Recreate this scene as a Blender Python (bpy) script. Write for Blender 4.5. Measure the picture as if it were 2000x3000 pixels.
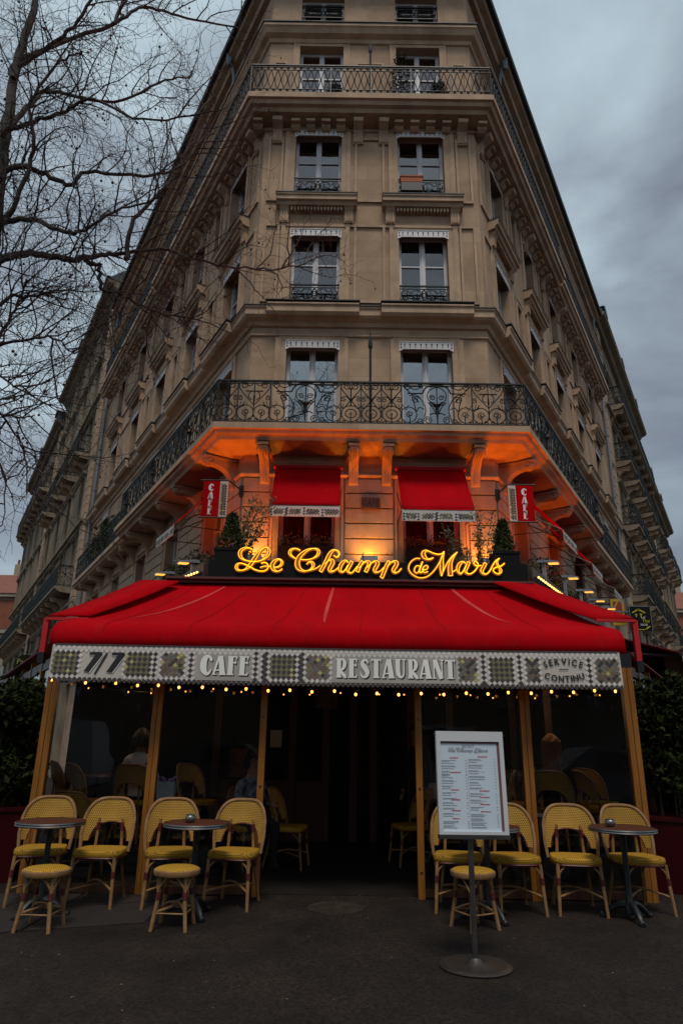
import bpy, bmesh, math, random
from mathutils import Matrix, Vector
from math import sin, cos, pi, radians, sqrt, hypot

for ob in list(bpy.data.objects):
    bpy.data.objects.remove(ob)
SC = bpy.context.scene
COL = SC.collection

# ------------------------------------------------------------------ camera
cam = bpy.data.cameras.new('camera')
cam.sensor_fit = 'VERTICAL'
cam.sensor_height = 36.0
cam.sensor_width = 24.0
cam.lens = 24.0
cam.clip_start = 0.05
cam.clip_end = 1500
camera = bpy.data.objects.new('camera', cam)
COL.objects.link(camera)
camera.matrix_world = (Matrix.Translation((0, 0, 1.5)) @ Matrix.Rotation(radians(90 + 18.64), 4, 'X')
                       @ Matrix.Rotation(radians(0.86), 4, 'Z'))
SC.camera = camera

# ------------------------------------------------------------------ sky, sun, exposure
SUN_EL, SUN_AZ = 64.0, 4.0          # degrees; azimuth measured from straight behind the camera towards the right
world = bpy.data.worlds.new('World')
SC.world = world
world.use_nodes = True
wn, wl = world.node_tree.nodes, world.node_tree.links
wn.clear()
wout = wn.new('ShaderNodeOutputWorld')
wbg = wn.new('ShaderNodeBackground')
wbg.inputs['Strength'].default_value = 0.1
sky = wn.new('ShaderNodeTexSky')
sky.sky_type = 'NISHITA'
sky.sun_disc = False
sky.sun_elevation = radians(SUN_EL)
sky.sun_rotation = radians(180 - SUN_AZ)
sky.dust_density = 3.0
wtc = wn.new('ShaderNodeTexCoord')
wmap = wn.new('ShaderNodeMapping')
wmap.inputs['Scale'].default_value = (1.0, 1.0, 2.6)
wmap.inputs['Location'].default_value = (0.35, 0.2, 0.55)
wl.new(wtc.outputs['Generated'], wmap.inputs['Vector'])
wnz = wn.new('ShaderNodeTexNoise')
wnz.inputs['Scale'].default_value = 1.75
wnz.inputs['Detail'].default_value = 7.0
wnz.inputs['Roughness'].default_value = 0.52
wnz.inputs['Distortion'].default_value = 0.35
wl.new(wmap.outputs['Vector'], wnz.inputs['Vector'])
wramp = wn.new('ShaderNodeValToRGB')
cr = wramp.color_ramp
cr.elements[0].position = 0.36
cr.elements[0].color = (1.75, 2.0, 2.55, 1)
cr.elements[1].position = 0.64
cr.elements[1].color = (4.7, 5.85, 6.5, 1)
e = cr.elements.new(0.50)
e.color = (2.95, 3.55, 4.15, 1)
wl.new(wnz.outputs['Fac'], wramp.inputs['Fac'])
wmix = wn.new('ShaderNodeMix')
wmix.data_type = 'RGBA'
wmix.inputs['Factor'].default_value = 0.93
wl.new(sky.outputs['Color'], wmix.inputs['A'])
wl.new(wramp.outputs['Color'], wmix.inputs['B'])
wl.new(wmix.outputs['Result'], wbg.inputs['Color'])
wl.new(wbg.outputs['Background'], wout.inputs['Surface'])

sun = bpy.data.lights.new('sun', 'SUN')
sun.energy = 1.5
sun.angle = radians(16)
sun.color = (1.0, 0.93, 0.84)
sun_ob = bpy.data.objects.new('sun', sun)
COL.objects.link(sun_ob)
sdir = Vector((sin(radians(SUN_AZ)) * cos(radians(SUN_EL)), -cos(radians(SUN_AZ)) * cos(radians(SUN_EL)), sin(radians(SUN_EL))))
sun_ob.rotation_euler = sdir.to_track_quat('Z', 'Y').to_euler()
sun_ob.location = (6, -10, 40)

SC.view_settings.view_transform = 'Standard'
SC.view_settings.look = 'None'
SC.view_settings.exposure = 0.1
SC.view_settings.gamma = 1.0
SC.view_settings.use_curve_mapping = False
SC.render.engine = 'CYCLES'
SC.cycles.use_denoising = True
SC.cycles.max_bounces = 6
SC.cycles.diffuse_bounces = 3
SC.cycles.glossy_bounces = 3
SC.cycles.transmission_bounces = 4
SC.cycles.transparent_max_bounces = 12
SC.cycles.sample_clamp_indirect = 3.0
SC.cycles.caustics_reflective = False
SC.cycles.caustics_refractive = False

RND = random.Random(7)

# ------------------------------------------------------------------ materials
MATS = {}


def mat(name, col, rough=0.7, var=0.0, scale=4.0, bump=0.0, bscale=30.0, metal=0.0, spec=0.5, col2=None,
        emit=None, estr=0.0, stretch=(1, 1, 1), local=False, detail=5.0, stain=None, sstretch=(2.2, 2.2, 0.22)):
    """Procedural principled material: base colour broken up by noise, optional stains and fine relief."""
    m = bpy.data.materials.new(name)
    m.use_nodes = True
    n, l = m.node_tree.nodes, m.node_tree.links
    b = n['Principled BSDF']
    b.inputs['Roughness'].default_value = rough
    b.inputs['Metallic'].default_value = metal
    b.inputs['Specular IOR Level'].default_value = spec
    b.inputs['Base Color'].default_value = (*col, 1)
    if var > 0 or bump > 0 or stain:
        if local:
            tc = n.new('ShaderNodeTexCoord')
            src = tc.outputs['Object']
        else:
            g = n.new('ShaderNodeNewGeometry')
            src = g.outputs['Position']
        mp = n.new('ShaderNodeMapping')
        mp.inputs['Scale'].default_value = stretch
        l.new(src, mp.inputs['Vector'])
    last = None
    if var > 0:
        nz = n.new('ShaderNodeTexNoise')
        nz.inputs['Scale'].default_value = scale
        nz.inputs['Detail'].default_value = detail
        nz.inputs['Roughness'].default_value = 0.6
        l.new(mp.outputs['Vector'], nz.inputs['Vector'])
        rp = n.new('ShaderNodeValToRGB')
        c2 = col2 if col2 else tuple(min(1, c * (1 + var)) for c in col)
        rp.color_ramp.elements[0].position = 0.3
        rp.color_ramp.elements[0].color = (*[c * (1 - var) for c in col], 1)
        rp.color_ramp.elements[1].position = 0.7
        rp.color_ramp.elements[1].color = (*c2, 1)
        l.new(nz.outputs['Fac'], rp.inputs['Fac'])
        last = rp.outputs['Color']
        rr = n.new('ShaderNodeMapRange')
        rr.inputs['To Min'].default_value = max(0.02, rough - 0.12)
        rr.inputs['To Max'].default_value = min(1, rough + 0.12)
        l.new(nz.outputs['Fac'], rr.inputs['Value'])
        l.new(rr.outputs['Result'], b.inputs['Roughness'])
    if stain:
        mp2 = n.new('ShaderNodeMapping')
        mp2.inputs['Scale'].default_value = sstretch
        l.new(src, mp2.inputs['Vector'])
        n2 = n.new('ShaderNodeTexNoise')
        n2.inputs['Scale'].default_value = 1.6
        n2.inputs['Detail'].default_value = 6
        n2.inputs['Roughness'].default_value = 0.65
        l.new(mp2.outputs['Vector'], n2.inputs['Vector'])
        r2 = n.new('ShaderNodeMapRange')
        r2.inputs['From Min'].default_value = 0.48
        r2.inputs['From Max'].default_value = 0.75
        r2.inputs['To Max'].default_value = 0.75
        l.new(n2.outputs['Fac'], r2.inputs['Value'])
        mx = n.new('ShaderNodeMix')
        mx.data_type = 'RGBA'
        l.new(r2.outputs['Result'], mx.inputs['Factor'])
        if last:
            l.new(last, mx.inputs['A'])
        else:
            mx.inputs['A'].default_value = (*col, 1)
        mx.inputs['B'].default_value = (*stain, 1)
        last = mx.outputs['Result']
    if last:
        l.new(last, b.inputs['Base Color'])
    if bump > 0:
        nb = n.new('ShaderNodeTexNoise')
        nb.inputs['Scale'].default_value = bscale
        nb.inputs['Detail'].default_value = 4
        l.new(mp.outputs['Vector'], nb.inputs['Vector'])
        bp = n.new('ShaderNodeBump')
        bp.inputs['Strength'].default_value = bump
        bp.inputs['Distance'].default_value = 0.02
        l.new(nb.outputs['Fac'], bp.inputs['Height'])
        l.new(bp.outputs['Normal'], b.inputs['Normal'])
    if emit:
        b.inputs['Emission Color'].default_value = (*emit, 1)
        b.inputs['Emission Strength'].default_value = estr
    MATS[name] = m
    return m


def glass_mat(name, ior=1.5, tint=(1, 1, 1), rough=0.0, boost=1.0):
    m = bpy.data.materials.new(name)
    m.use_nodes = True
    n, l = m.node_tree.nodes, m.node_tree.links
    n.clear()
    out = n.new('ShaderNodeOutputMaterial')
    mx = n.new('ShaderNodeMixShader')
    tr = n.new('ShaderNodeBsdfTransparent')
    tr.inputs['Color'].default_value = (*tint, 1)
    gl = n.new('ShaderNodeBsdfGlossy')
    gl.inputs['Roughness'].default_value = rough
    fr = n.new('ShaderNodeFresnel')
    fr.inputs['IOR'].default_value = ior
    # gentle unevenness of old panes
    g = n.new('ShaderNodeNewGeometry')
    nb = n.new('ShaderNodeTexNoise')
    nb.inputs['Scale'].default_value = 1.3
    l.new(g.outputs['Position'], nb.inputs['Vector'])
    bp = n.new('ShaderNodeBump')
    bp.inputs['Strength'].default_value = 0.06
    bp.inputs['Distance'].default_value = 0.05
    l.new(nb.outputs['Fac'], bp.inputs['Height'])
    l.new(bp.outputs['Normal'], gl.inputs['Normal'])
    mu = n.new('ShaderNodeMath')
    mu.operation = 'MULTIPLY'
    mu.inputs[1].default_value = boost
    mu.use_clamp = True
    l.new(fr.outputs['Fac'], mu.inputs[0])
    l.new(mu.outputs['Value'], mx.inputs['Fac'])
    l.new(tr.outputs['BSDF'], mx.inputs[1])
    l.new(gl.outputs['BSDF'], mx.inputs[2])
    l.new(mx.outputs['Shader'], out.inputs['Surface'])
    MATS[name] = m
    return m


def weave_mat(name, base, dark, sx, sy):
    """Woven cane: rows of small dark stitches, alternately shifted, on UV coordinates."""
    m = bpy.data.materials.new(name)
    m.use_nodes = True
    n, l = m.node_tree.nodes, m.node_tree.links
    b = n['Principled BSDF']
    b.inputs['Roughness'].default_value = 0.6
    b.inputs['Specular IOR Level'].default_value = 0.15
    uv = n.new('ShaderNodeUVMap')
    mp = n.new('ShaderNodeMapping')
    mp.inputs['Scale'].default_value = (sx, sy, 1)
    l.new(uv.outputs['UV'], mp.inputs['Vector'])
    br = n.new('ShaderNodeTexBrick')
    br.offset = 0.5
    br.inputs['Scale'].default_value = 1.0
    br.inputs['Mortar Size'].default_value = 0.24
    br.inputs['Mortar Smooth'].default_value = 0.3
    br.inputs['Brick Width'].default_value = 1.0
    br.inputs['Row Height'].default_value = 1.0
    br.inputs['Color1'].default_value = (*dark, 1)
    br.inputs['Color2'].default_value = (*[c * 0.7 for c in dark], 1)
    br.inputs['Mortar'].default_value = (*base, 1)
    l.new(mp.outputs['Vector'], br.inputs['Vector'])
    nz = n.new('ShaderNodeTexNoise')
    nz.inputs['Scale'].default_value = 7
    tc = n.new('ShaderNodeTexCoord')
    l.new(tc.outputs['Object'], nz.inputs['Vector'])
    oi = n.new('ShaderNodeObjectInfo')
    mr = n.new('ShaderNodeMapRange')
    mr.inputs['To Min'].default_value = 0.7
    mr.inputs['To Max'].default_value = 1.15
    l.new(nz.outputs['Fac'], mr.inputs['Value'])
    mr2 = n.new('ShaderNodeMapRange')
    mr2.inputs['To Min'].default_value = 0.82
    mr2.inputs['To Max'].default_value = 1.1
    l.new(oi.outputs['Random'], mr2.inputs['Value'])
    mu = n.new('ShaderNodeMath')
    mu.operation = 'MULTIPLY'
    l.new(mr.outputs['Result'], mu.inputs[0])
    l.new(mr2.outputs['Result'], mu.inputs[1])
    mx = n.new('ShaderNodeMix')
    mx.data_type = 'RGBA'
    mx.blend_type = 'MULTIPLY'
    mx.inputs['Factor'].default_value = 1
    l.new(br.outputs['Color'], mx.inputs['A'])
    l.new(mu.outputs['Value'], mx.inputs['B'])
    l.new(mx.outputs['Result'], b.inputs['Base Color'])
    bp = n.new('ShaderNodeBump')
    bp.inputs['Strength'].default_value = 0.5
    bp.inputs['Distance'].default_value = 0.003
    l.new(br.outputs['Fac'], bp.inputs['Height'])
    l.new(bp.outputs['Normal'], b.inputs['Normal'])
    MATS[name] = m
    return m


def asphalt_mat():
    m = mat('asphalt', (0.0138, 0.0092, 0.0064), 0.8, 0.5, 1.3, 0.9, 55, spec=0.25, stain=(0.022, 0.0145, 0.0098),
            sstretch=(1.2, 1.2, 1.2))
    n, l = m.node_tree.nodes, m.node_tree.links
    b = n['Principled BSDF']
    v = n.new('ShaderNodeTexVoronoi')
    v.inputs['Scale'].default_value = 55
    g = n.new('ShaderNodeNewGeometry')
    l.new(g.outputs['Position'], v.inputs['Vector'])
    mr = n.new('ShaderNodeMapRange')
    mr.inputs['From Max'].default_value = 1.0
    mr.inputs['To Min'].default_value = 0.35
    mr.inputs['To Max'].default_value = 2.3
    l.new(v.outputs['Color'], mr.inputs['Value'])
    old = b.inputs['Base Color'].links[0].from_socket
    mx = n.new('ShaderNodeMix')
    mx.data_type = 'RGBA'
    mx.blend_type = 'MULTIPLY'
    mx.inputs['Factor'].default_value = 1
    l.new(old, mx.inputs['A'])
    l.new(mr.outputs['Result'], mx.inputs['B'])
    v2 = n.new('ShaderNodeTexVoronoi')
    v2.feature = 'DISTANCE_TO_EDGE'
    v2.inputs['Scale'].default_value = 0.55
    nzd = n.new('ShaderNodeTexNoise')
    nzd.inputs['Scale'].default_value = 3.0
    l.new(g.outputs['Position'], nzd.inputs['Vector'])
    mxv = n.new('ShaderNodeMix')
    mxv.data_type = 'RGBA'
    mxv.inputs['Factor'].default_value = 0.25
    l.new(g.outputs['Position'], mxv.inputs['A'])
    l.new(nzd.outputs['Color'], mxv.inputs['B'])
    l.new(mxv.outputs['Result'], v2.inputs['Vector'])
    mr2 = n.new('ShaderNodeMapRange')
    mr2.inputs['From Max'].default_value = 0.012
    mr2.inputs['To Min'].default_value = 0.7
    mr2.inputs['To Max'].default_value = 1.0
    l.new(v2.outputs['Distance'], mr2.inputs['Value'])
    v3 = n.new('ShaderNodeTexVoronoi')
    v3.inputs['Scale'].default_value = 0.42
    v3.distance = 'CHEBYCHEV'
    l.new(g.outputs['Position'], v3.inputs['Vector'])
    mr3 = n.new('ShaderNodeMapRange')
    mr3.inputs['To Min'].default_value = 0.72
    mr3.inputs['To Max'].default_value = 1.35
    l.new(v3.outputs['Color'], mr3.inputs['Value'])
    mm = n.new('ShaderNodeMath')
    mm.operation = 'MULTIPLY'
    l.new(mr2.outputs['Result'], mm.inputs[0])
    l.new(mr3.outputs['Result'], mm.inputs[1])
    mx2 = n.new('ShaderNodeMix')
    mx2.data_type = 'RGBA'
    mx2.blend_type = 'MULTIPLY'
    mx2.inputs['Factor'].default_value = 1
    l.new(mx.outputs['Result'], mx2.inputs['A'])
    l.new(mm.outputs['Value'], mx2.inputs['B'])
    l.new(mx2.outputs['Result'], b.inputs['Base Color'])


def ashlar(m, bw, bh, off=0.5, dark=0.72, depth=0.25):
    """Fine mortar joints of large ashlar blocks in the wall's own x-z plane (hairline relief and colour)."""
    n, l = m.node_tree.nodes, m.node_tree.links
    b = n['Principled BSDF']
    tc = n.new('ShaderNodeTexCoord')
    sp = n.new('ShaderNodeSeparateXYZ')
    cb = n.new('ShaderNodeCombineXYZ')
    l.new(tc.outputs['Object'], sp.inputs['Vector'])
    l.new(sp.outputs['X'], cb.inputs['X'])
    l.new(sp.outputs['Z'], cb.inputs['Y'])
    br = n.new('ShaderNodeTexBrick')
    br.offset = off
    br.inputs['Scale'].default_value = 1.0
    br.inputs['Brick Width'].default_value = bw
    br.inputs['Row Height'].default_value = bh
    br.inputs['Mortar Size'].default_value = 0.006
    br.inputs['Mortar Smooth'].default_value = 0.6
    br.inputs['Bias'].default_value = 0.0
    br.inputs['Color1'].default_value = (1, 1, 1, 1)
    br.inputs['Color2'].default_value = (0.84, 0.82, 0.80, 1)
    br.inputs['Mortar'].default_value = (dark, dark, dark, 1)
    l.new(cb.outputs['Vector'], br.inputs['Vector'])
    old = b.inputs['Base Color'].links[0].from_socket
    mx = n.new('ShaderNodeMix')
    mx.data_type = 'RGBA'
    mx.blend_type = 'MULTIPLY'
    mx.inputs['Factor'].default_value = 1
    l.new(old, mx.inputs['A'])
    l.new(br.outputs['Color'], mx.inputs['B'])
    l.new(mx.outputs['Result'], b.inputs['Base Color'])


asphalt_mat()
mat('granite', (0.018, 0.012, 0.0088), 0.75, 0.3, 3, 0.4, 60)
mat('stone', (0.505, 0.345, 0.23), 0.85, 0.2, 1.1, 0.35, 45, spec=0.2, stain=(0.35, 0.23, 0.145), sstretch=(0.9, 0.9, 0.55))
ashlar(MATS['stone'], 1.05, 0.46)
mat('stone_trim', (0.51, 0.35, 0.235), 0.82, 0.18, 1.8, 0.25, 50, spec=0.2, stain=(0.29, 0.19, 0.12), sstretch=(1.2, 1.2, 0.7))
mat('stone_rust', (0.45, 0.32, 0.22), 0.85, 0.15, 2.5, 0.35, 40, spec=0.25, stain=(0.3, 0.21, 0.14))
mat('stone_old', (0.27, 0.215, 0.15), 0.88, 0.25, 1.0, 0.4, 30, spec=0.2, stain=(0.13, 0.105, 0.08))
mat('zinc', (0.06, 0.075, 0.08), 0.5, 0.2, 2, metal=0.4)
mat('lead', (0.02, 0.025, 0.025), 0.6, 0.2, 5)
mat('pipe', (0.16, 0.18, 0.2), 0.5, 0.15, 3, metal=0.3)
mat('iron', (0.012, 0.016, 0.016), 0.45, 0.3, 12, metal=0.2)
mat('black', (0.006, 0.006, 0.007), 0.5)
mat('white_paint', (0.64, 0.61, 0.62), 0.5, 0.08, 5)
mat('lambrequin', (0.74, 0.70, 0.68), 0.6, 0.12, 6)
mat('curtain', (0.55, 0.55, 0.56), 0.9, 0.1, 4)
mat('curtain_red', (0.008, 0.0012, 0.0014), 0.9, 0.3, 6)
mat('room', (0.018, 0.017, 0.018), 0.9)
mat('shutter', (0.36, 0.34, 0.32), 0.6, 0.1, 4)
mat('red_cloth', (0.42, 0.002, 0.006), 0.95, 0.12, 1.5, 0.12, 180, spec=0.04, stain=(0.33, 0.004, 0.007), sstretch=(3, 0.8, 0.8))
def cloth_detail(m):
    n, l = m.node_tree.nodes, m.node_tree.links
    b = n['Principled BSDF']
    g = n.new('ShaderNodeNewGeometry')
    mp = n.new('ShaderNodeMapping')
    mp.inputs['Scale'].default_value = (2.2, 0.5, 0.5)
    l.new(g.outputs['Position'], mp.inputs['Vector'])
    nz = n.new('ShaderNodeTexNoise')
    nz.inputs['Scale'].default_value = 2.6
    nz.inputs['Detail'].default_value = 5
    nz.inputs['Distortion'].default_value = 0.8
    l.new(mp.outputs['Vector'], nz.inputs['Vector'])
    bp = n.new('ShaderNodeBump')
    bp.inputs['Strength'].default_value = 0.55
    bp.inputs['Distance'].default_value = 0.05
    l.new(nz.outputs['Fac'], bp.inputs['Height'])
    old = b.inputs['Normal'].links[0].from_node
    l.new(old.outputs['Normal'], bp.inputs['Normal'])
    l.new(bp.outputs['Normal'], b.inputs['Normal'])
    # water marks and fading
    n2 = n.new('ShaderNodeTexNoise')
    n2.inputs['Scale'].default_value = 3.3
    n2.inputs['Detail'].default_value = 8
    n2.inputs['Roughness'].default_value = 0.7
    l.new(g.outputs['Position'], n2.inputs['Vector'])
    mr = n.new('ShaderNodeMapRange')
    mr.inputs['From Min'].default_value = 0.56
    mr.inputs['From Max'].default_value = 0.74
    mr.inputs['To Max'].default_value = 0.4
    l.new(n2.outputs['Fac'], mr.inputs['Value'])
    mx = n.new('ShaderNodeMix')
    mx.data_type = 'RGBA'
    l.new(mr.outputs['Result'], mx.inputs['Factor'])
    l.new(b.inputs['Base Color'].links[0].from_socket, mx.inputs['A'])
    mx.inputs['B'].default_value = (0.30, 0.02, 0.018, 1)
    l.new(mx.outputs['Result'], b.inputs['Base Color'])


cloth_detail(MATS['red_cloth'])
mat('red_worn', (0.52, 0.045, 0.04), 0.75, 0.2, 5, spec=0.2)
mat('red_edge', (0.5, 0.006, 0.01), 0.6)
mat('dark_red', (0.13, 0.006, 0.012), 0.8, 0.2, 2)
mat('valance', (0.55, 0.495, 0.44), 0.8, 0.1, 2, 0.08, 120, stain=(0.46, 0.40, 0.35), sstretch=(1.5, 1.5, 0.6))
mat('tile_white', (0.70, 0.64, 0.585), 0.75, 0.1, 3, stain=(0.58, 0.52, 0.47), sstretch=(1.5, 1.5, 0.6))
mat('tile_dark', (0.055, 0.044, 0.042), 0.7)
mat('tile_olive', (0.20, 0.175, 0.085), 0.7, 0.15, 9)
mat('tile_yellow', (0.50, 0.44, 0.15), 0.7)
mat('tile_brown', (0.17, 0.115, 0.08), 0.7, 0.15, 9)
mat('tile_grey', (0.17, 0.16, 0.135), 0.7, 0.15, 9)
mat('print_white', (0.9, 0.87, 0.8), 0.7, 0.04, 3)
mat('print_black', (0.012, 0.011, 0.012), 0.7)
mat('sign_panel', (0.40, 0.36, 0.32), 0.8, 0.08, 3)
mat('print_grey', (0.16, 0.125, 0.12), 0.7)
mat('wood_post', (0.28, 0.105, 0.014), 0.5, 0.28, 5, 0.12, 40, stretch=(6, 6, 0.4), spec=0.4)
mat('red_seam', (0.33, 0.004, 0.008), 0.9, 0.2, 6, spec=0.05)
mat('wood_dark', (0.05, 0.02, 0.009), 0.5, 0.3, 5, stretch=(6, 6, 0.4))
mat('rattan', (0.27, 0.145, 0.06), 0.5, 0.35, 9, spec=0.3, local=True)
mat('rattan_band', (0.09, 0.008, 0.008), 0.5)
weave_mat('weave', (0.62, 0.36, 0.07), (0.15, 0.065, 0.014), 58, 64)
weave_mat('weave_seat', (0.58, 0.32, 0.035), (0.18, 0.09, 0.015), 54, 58)
mat('table_top', (0.085, 0.028, 0.014), 0.7, 0.3, 8, spec=0.1, stretch=(1, 6, 1))
mat('chrome', (0.22, 0.21, 0.2), 0.35, metal=1.0)
mat('steel', (0.15, 0.135, 0.125), 0.38, 0.1, 6, metal=0.9)
mat('pewter', (0.2, 0.2, 0.2), 0.35, metal=0.8)
mat('plastic_white', (0.62, 0.62, 0.63), 0.4, 0.03, 2)
mat('menu_paper', (0.62, 0.72, 0.80), 0.25, 0.02, 1)
mat('menu_red', (0.5, 0.05, 0.06), 0.6)
mat('menu_edge', (0.20, 0.075, 0.085), 0.6)
mat('menu_grey', (0.2, 0.22, 0.26), 0.6)
mat('sign_black', (0.006, 0.006, 0.007), 0.6, spec=0.15)
mat('sign_edge', (0.10, 0.022, 0.02), 0.5)
mat('neon_back', (0.20, 0.05, 0.006), 0.6, emit=(0.5, 0.13, 0.003), estr=0.32)  # backing plate given a faint glow of its own, in place of tube light
mat('neon', (0.9, 0.6, 0.1), 0.4, emit=(1.0, 0.48, 0.015), estr=1.6)
mat('bulb', (1, 0.7, 0.4), 0.3, emit=(1.0, 0.38, 0.07), estr=4.0)
mat('bulb_amber', (1, 0.5, 0.2), 0.3, emit=(1.0, 0.36, 0.06), estr=2.5)
mat('led', (1, 0.8, 0.4), 0.3, emit=(1.0, 0.50, 0.10), estr=3.0)
mat('lamp_glow', (1, 0.8, 0.4), 0.3, emit=(1.0, 0.45, 0.07), estr=1.5)
mat('lamp_grey', (0.22, 0.23, 0.25), 0.45, 0.05, 4)
mat('flood_body', (0.10, 0.105, 0.11), 0.5, 0.1, 5)
mat('plaque', (0.10, 0.035, 0.012), 0.5, 0.3, 8)
mat('planter_red', (0.045, 0.002, 0.004), 0.5, 0.1, 3, spec=0.2)
mat('planter_black', (0.006, 0.006, 0.007), 0.6, spec=0.15)
mat('terracotta', (0.42, 0.10, 0.035), 0.8, 0.2, 9)
mat('bark', (0.055, 0.043, 0.036), 0.9, 0.45, 6, 0.5, 30)
mat('twig', (0.075, 0.045, 0.036), 0.9, 0.3, 3)
mat('seed', (0.05, 0.025, 0.018), 0.9)
mat('leaf_hedge', (0.013, 0.019, 0.006), 0.7, 0.6, 9, spec=0.06, col2=(0.04, 0.052, 0.014))
mat('leaf_conifer', (0.03, 0.045, 0.014), 0.7, 0.5, 14, spec=0.2, col2=(0.07, 0.085, 0.025))
mat('leaf_bamboo', (0.10, 0.095, 0.03), 0.6, 0.4, 6, col2=(0.18, 0.15, 0.05))
mat('leaf_brown', (0.055, 0.035, 0.015), 0.8, 0.5, 12)
mat('flower', (0.55, 0.12, 0.10), 0.7, 0.3, 20)
mat('brick_far', (0.24, 0.075, 0.04), 0.85, 0.2, 2)
mat('roof_far', (0.22, 0.08, 0.05), 0.8, 0.2, 2)
mat('stone_far', (0.33, 0.28, 0.2), 0.85, 0.15, 1)
mat('sign_yellow', (0.50, 0.32, 0.02), 0.4, 0.1, 3)
mat('sign_red', (0.28, 0.03, 0.012), 0.4)
mat('yellow_print', (0.55, 0.48, 0.02), 0.5)
mat('manhole', (0.05, 0.036, 0.027), 0.6, 0.3, 9, 0.4, 50, metal=0.4)
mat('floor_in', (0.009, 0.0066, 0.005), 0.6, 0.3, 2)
mat('leaf_litter', (0.16, 0.11, 0.06), 0.8, 0.4, 20)
mat('skin', (0.33, 0.17, 0.11), 0.6, 0.05, 8)
mat('cloth_white', (0.72, 0.71, 0.70), 0.85, 0.1, 6, 0.3, 14)
mat('cloth_black', (0.012, 0.012, 0.014), 0.85, 0.2, 6)
mat('cloth_beige', (0.36, 0.31, 0.25), 0.85, 0.1, 6)
mat('cloth_blue', (0.03, 0.045, 0.13), 0.8, 0.8, 14, col2=(0.35, 0.4, 0.5))
mat('hair_dark', (0.012, 0.009, 0.008), 0.6)
mat('hair_blond', (0.24, 0.11, 0.04), 0.55, 0.4, 20, stretch=(4, 4, 0.6))
mat('bag_white', (0.33, 0.36, 0.36), 0.7, 0.2, 12)
mat('tissue', (0.33, 0.2, 0.5), 0.6, 0.4, 15)
mat('car_paint', (0.2, 0.2, 0.21), 0.25, metal=0.3)
mat('car_dark', (0.02, 0.02, 0.022), 0.3)
mat('poster', (0.11, 0.055, 0.03), 0.7, 0.6, 5)
mat('paper', (0.42, 0.38, 0.32), 0.7, 0.1, 6)
glass_mat('glass_window', 1.8, (0.75, 0.78, 0.8), boost=2.9)
glass_mat('glass_terrace', 1.5, (0.93, 0.94, 0.94), boost=0.65)
glass_mat('glass_dim', 1.5, (0.5, 0.48, 0.48), boost=0.6)
glass_mat('glass_bulb', 1.3, (1, 0.9, 0.75))


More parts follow.
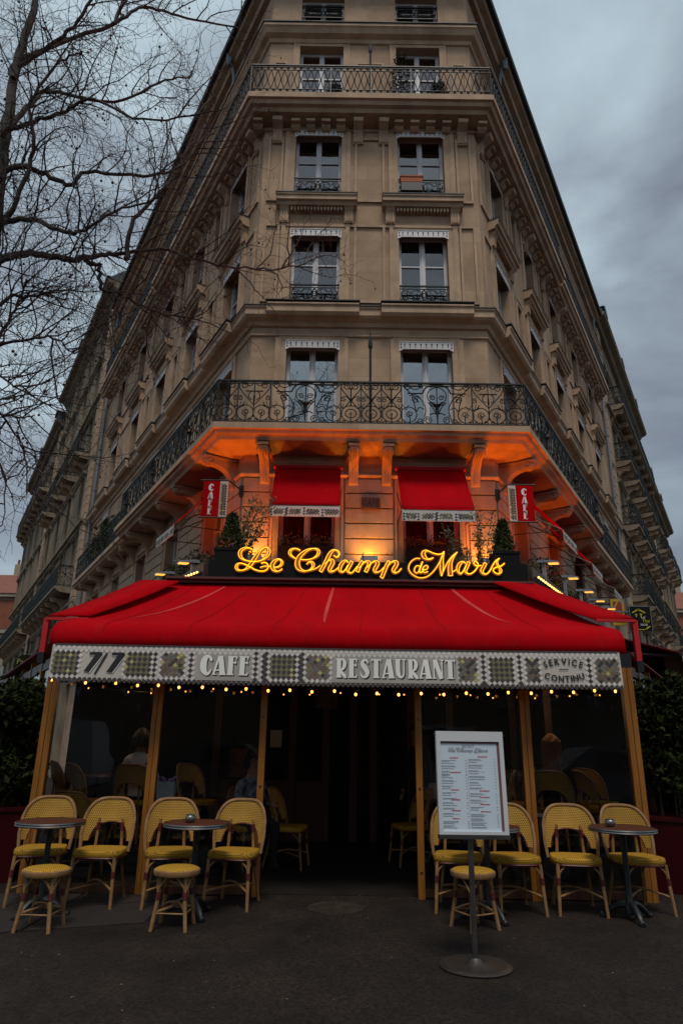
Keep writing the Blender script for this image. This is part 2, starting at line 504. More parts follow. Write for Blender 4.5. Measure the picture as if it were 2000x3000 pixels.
# ------------------------------------------------------------------ mesh builder
class MB:
    def __init__(s):
        s.v, s.f, s.m, s.uv = [], [], [], {}

    def add(s, verts, faces, mi=0, uvs=None):
        b = len(s.v)
        s.v += [tuple(p) for p in verts]
        for k, f in enumerate(faces):
            s.f.append(tuple(b + i for i in f))
            s.m.append(mi)
            if uvs is not None:
                s.uv[len(s.f) - 1] = [uvs[i] for i in f]
        return s

    def box(s, x0, x1, y0, y1, z0, z1, mi=0, M=None):
        vs = [(x, y, z) for x in (x0, x1) for y in (y0, y1) for z in (z0, z1)]
        if M is not None:
            vs = [M @ Vector(p) for p in vs]
        fs = [(0, 1, 3, 2), (4, 6, 7, 5), (0, 4, 5, 1), (2, 3, 7, 6), (0, 2, 6, 4), (1, 5, 7, 3)]
        return s.add(vs, fs, mi)

    def tube(s, pts, r, n=6, mi=0, cap=True, closed=False):
        P = [Vector(p) for p in pts]
        k = len(P)
        if not hasattr(r, '__len__'):
            r = [r] * k
        vs, fs = [], []
        up = Vector((0, 0, 1))
        prev = None
        for i in range(k):
            if closed:
                t = P[(i + 1) % k] - P[i - 1]
            else:
                t = P[min(i + 1, k - 1)] - P[max(i - 1, 0)]
            if t.length < 1e-9:
                t = Vector((0, 0, 1))
            t.normalize()
            if prev is None:
                a = t.cross(up)
                if a.length < 0.05:
                    a = t.cross(Vector((1, 0, 0)))
            else:
                a = prev - t * prev.dot(t)
                if a.length < 1e-6:
                    a = t.cross(up)
            a.normalize()
            prev = a
            c = t.cross(a)
            for j in range(n):
                q = 2 * pi * j / n
                vs.append(P[i] + (a * cos(q) + c * sin(q)) * r[i])
        rings = k if closed else k - 1
        for i in range(rings):
            for j in range(n):
                i2 = (i + 1) % k
                fs.append((i * n + j, i * n + (j + 1) % n, i2 * n + (j + 1) % n, i2 * n + j))
        if cap and not closed:
            fs.append(tuple(range(n - 1, -1, -1)))
            fs.append(tuple((k - 1) * n + j for j in range(n)))
        return s.add(vs, fs, mi)

    def lathe(s, prof, c=(0, 0, 0), n=16, mi=0, M=None, cap=True):
        """prof: list of (r, z) going up the axis"""
        vs, fs = [], []
        for (r, z) in prof:
            for j in range(n):
                q = 2 * pi * j / n
                vs.append(Vector((c[0] + r * cos(q), c[1] + r * sin(q), c[2] + z)))
        for i in range(len(prof) - 1):
            for j in range(n):
                fs.append((i * n + j, i * n + (j + 1) % n, (i + 1) * n + (j + 1) % n, (i + 1) * n + j))
        if cap:
            fs.append(tuple(range(n - 1, -1, -1)))
            fs.append(tuple((len(prof) - 1) * n + j for j in range(n)))
        if M is not None:
            vs = [M @ p for p in vs]
        return s.add(vs, fs, mi)

    def prism(s, poly, a0, a1, fn, mi=0):
        """poly: 2D outline; fn(u, v, a) gives the 3D point; extruded from a0 to a1"""
        k = len(poly)
        vs = [fn(u, v, a0) for u, v in poly] + [fn(u, v, a1) for u, v in poly]
        fs = [tuple(range(k)), tuple(range(2 * k - 1, k - 1, -1))]
        for i in range(k):
            j = (i + 1) % k
            fs.append((i, i + k, j + k, j))
        return s.add(vs, fs, mi)

    def sphere(s, c, r, n=8, m=6, mi=0, sc=(1, 1, 1)):
        vs, fs = [], []
        for i in range(m + 1):
            t = pi * i / m
            for j in range(n):
                q = 2 * pi * j / n
                vs.append((c[0] + r * sc[0] * sin(t) * cos(q), c[1] + r * sc[1] * sin(t) * sin(q), c[2] + r * sc[2] * cos(t)))
        for i in range(m):
            for j in range(n):
                fs.append((i * n + j, (i + 1) * n + j, (i + 1) * n + (j + 1) % n, i * n + (j + 1) % n))
        return s.add(vs, fs, mi)

    def mesh(s, name, mats, smooth=False):
        me = bpy.data.meshes.new(name)
        me.from_pydata(s.v, [], s.f)
        for mn in (mats if isinstance(mats, (list, tuple)) else [mats]):
            me.materials.append(MATS[mn])
        me.polygons.foreach_set('material_index', s.m)
        if s.uv:
            ul = me.uv_layers.new(name='UVMap')
            for pi_, u in s.uv.items():
                p = me.polygons[pi_]
                for li, c in zip(p.loop_indices, u):
                    ul.data[li].uv = c
        bm = bmesh.new()
        bm.from_mesh(me)
        bmesh.ops.recalc_face_normals(bm, faces=bm.faces)
        bm.to_mesh(me)
        bm.free()
        if smooth:
            me.polygons.foreach_set('use_smooth', [True] * len(me.polygons))
            try:
                me.set_sharp_from_angle(angle=radians(40))
            except Exception:
                pass
        return me

    def build(s, name, mats, parent=None, smooth=False, M=None):
        return link(name, s.mesh(name, mats, smooth), parent, M)


def link(name, me, parent=None, M=None):
    """Link a mesh object; M is given in world space for parts of a top-level thing, local for sub-parts."""
    o = bpy.data.objects.new(name, me)
    COL.objects.link(o)
    if parent is not None:
        o.parent = parent
        if parent.parent is None and parent.get('world_parts'):
            o.matrix_parent_inverse = Matrix.Translation(-Vector(parent.location))
    if M is not None:
        o.matrix_basis = M
    return o


def tag(o, label=None, cat=None, group=None, kind=None):
    if label:
        o['label'] = label
    if cat:
        o['category'] = cat
    if group:
        o['group'] = group
    if kind:
        o['kind'] = kind
    return o


def thing(name, label, cat, loc=(0, 0, 0), group=None, world=True, rz=0.0):
    o = bpy.data.objects.new(name, None)
    o.empty_display_size = 0.2
    o.location = loc
    o.rotation_euler = (0, 0, rz)
    COL.objects.link(o)
    if world:
        o['world_parts'] = 1
    return tag(o, label, cat, group)


def kids(o):
    return [c for c in bpy.data.objects if c.parent == o]


def copy_tree(o, parent=None):
    c = o.copy()
    COL.objects.link(c)
    if parent is not None:
        c.parent = parent
    for ch in o.children:
        copy_tree(ch, c)
    return c


def catmull(pts, n=6, closed=False):
    """Smooth a control polyline; points may have any number of components."""
    k = len(pts)
    out = []
    rng = k if closed else k - 1
    for i in range(rng):
        p0 = pts[(i - 1) % k] if (closed or i > 0) else pts[0]
        p1 = pts[i]
        p2 = pts[(i + 1) % k]
        p3 = pts[(i + 2) % k] if (closed or i + 2 < k) else pts[-1]
        for j in range(n):
            t = j / n
            out.append(tuple(0.5 * ((2 * b) + (-a + c) * t + (2 * a - 5 * b + 4 * c - d) * t * t + (-a + 3 * b - 3 * c + d) * t ** 3)
                             for a, b, c, d in zip(p0, p1, p2, p3)))
    if not closed:
        out.append(tuple(pts[-1]))
    return out


def spiral(cx, cz, r, a0, turns, n=14, rmin=0.25):
    """2D spiral from radius r at angle a0 curling inwards"""
    out = []
    for i in range(n + 1):
        t = i / n
        rr = r * (1 - t * (1 - rmin))
        a = a0 + turns * 2 * pi * t
        out.append((cx + rr * cos(a), cz + rr * sin(a)))
    return out


_txt = {}


def text_geo(ch, size=1.0, shear=0.0):
    key = (ch, shear)
    if key not in _txt:
        cu = bpy.data.curves.new('t', 'FONT')
        cu.body = ch
        cu.size = 1.0
        cu.shear = shear
        cu.resolution_u = 2
        ob = bpy.data.objects.new('t', cu)
        COL.objects.link(ob)
        dg = bpy.context.evaluated_depsgraph_get()
        me = bpy.data.meshes.new_from_object(ob.evaluated_get(dg))
        vs = [tuple(v.co) for v in me.vertices]
        fs = [tuple(p.vertices) for p in me.polygons]
        xs = [v[0] for v in vs] or [0]
        _txt[key] = (vs, fs, min(xs), max(xs))
        bpy.data.objects.remove(ob)
        bpy.data.meshes.remove(me)
        bpy.data.curves.remove(cu)
    return _txt[key]


def add_text(mb, s, size, fn, x=0.0, z=0.0, anchor='c', mi=0, shear=0.0, sx=1.0):
    """Flat text; fn(u, v) places it"""
    vs, fs, a, b = text_geo(s, 1, shear)
    off = {'c': -(a + b) / 2, 'l': -a, 'r': -b}[anchor]
    mb.add([fn(x + (v[0] + off) * size * sx, z + v[1] * size) for v in vs], fs, mi)


def ribbon2d(pts, n=5):
    """variable-width stroke (x, z, w) -> left and right edge points"""
    P = catmull(pts, n) if n > 1 else pts
    Lp, Rp, C = [], [], []
    k = len(P)
    for i in range(k):
        a, b = P[max(i - 1, 0)], P[min(i + 1, k - 1)]
        dx, dz = b[0] - a[0], b[1] - a[1]
        d = hypot(dx, dz) or 1e-6
        nx, nz = -dz / d, dx / d
        w = max(P[i][2], 0) / 2
        Lp.append((P[i][0] + nx * w, P[i][1] + nz * w))
        Rp.append((P[i][0] - nx * w, P[i][1] - nz * w))
        C.append(P[i][:2])
    return Lp, Rp, C


# facade frames: local x runs along the face, local -y points out of it
class Fac:
    def __init__(s, o, phi):
        s.o, s.phi = Vector(o), phi
        s.base = Matrix.Translation(s.o) @ Matrix.Rotation(phi, 4, 'Z')

    def M(s, x=0, y=0, z=0, rz=0):
        return s.base @ Matrix.Translation((x, y, z)) @ Matrix.Rotation(rz, 4, 'Z')

    def P(s, x, y, z):
        return s.base @ Vector((x, y, z))


FC = Fac((0, 13.4, 0), 0)
FR = Fac((3.23, 13.4, 0), radians(60))
FL = Fac((-2.08, 13.4, 0), radians(-60))
XL, XR = -2.08, 3.23
LEN = 18.0


def sweep(mb, path, prof, mi=0, cap=True):
    """Sweep a closed (off, z) profile along a plan polyline with mitred corners. off is to the right of travel."""
    k = len(path)
    P = [Vector((p[0], p[1])) for p in path]
    rings = []
    for i in range(k):
        if i == 0:
            d = (P[1] - P[0]).normalized()
            m = Vector((d.y, -d.x))
        elif i == k - 1:
            d = (P[-1] - P[-2]).normalized()
            m = Vector((d.y, -d.x))
        else:
            d1 = (P[i] - P[i - 1]).normalized()
            d2 = (P[i + 1] - P[i]).normalized()
            n1, n2 = Vector((d1.y, -d1.x)), Vector((d2.y, -d2.x))
            m = n1 + n2
            m = m / max(m.dot(n1), 0.2)
        rings.append([(P[i].x + m.x * o, P[i].y + m.y * o, z) for o, z in prof])
    n = len(prof)
    vs = [p for r in rings for p in r]
    fs = []
    for i in range(k - 1):
        for j in range(n):
            j2 = (j + 1) % n
            fs.append((i * n + j, i * n + j2, (i + 1) * n + j2, (i + 1) * n + j))
    if cap:
        fs.append(tuple(range(n)))
        fs.append(tuple((k - 1) * n + j for j in range(n - 1, -1, -1)))
    return mb.add(vs, fs, mi)

# ================================================================== GROUND
g = MB()
g.add([(-400, -300, 0), (400, -300, 0), (400, 600, 0), (-400, 600, 0)], [(0, 1, 2, 3)])
tag(g.build('ground', 'asphalt'), kind='structure')
# granite slabs of the old pavement strip, flush with the asphalt
pav = bpy.data.objects.new('pavement', None)
COL.objects.link(pav)
tag(pav, kind='structure')
x = -7.2
k = 0
while x < -1.7:
    w = RND.uniform(0.85, 1.15)
    for row in range(2):
        y0 = 6.93 + 0.36 * (x + 1.0) + row * 0.86
        m = MB()
        h = 0.006 + RND.uniform(0, 0.004)
        e_ = 0.008
        pts = [(x + e_, y0 + e_), (x + w - e_, y0 + e_ + 0.36 * w), (x + w - e_, y0 + 0.85 - e_ + 0.36 * w), (x + e_, y0 + 0.85 - e_)]
        m.add([(a, b, 0.001) for a, b in pts] + [(a, b, h) for a, b in pts],
              [(4, 5, 6, 7), (0, 1, 5, 4), (1, 2, 6, 5), (2, 3, 7, 6), (3, 0, 4, 7)])
        m.build('slab', 'granite', pav)
    x += w
    k += 1

# ================================================================== CORNER BUILDING
B = thing('corner_building', 'tall beige stone corner apartment building with iron balconies above the café', 'building', (0.57, 15.0, 0))

ZF = {2: (7.6, 10.07), 3: (10.95, 13.15), 4: (14.1, 16.25), 5: (16.85, 19.2), 6: (20.12, 21.2)}
ENT = (4.75, 6.95)
EAVE = 21.65
CW = [(-1.29, -0.13), (1.27, 2.43)]
SIDE_S = [1.65, 4.85, 8.05, 11.4, 14.8]
NICHE_S = [3.25, 6.45, 9.7]


def wall(mb, x0, x1, z0, z1, holes, depth=0.32, mi=0):
    """Wall sheet in the plane y=0 with rectangular openings and their reveals."""
    xs = sorted({x0, x1} | {h[0] for h in holes} | {h[1] for h in holes})
    zs = sorted({z0, z1} | {h[2] for h in holes} | {h[3] for h in holes})
    for i in range(len(xs) - 1):
        for j in range(len(zs) - 1):
            cx, cz = (xs[i] + xs[i + 1]) / 2, (zs[j] + zs[j + 1]) / 2
            if any(h[0] < cx < h[1] and h[2] < cz < h[3] for h in holes):
                continue
            mb.add([(xs[i], 0, zs[j]), (xs[i + 1], 0, zs[j]), (xs[i + 1], 0, zs[j + 1]), (xs[i], 0, zs[j + 1])], [(0, 1, 2, 3)], mi)
    for a, b, c, d in holes:
        for q in ([(a, c), (a, d)], [(b, d), (b, c)], [(a, d), (b, d)], [(b, c), (a, c)]):
            (p, r), (s_, t) = q
            mb.add([(p, 0, r), (s_, 0, t), (s_, depth, t), (p, depth, r)], [(0, 1, 2, 3)], mi)


holesC = [(a, b, *z) for a, b in CW for z in list(ZF.values()) + [ENT]] + [(-1.3, 2.45, 0.0, 3.1)]
holesS = [(s - 0.55, s + 0.55, *z) for s in SIDE_S for z in list(ZF.values()) + [ENT]]
holesS += [(s - 0.2, s + 0.2, z[1] - 1.5, z[1] - 0.1) for s in NICHE_S for z in (ZF[2], ZF[3], ZF[4])]
holesS += [(s - 0.7, s + 0.7, 0.3, 3.1) for s in SIDE_S]
m = MB()
wall(m, XL, XR, 0, EAVE, holesC)
m.build('wall', 'stone', B, M=FC.M())
m = MB()
wall(m, 0, LEN, 0, EAVE, holesS)
m.build('wall', 'stone', B, M=FR.M())
m = MB()
wall(m, -LEN, 0, 0, EAVE, [(-b, -a, c, d) for a, b, c, d in holesS])
m.build('wall', 'stone', B, M=FL.M())
# inner dark shell and roof
path = [FL.P(-LEN, 0, 0)[:2], (XL, 13.4), (XR, 13.4), FR.P(LEN, 0, 0)[:2]]
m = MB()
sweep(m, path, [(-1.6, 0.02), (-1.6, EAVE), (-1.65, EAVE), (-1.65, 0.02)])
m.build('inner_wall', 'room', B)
m = MB()
for z in (3.75, 7.25, 10.6, 13.75, 16.5, 19.6):
    sweep(m, path, [(-0.33, z), (-0.33, z + 0.2), (-1.6, z + 0.2), (-1.6, z)])
m.build('floor_slab', 'room', B)
m = MB()
sweep(m, path, [(0.42, EAVE - 0.05), (0.42, EAVE + 0.1), (-2.2, EAVE + 3.2), (-2.4, EAVE + 3.2), (-2.4, EAVE - 0.05)])
m.build('roof', 'zinc', B)
m = MB()
sweep(m, path, [(0.0, EAVE - 0.35), (0.14, EAVE - 0.33), (0.18, EAVE - 0.2), (0.34, EAVE - 0.14), (0.38, EAVE - 0.06), (0.0, EAVE - 0.055)])
m.build('eaves_cornice', 'stone_trim', B)
m = MB()
sweep(m, path, [(0.40, EAVE - 0.045), (0.5, EAVE - 0.045), (0.53, EAVE + 0.06), (0.5, EAVE + 0.06), (0.48, EAVE), (0.43, EAVE)])
m.build('gutter', 'lead', B)


def corn(name, z0, prof, mtl='stone_trim', pth=None):
    q = MB()
    sweep(q, pth or path, [(o, z0 + z) for o, z in prof])
    return q.build(name, mtl, B)


# string courses and cornices
corn('string_course', 10.42, [(0, 0), (0.06, 0.02), (0.1, 0.1), (0.2, 0.15), (0.25, 0.2), (0.25, 0.34), (0.28, 0.37), (0.28, 0.41), (0, 0.44)])
corn('string_course', 10.86, [(0.002, 0), (0.30, -0.03), (0.30, -0.012), (0.002, 0.02)], 'lead')
corn('top_cornice', 19.28, [(0, 0), (0.05, 0.02), (0.08, 0.12), (0.2, 0.18), (0.26, 0.3), (0.3, 0.34), (0.3, 0.42), (0, 0.44)])
corn('top_cornice', 19.73, [(0.002, 0), (0.33, -0.015), (0.33, 0.01), (0.002, 0.03)], 'lead')
corn('frieze_moulding', 10.18, [(0, 0), (0.035, 0.01), (0.05, 0.03), (0.035, 0.06), (0, 0.065)])
corn('frieze_moulding', 16.0, [(0.0, 0.22), (0.04, 0.23), (0.06, 0.27), (0.03, 0.3), (0, 0.31)])
corn('entresol_band', 6.76, [(0, 0), (0.05, 0.01), (0.09, 0.05), (0.06, 0.09), (0, 0.1)])
corn('ground_band', 3.55, [(0, 0), (0.1, 0.03), (0.16, 0.12), (0.16, 0.2), (0, 0.22)])

# window ledge course steps on the third-floor string course (deeper under each window bay)
for f, cs in ((FC, [(-1.75, 0.33), (0.83, 2.9)]), (FR, [(s - 0.95, s + 0.95) for s in SIDE_S]), (FL, [(-s - 0.95, -s + 0.95) for s in SIDE_S])):
    for a, b in cs:
        q = MB()
        q.prism([(0.0, 10.55), (0.30, 10.58), (0.36, 10.64), (0.36, 10.78), (0.395, 10.81), (0.395, 10.845), (0.0, 10.89)], a, b, lambda u, v, t: (t, -u, v))
        q.build('ledge', 'stone_trim', B, M=f.M())
        q = MB()
        q.box(a - 0.02, b + 0.02, -0.415, -0.004, 10.892, 10.915)
        q.build('ledge_flashing', 'lead', B, M=f.M())

# second-floor balcony slab
slab2 = [(0, 7.26), (0.55, 7.28), (0.72, 7.30), (0.76, 7.36), (0.84, 7.40), (0.86, 7.46), (0.92, 7.47), (0.92, 7.60), (0, 7.60)]
pth2 = [FL.P(-8.1, 0, 0)[:2], (XL, 13.4), (XR, 13.4), FR.P(7.6, 0, 0)[:2]]
BAL2 = corn('balcony', 0, slab2, 'stone_trim', pth2)
slab2b = [(0, 7.30), (0.4, 7.31), (0.52, 7.36), (0.58, 7.44), (0.62, 7.45), (0.62, 7.58), (0, 7.58)]
BAL2R = corn('balcony', 0, slab2b, 'stone_trim', [FR.P(7.75, 0, 0)[:2], FR.P(16.0, 0, 0)[:2]])
BAL2L = corn('balcony', 0, slab2b, 'stone_trim', [FL.P(-17.0, 0, 0)[:2], FL.P(-8.25, 0, 0)[:2]])
# fifth-floor balcony slab
slab5 = [(0, 16.36), (0.2, 16.38), (0.42, 16.42), (0.47, 16.5), (0.56, 16.53), (0.6, 16.62), (0.66, 16.64), (0.66, 16.8), (0, 16.8)]
BAL5 = corn('balcony', 0, slab5, 'stone_trim', [FL.P(-8.3, 0, 0)[:2], (XL, 13.4), (XR, 13.4), FR.P(7.5, 0, 0)[:2]])
slab5b = [(o * 0.88, z - 0.02) for o, z in slab5]
corn('balcony', 0, slab5b, 'stone_trim', [FR.P(7.62, 0, 0)[:2], FR.P(16.4, 0, 0)[:2]])
corn('balcony', 0, slab5b, 'stone_trim', [FL.P(-17.2, 0, 0)[:2], FL.P(-8.42, 0, 0)[:2]])

# modillions below the fifth-floor balcony: alternating small blocks and long fluted brackets
q = MB()
q.prism([(0, 0), (0.10, 0.02), (0.17, 0.07), (0.2, 0.12), (0.3, 0.12), (0.3, 0.2), (0, 0.2)], -0.11, 0.11, lambda u, v, t: (t, -u, v))
MOD_S = q.mesh('modillion', 'stone_trim')
q = MB()
q.prism([(0, -0.36), (0.06, -0.35), (0.08, -0.3), (0.07, -0.1), (0.14, 0.0), (0.22, 0.04), (0.34, 0.1), (0.36, 0.2), (0, 0.2)], -0.12, 0.12, lambda u, v, t: (t, -u, v))
for dx in (-0.07, 0, 0.07):
    q.box(dx - 0.018, dx + 0.018, -0.1, -0.05, -0.32, -0.08)
MOD_L = q.mesh('modillion', 'stone_trim')
seq = []
for xx in (-1.75, 0.28, 0.92, 2.9):
    seq.append((FC, xx, MOD_L))
for xx in (-1.3, -0.92, -0.54, -0.16, 1.3, 1.7, 2.1, 2.5, -2.25, 3.4):
    seq.append((FC, xx, MOD_S))
for f, sg in ((FR, 1), (FL, -1)):
    s_ = 0.35
    i = 0
    while s_ < 16.5:
        seq.append((f, sg * s_, MOD_L if i % 5 == 0 else MOD_S))
        s_ += 0.42
        i += 1
for f, xx, me in seq:
    link('modillion', me, B, f.M(xx, 0, 16.158))

# large scroll consoles below the second-floor balcony
prof = catmull([(0.0, -0.78), (0.06, -0.76), (0.11, -0.62), (0.16, -0.42), (0.28, -0.26), (0.46, -0.17), (0.60, -0.16), (0.69, -0.11), (0.72, -0.04), (0.70, 0.0)], 3) + [(0, 0)]
q = MB()
q.prism(prof, -0.105, 0.105, lambda u, v, t: (t, -u, v))
q.box(-0.135, 0.135, -0.76, 0.0, 0.001, 0.06)
for dx in (-0.055, 0.0, 0.055):
    pts = [(dx, -(u + 0.008), v - 0.006) for u, v in prof[4:-2]]
    q.tube(pts, 0.017, 5)
for sx in (-0.115, 0.115):
    q.tube([(sx, -0.6 + 0.07 * cos(a), -0.09 + 0.07 * sin(a)) for a in [i * pi / 6 for i in range(12)]], 0.016, 5, closed=True)
q.v = [(a * 0.92, b, c * 0.78) for a, b, c in q.v]
CONS = q.mesh('console', 'stone_trim', True)
for xx in (-1.62, 0.24, 0.93, 2.79):
    link('console', CONS, B, FC.M(xx, 0, 7.2))
for f, sg in ((FR, 1), (FL, -1)):
    for s_ in (0.45, 2.6, 4.0, 5.6, 7.1):
        link('console', CONS, B, f.M(sg * s_, 0, 7.2))
    for s_ in (8.9, 10.4, 12.2, 13.8, 15.5):
        link('console', CONS, B, f.M(sg * s_, 0, 7.225) @ Matrix.Diagonal((1, 0.72, 0.9, 1)))

# ---- windows
_wm = {}


def window_meshes(w, h, bar):
    key = (round(w, 3), round(h, 3), round(bar, 3))
    if key in _wm:
        return _wm[key]
    fr = MB()
    a = w / 2
    t = 0.075
    fr.box(-a, -a + t, -0.03, 0.05, 0, h)
    fr.box(a - t, a, -0.03, 0.05, 0, h)
    fr.box(-a + t, a - t, -0.028, 0.05, h - t, h)
    fr.box(-a + t, a - t, -0.028, 0.05, 0, t)
    if w > 0.6:
        fr.box(-0.065, 0.065, -0.022, 0.05, t, h - t)
        fr.box(-0.02, 0.02, -0.05, -0.0225, t, h - t)
        cols = [(-a + t, -0.065), (0.065, a - t)]
    else:
        cols = [(-a + t, a - t)]
    panes = []
    for c0, c1 in cols:
        fr.box(c0, c1, -0.02, 0.04, bar - 0.018, bar + 0.018)
        for z0, z1 in ((t, bar - 0.018), (bar + 0.018, h - t)):
            p = MB()
            p.box(c0, c1, 0.01, 0.016, z0, z1)
            panes.append(p.mesh('pane', 'glass_window'))
    cu = MB()
    n = 22
    for sgn in (-1, 1):
        vs, fs = [], []
        for i in range(n + 1):
            xx = sgn * (a - t - (a * 0.42) * i / n)
            yy = 0.14 + 0.025 * sin(i * 1.9)
            vs += [(xx, yy, 0.05), (xx, yy, h - 0.1)]
        for i in range(n):
            fs.append((2 * i, 2 * i + 1, 2 * i + 3, 2 * i + 2))
        cu.add(vs, fs)
    _wm[key] = (fr.mesh('window', 'white_paint'), panes, cu.mesh('curtain', 'curtain', True))
    return _wm[key]


_lm = {}


def lambrequin_mesh(w):
    k_ = round(w, 3)
    if k_ in _lm:
        return _lm[k_]
    q = MB()
    a = w / 2 + 0.03
    n = 36
    vs, fs = [], []
    for i in range(n + 1):
        xx = -a + 2 * a * i / n
        e_ = max(0, abs(xx) / a - 0.86) / 0.14
        zb = 0.055 + 0.012 * sin(i * pi) - 0.055 * min(1, e_ * 1.4) + 0.011 * (i % 2)
        for y in (0, 0.025):
            vs += [(xx, y, zb), (xx, y, 0.235)]
    for i in range(n):
        b = 4 * i
        fs += [(b, b + 1, b + 5, b + 4), (b + 2, b + 6, b + 7, b + 3), (b, b + 4, b + 6, b + 2), (b + 1, b + 3, b + 7, b + 5)]
    q.add(vs, fs, 0)
    for i in range(9):
        xx = -a * 0.8 + 1.6 * a * i / 8
        q.box(xx - 0.007, xx + 0.007, -0.004, -0.001, 0.09, 0.19, 1)
        q.box(xx - 0.018, xx + 0.018, -0.0045, -0.001, 0.165, 0.195, 1)
    for sg in (-1, 1):
        q.box(sg * a * 0.93 - 0.012, sg * a * 0.93 + 0.012, -0.004, -0.001, 0.07, 0.12, 1)
        q.box(sg * a * 0.93 - 0.012, sg * a * 0.93 + 0.012, -0.004, -0.001, 0.15, 0.2, 1)
    q.box(-a, a, -0.012, 0.03, 0.236, 0.25, 0)
    _lm[k_] = q.mesh('lambrequin', ['lambrequin', 'print_black'])
    return _lm[k_]


def iron(mb, pts2, r=0.0105, y=0.0, n=4):
    mb.tube([(p[0], y, p[1]) for p in pts2], r, n)


def sym(mb, pts2, r=0.0105, y=0.0):
    iron(mb, pts2, r, y)
    iron(mb, [(-p[0], p[1]) for p in pts2], r, y)


_gm = {}


def guard_mesh(w):
    k_ = round(w, 2)
    if k_ in _gm:
        return _gm[k_]
    q = MB()
    a = w / 2
    q.box(-a, a, -0.022, 0.022, 0.43, 0.46)
    q.box(-a, a, -0.012, 0.012, 0.36, 0.375)
    q.box(-a, a, -0.012, 0.012, 0.02, 0.04)
    for xx in (-a + 0.03, a - 0.03):
        q.box(xx - 0.01, xx + 0.01, -0.011, 0.011, 0.041, 0.43)
    sym(q, catmull([(0.02, 0.2), (0.1, 0.31), (0.24, 0.32), (0.33, 0.24)], 4) + spiral(a - 0.13, 0.23, 0.10, 2.6, -1.3, 12))
    sym(q, spiral(a - 0.12, 0.12, 0.09, 0.5, 1.4, 12))
    sym(q, spiral(0.2, 0.13, 0.09, 2.0, 1.3, 12))
    sym(q, catmull([(0.0, 0.05), (0.13, 0.05), (0.24, 0.14), (0.34, 0.12), (a - 0.03, 0.06)], 4))
    sym(q, catmull([(0, 0.34), (0.05, 0.27), (0.07, 0.2), (0.05, 0.12), (0, 0.05)], 4), 0.016)
    iron(q, [(0.05 * cos(t), 0.2 + 0.06 * sin(t)) for t in [i * pi / 5 for i in range(11)]], 0.015)
    for t_ in (0.12, 0.24, 0.36, 0.48):
        sym(q, [(t_, 0.04), (t_ + 0.05, 0.2), (t_, 0.365)], 0.007)
    _gm[k_] = q.mesh('guard_rail', 'iron')
    return _gm[k_]


def put_window(f, xc, w, z0, z1, lamb=False, guard=False, curtain=0, bar=0.62):
    fr, panes, cu = window_meshes(w, z1 - z0 - 0.005, (z1 - z0) * bar)
    o = link('window', fr, B, f.M(xc, 0.24, z0))
    for p in panes:
        link('pane', p, o)
    if curtain:
        link('curtain', cu, o)
    wr = random.Random(int(xc * 100) * 31 + int(z0 * 10))
    if w > 0.6 and wr.random() < 0.3:
        bl = MB()
        bl.box(-w / 2 + 0.08, w / 2 - 0.08, 0.09, 0.095, (z1 - z0) * wr.uniform(0.35, 0.7), z1 - z0 - 0.06)
        bl.build('blind', 'curtain', o)
    if lamb:
        link('lambrequin', lambrequin_mesh(w), o, Matrix.Translation((0, -0.285, z1 - z0 - 0.235)))
    if guard:
        link('guard_rail', guard_mesh(w), o, Matrix.Translation((0, -0.17, 0.26)))
    return o


q_s = {}


def surround_mesh(w, h, full=False):
    k_ = (round(w, 2), round(h, 2), full)
    if k_ not in q_s:
        q = MB()
        a = w / 2
        for t0, t1, d in ((0.0, 0.13, 0.025), (0.13, 0.165, 0.042)):
            q.box(-a - t1, -a - t0, -d, 0, 0, h + t1)
            q.box(a + t0, a + t1, -d, 0, 0, h + t1)
            q.box(-a - t0, a + t0, -d, 0, h + t0, h + t1)
        q_s[k_] = q.mesh('window_surround', 'stone_trim')
    return q_s[k_]


for fl, (z0, z1) in ZF.items():
    for ci, (a, b) in enumerate(CW):
        put_window(FC, (a + b) / 2, b - a, z0, z1, lamb=fl in (2, 3, 4), guard=fl in (3, 4, 6), curtain=(fl + ci) % 2)
    for f, sg in ((FR, 1), (FL, -1)):
        for si, s_ in enumerate(SIDE_S):
            put_window(f, sg * s_, 1.1, z0, z1, lamb=fl in (2, 3, 4), guard=fl in (3, 4), curtain=(fl + si) % 2)
    if fl in (2, 3, 4):
        for f, sg in ((FR, 1), (FL, -1)):
            for s_ in NICHE_S:
                put_window(f, sg * s_, 0.4, z1 - 1.5, z1 - 0.1)
    if fl < 6:
        h = z1 - z0
        for a, b in CW:
            link('window_surround', surround_mesh(b - a, h), B, FC.M((a + b) / 2, -0.001, z0))
        for f, sg in ((FR, 1), (FL, -1)):
            for s_ in SIDE_S:
                link('window_surround', surround_mesh(1.1, h), B, f.M(sg * s_, -0.001, z0))
            if fl in (3, 4):
                for s_ in NICHE_S:
                    link('window_surround', surround_mesh(0.4, 1.4), B, f.M(sg * s_, -0.001, z1 - 1.5))
for a, b in CW:
    o = put_window(FC, (a + b) / 2, b - a, *ENT, curtain=0)
    for c_ in o.children:
        if c_.name.startswith('pane'):
            c_.data = c_.data.copy()
            c_.data.materials[0] = MATS['glass_dim']
    link('window_surround', surround_mesh(b - a, ENT[1] - ENT[0]), B, FC.M((a + b) / 2, -0.001, ENT[0]))
for f, sg in ((FR, 1), (FL, -1)):
    for s_ in SIDE_S:
        put_window(f, sg * s_, 1.1, *ENT)
        link('window_surround', surround_mesh(1.1, ENT[1] - ENT[0]), B, f.M(sg * s_, -0.001, ENT[0]))
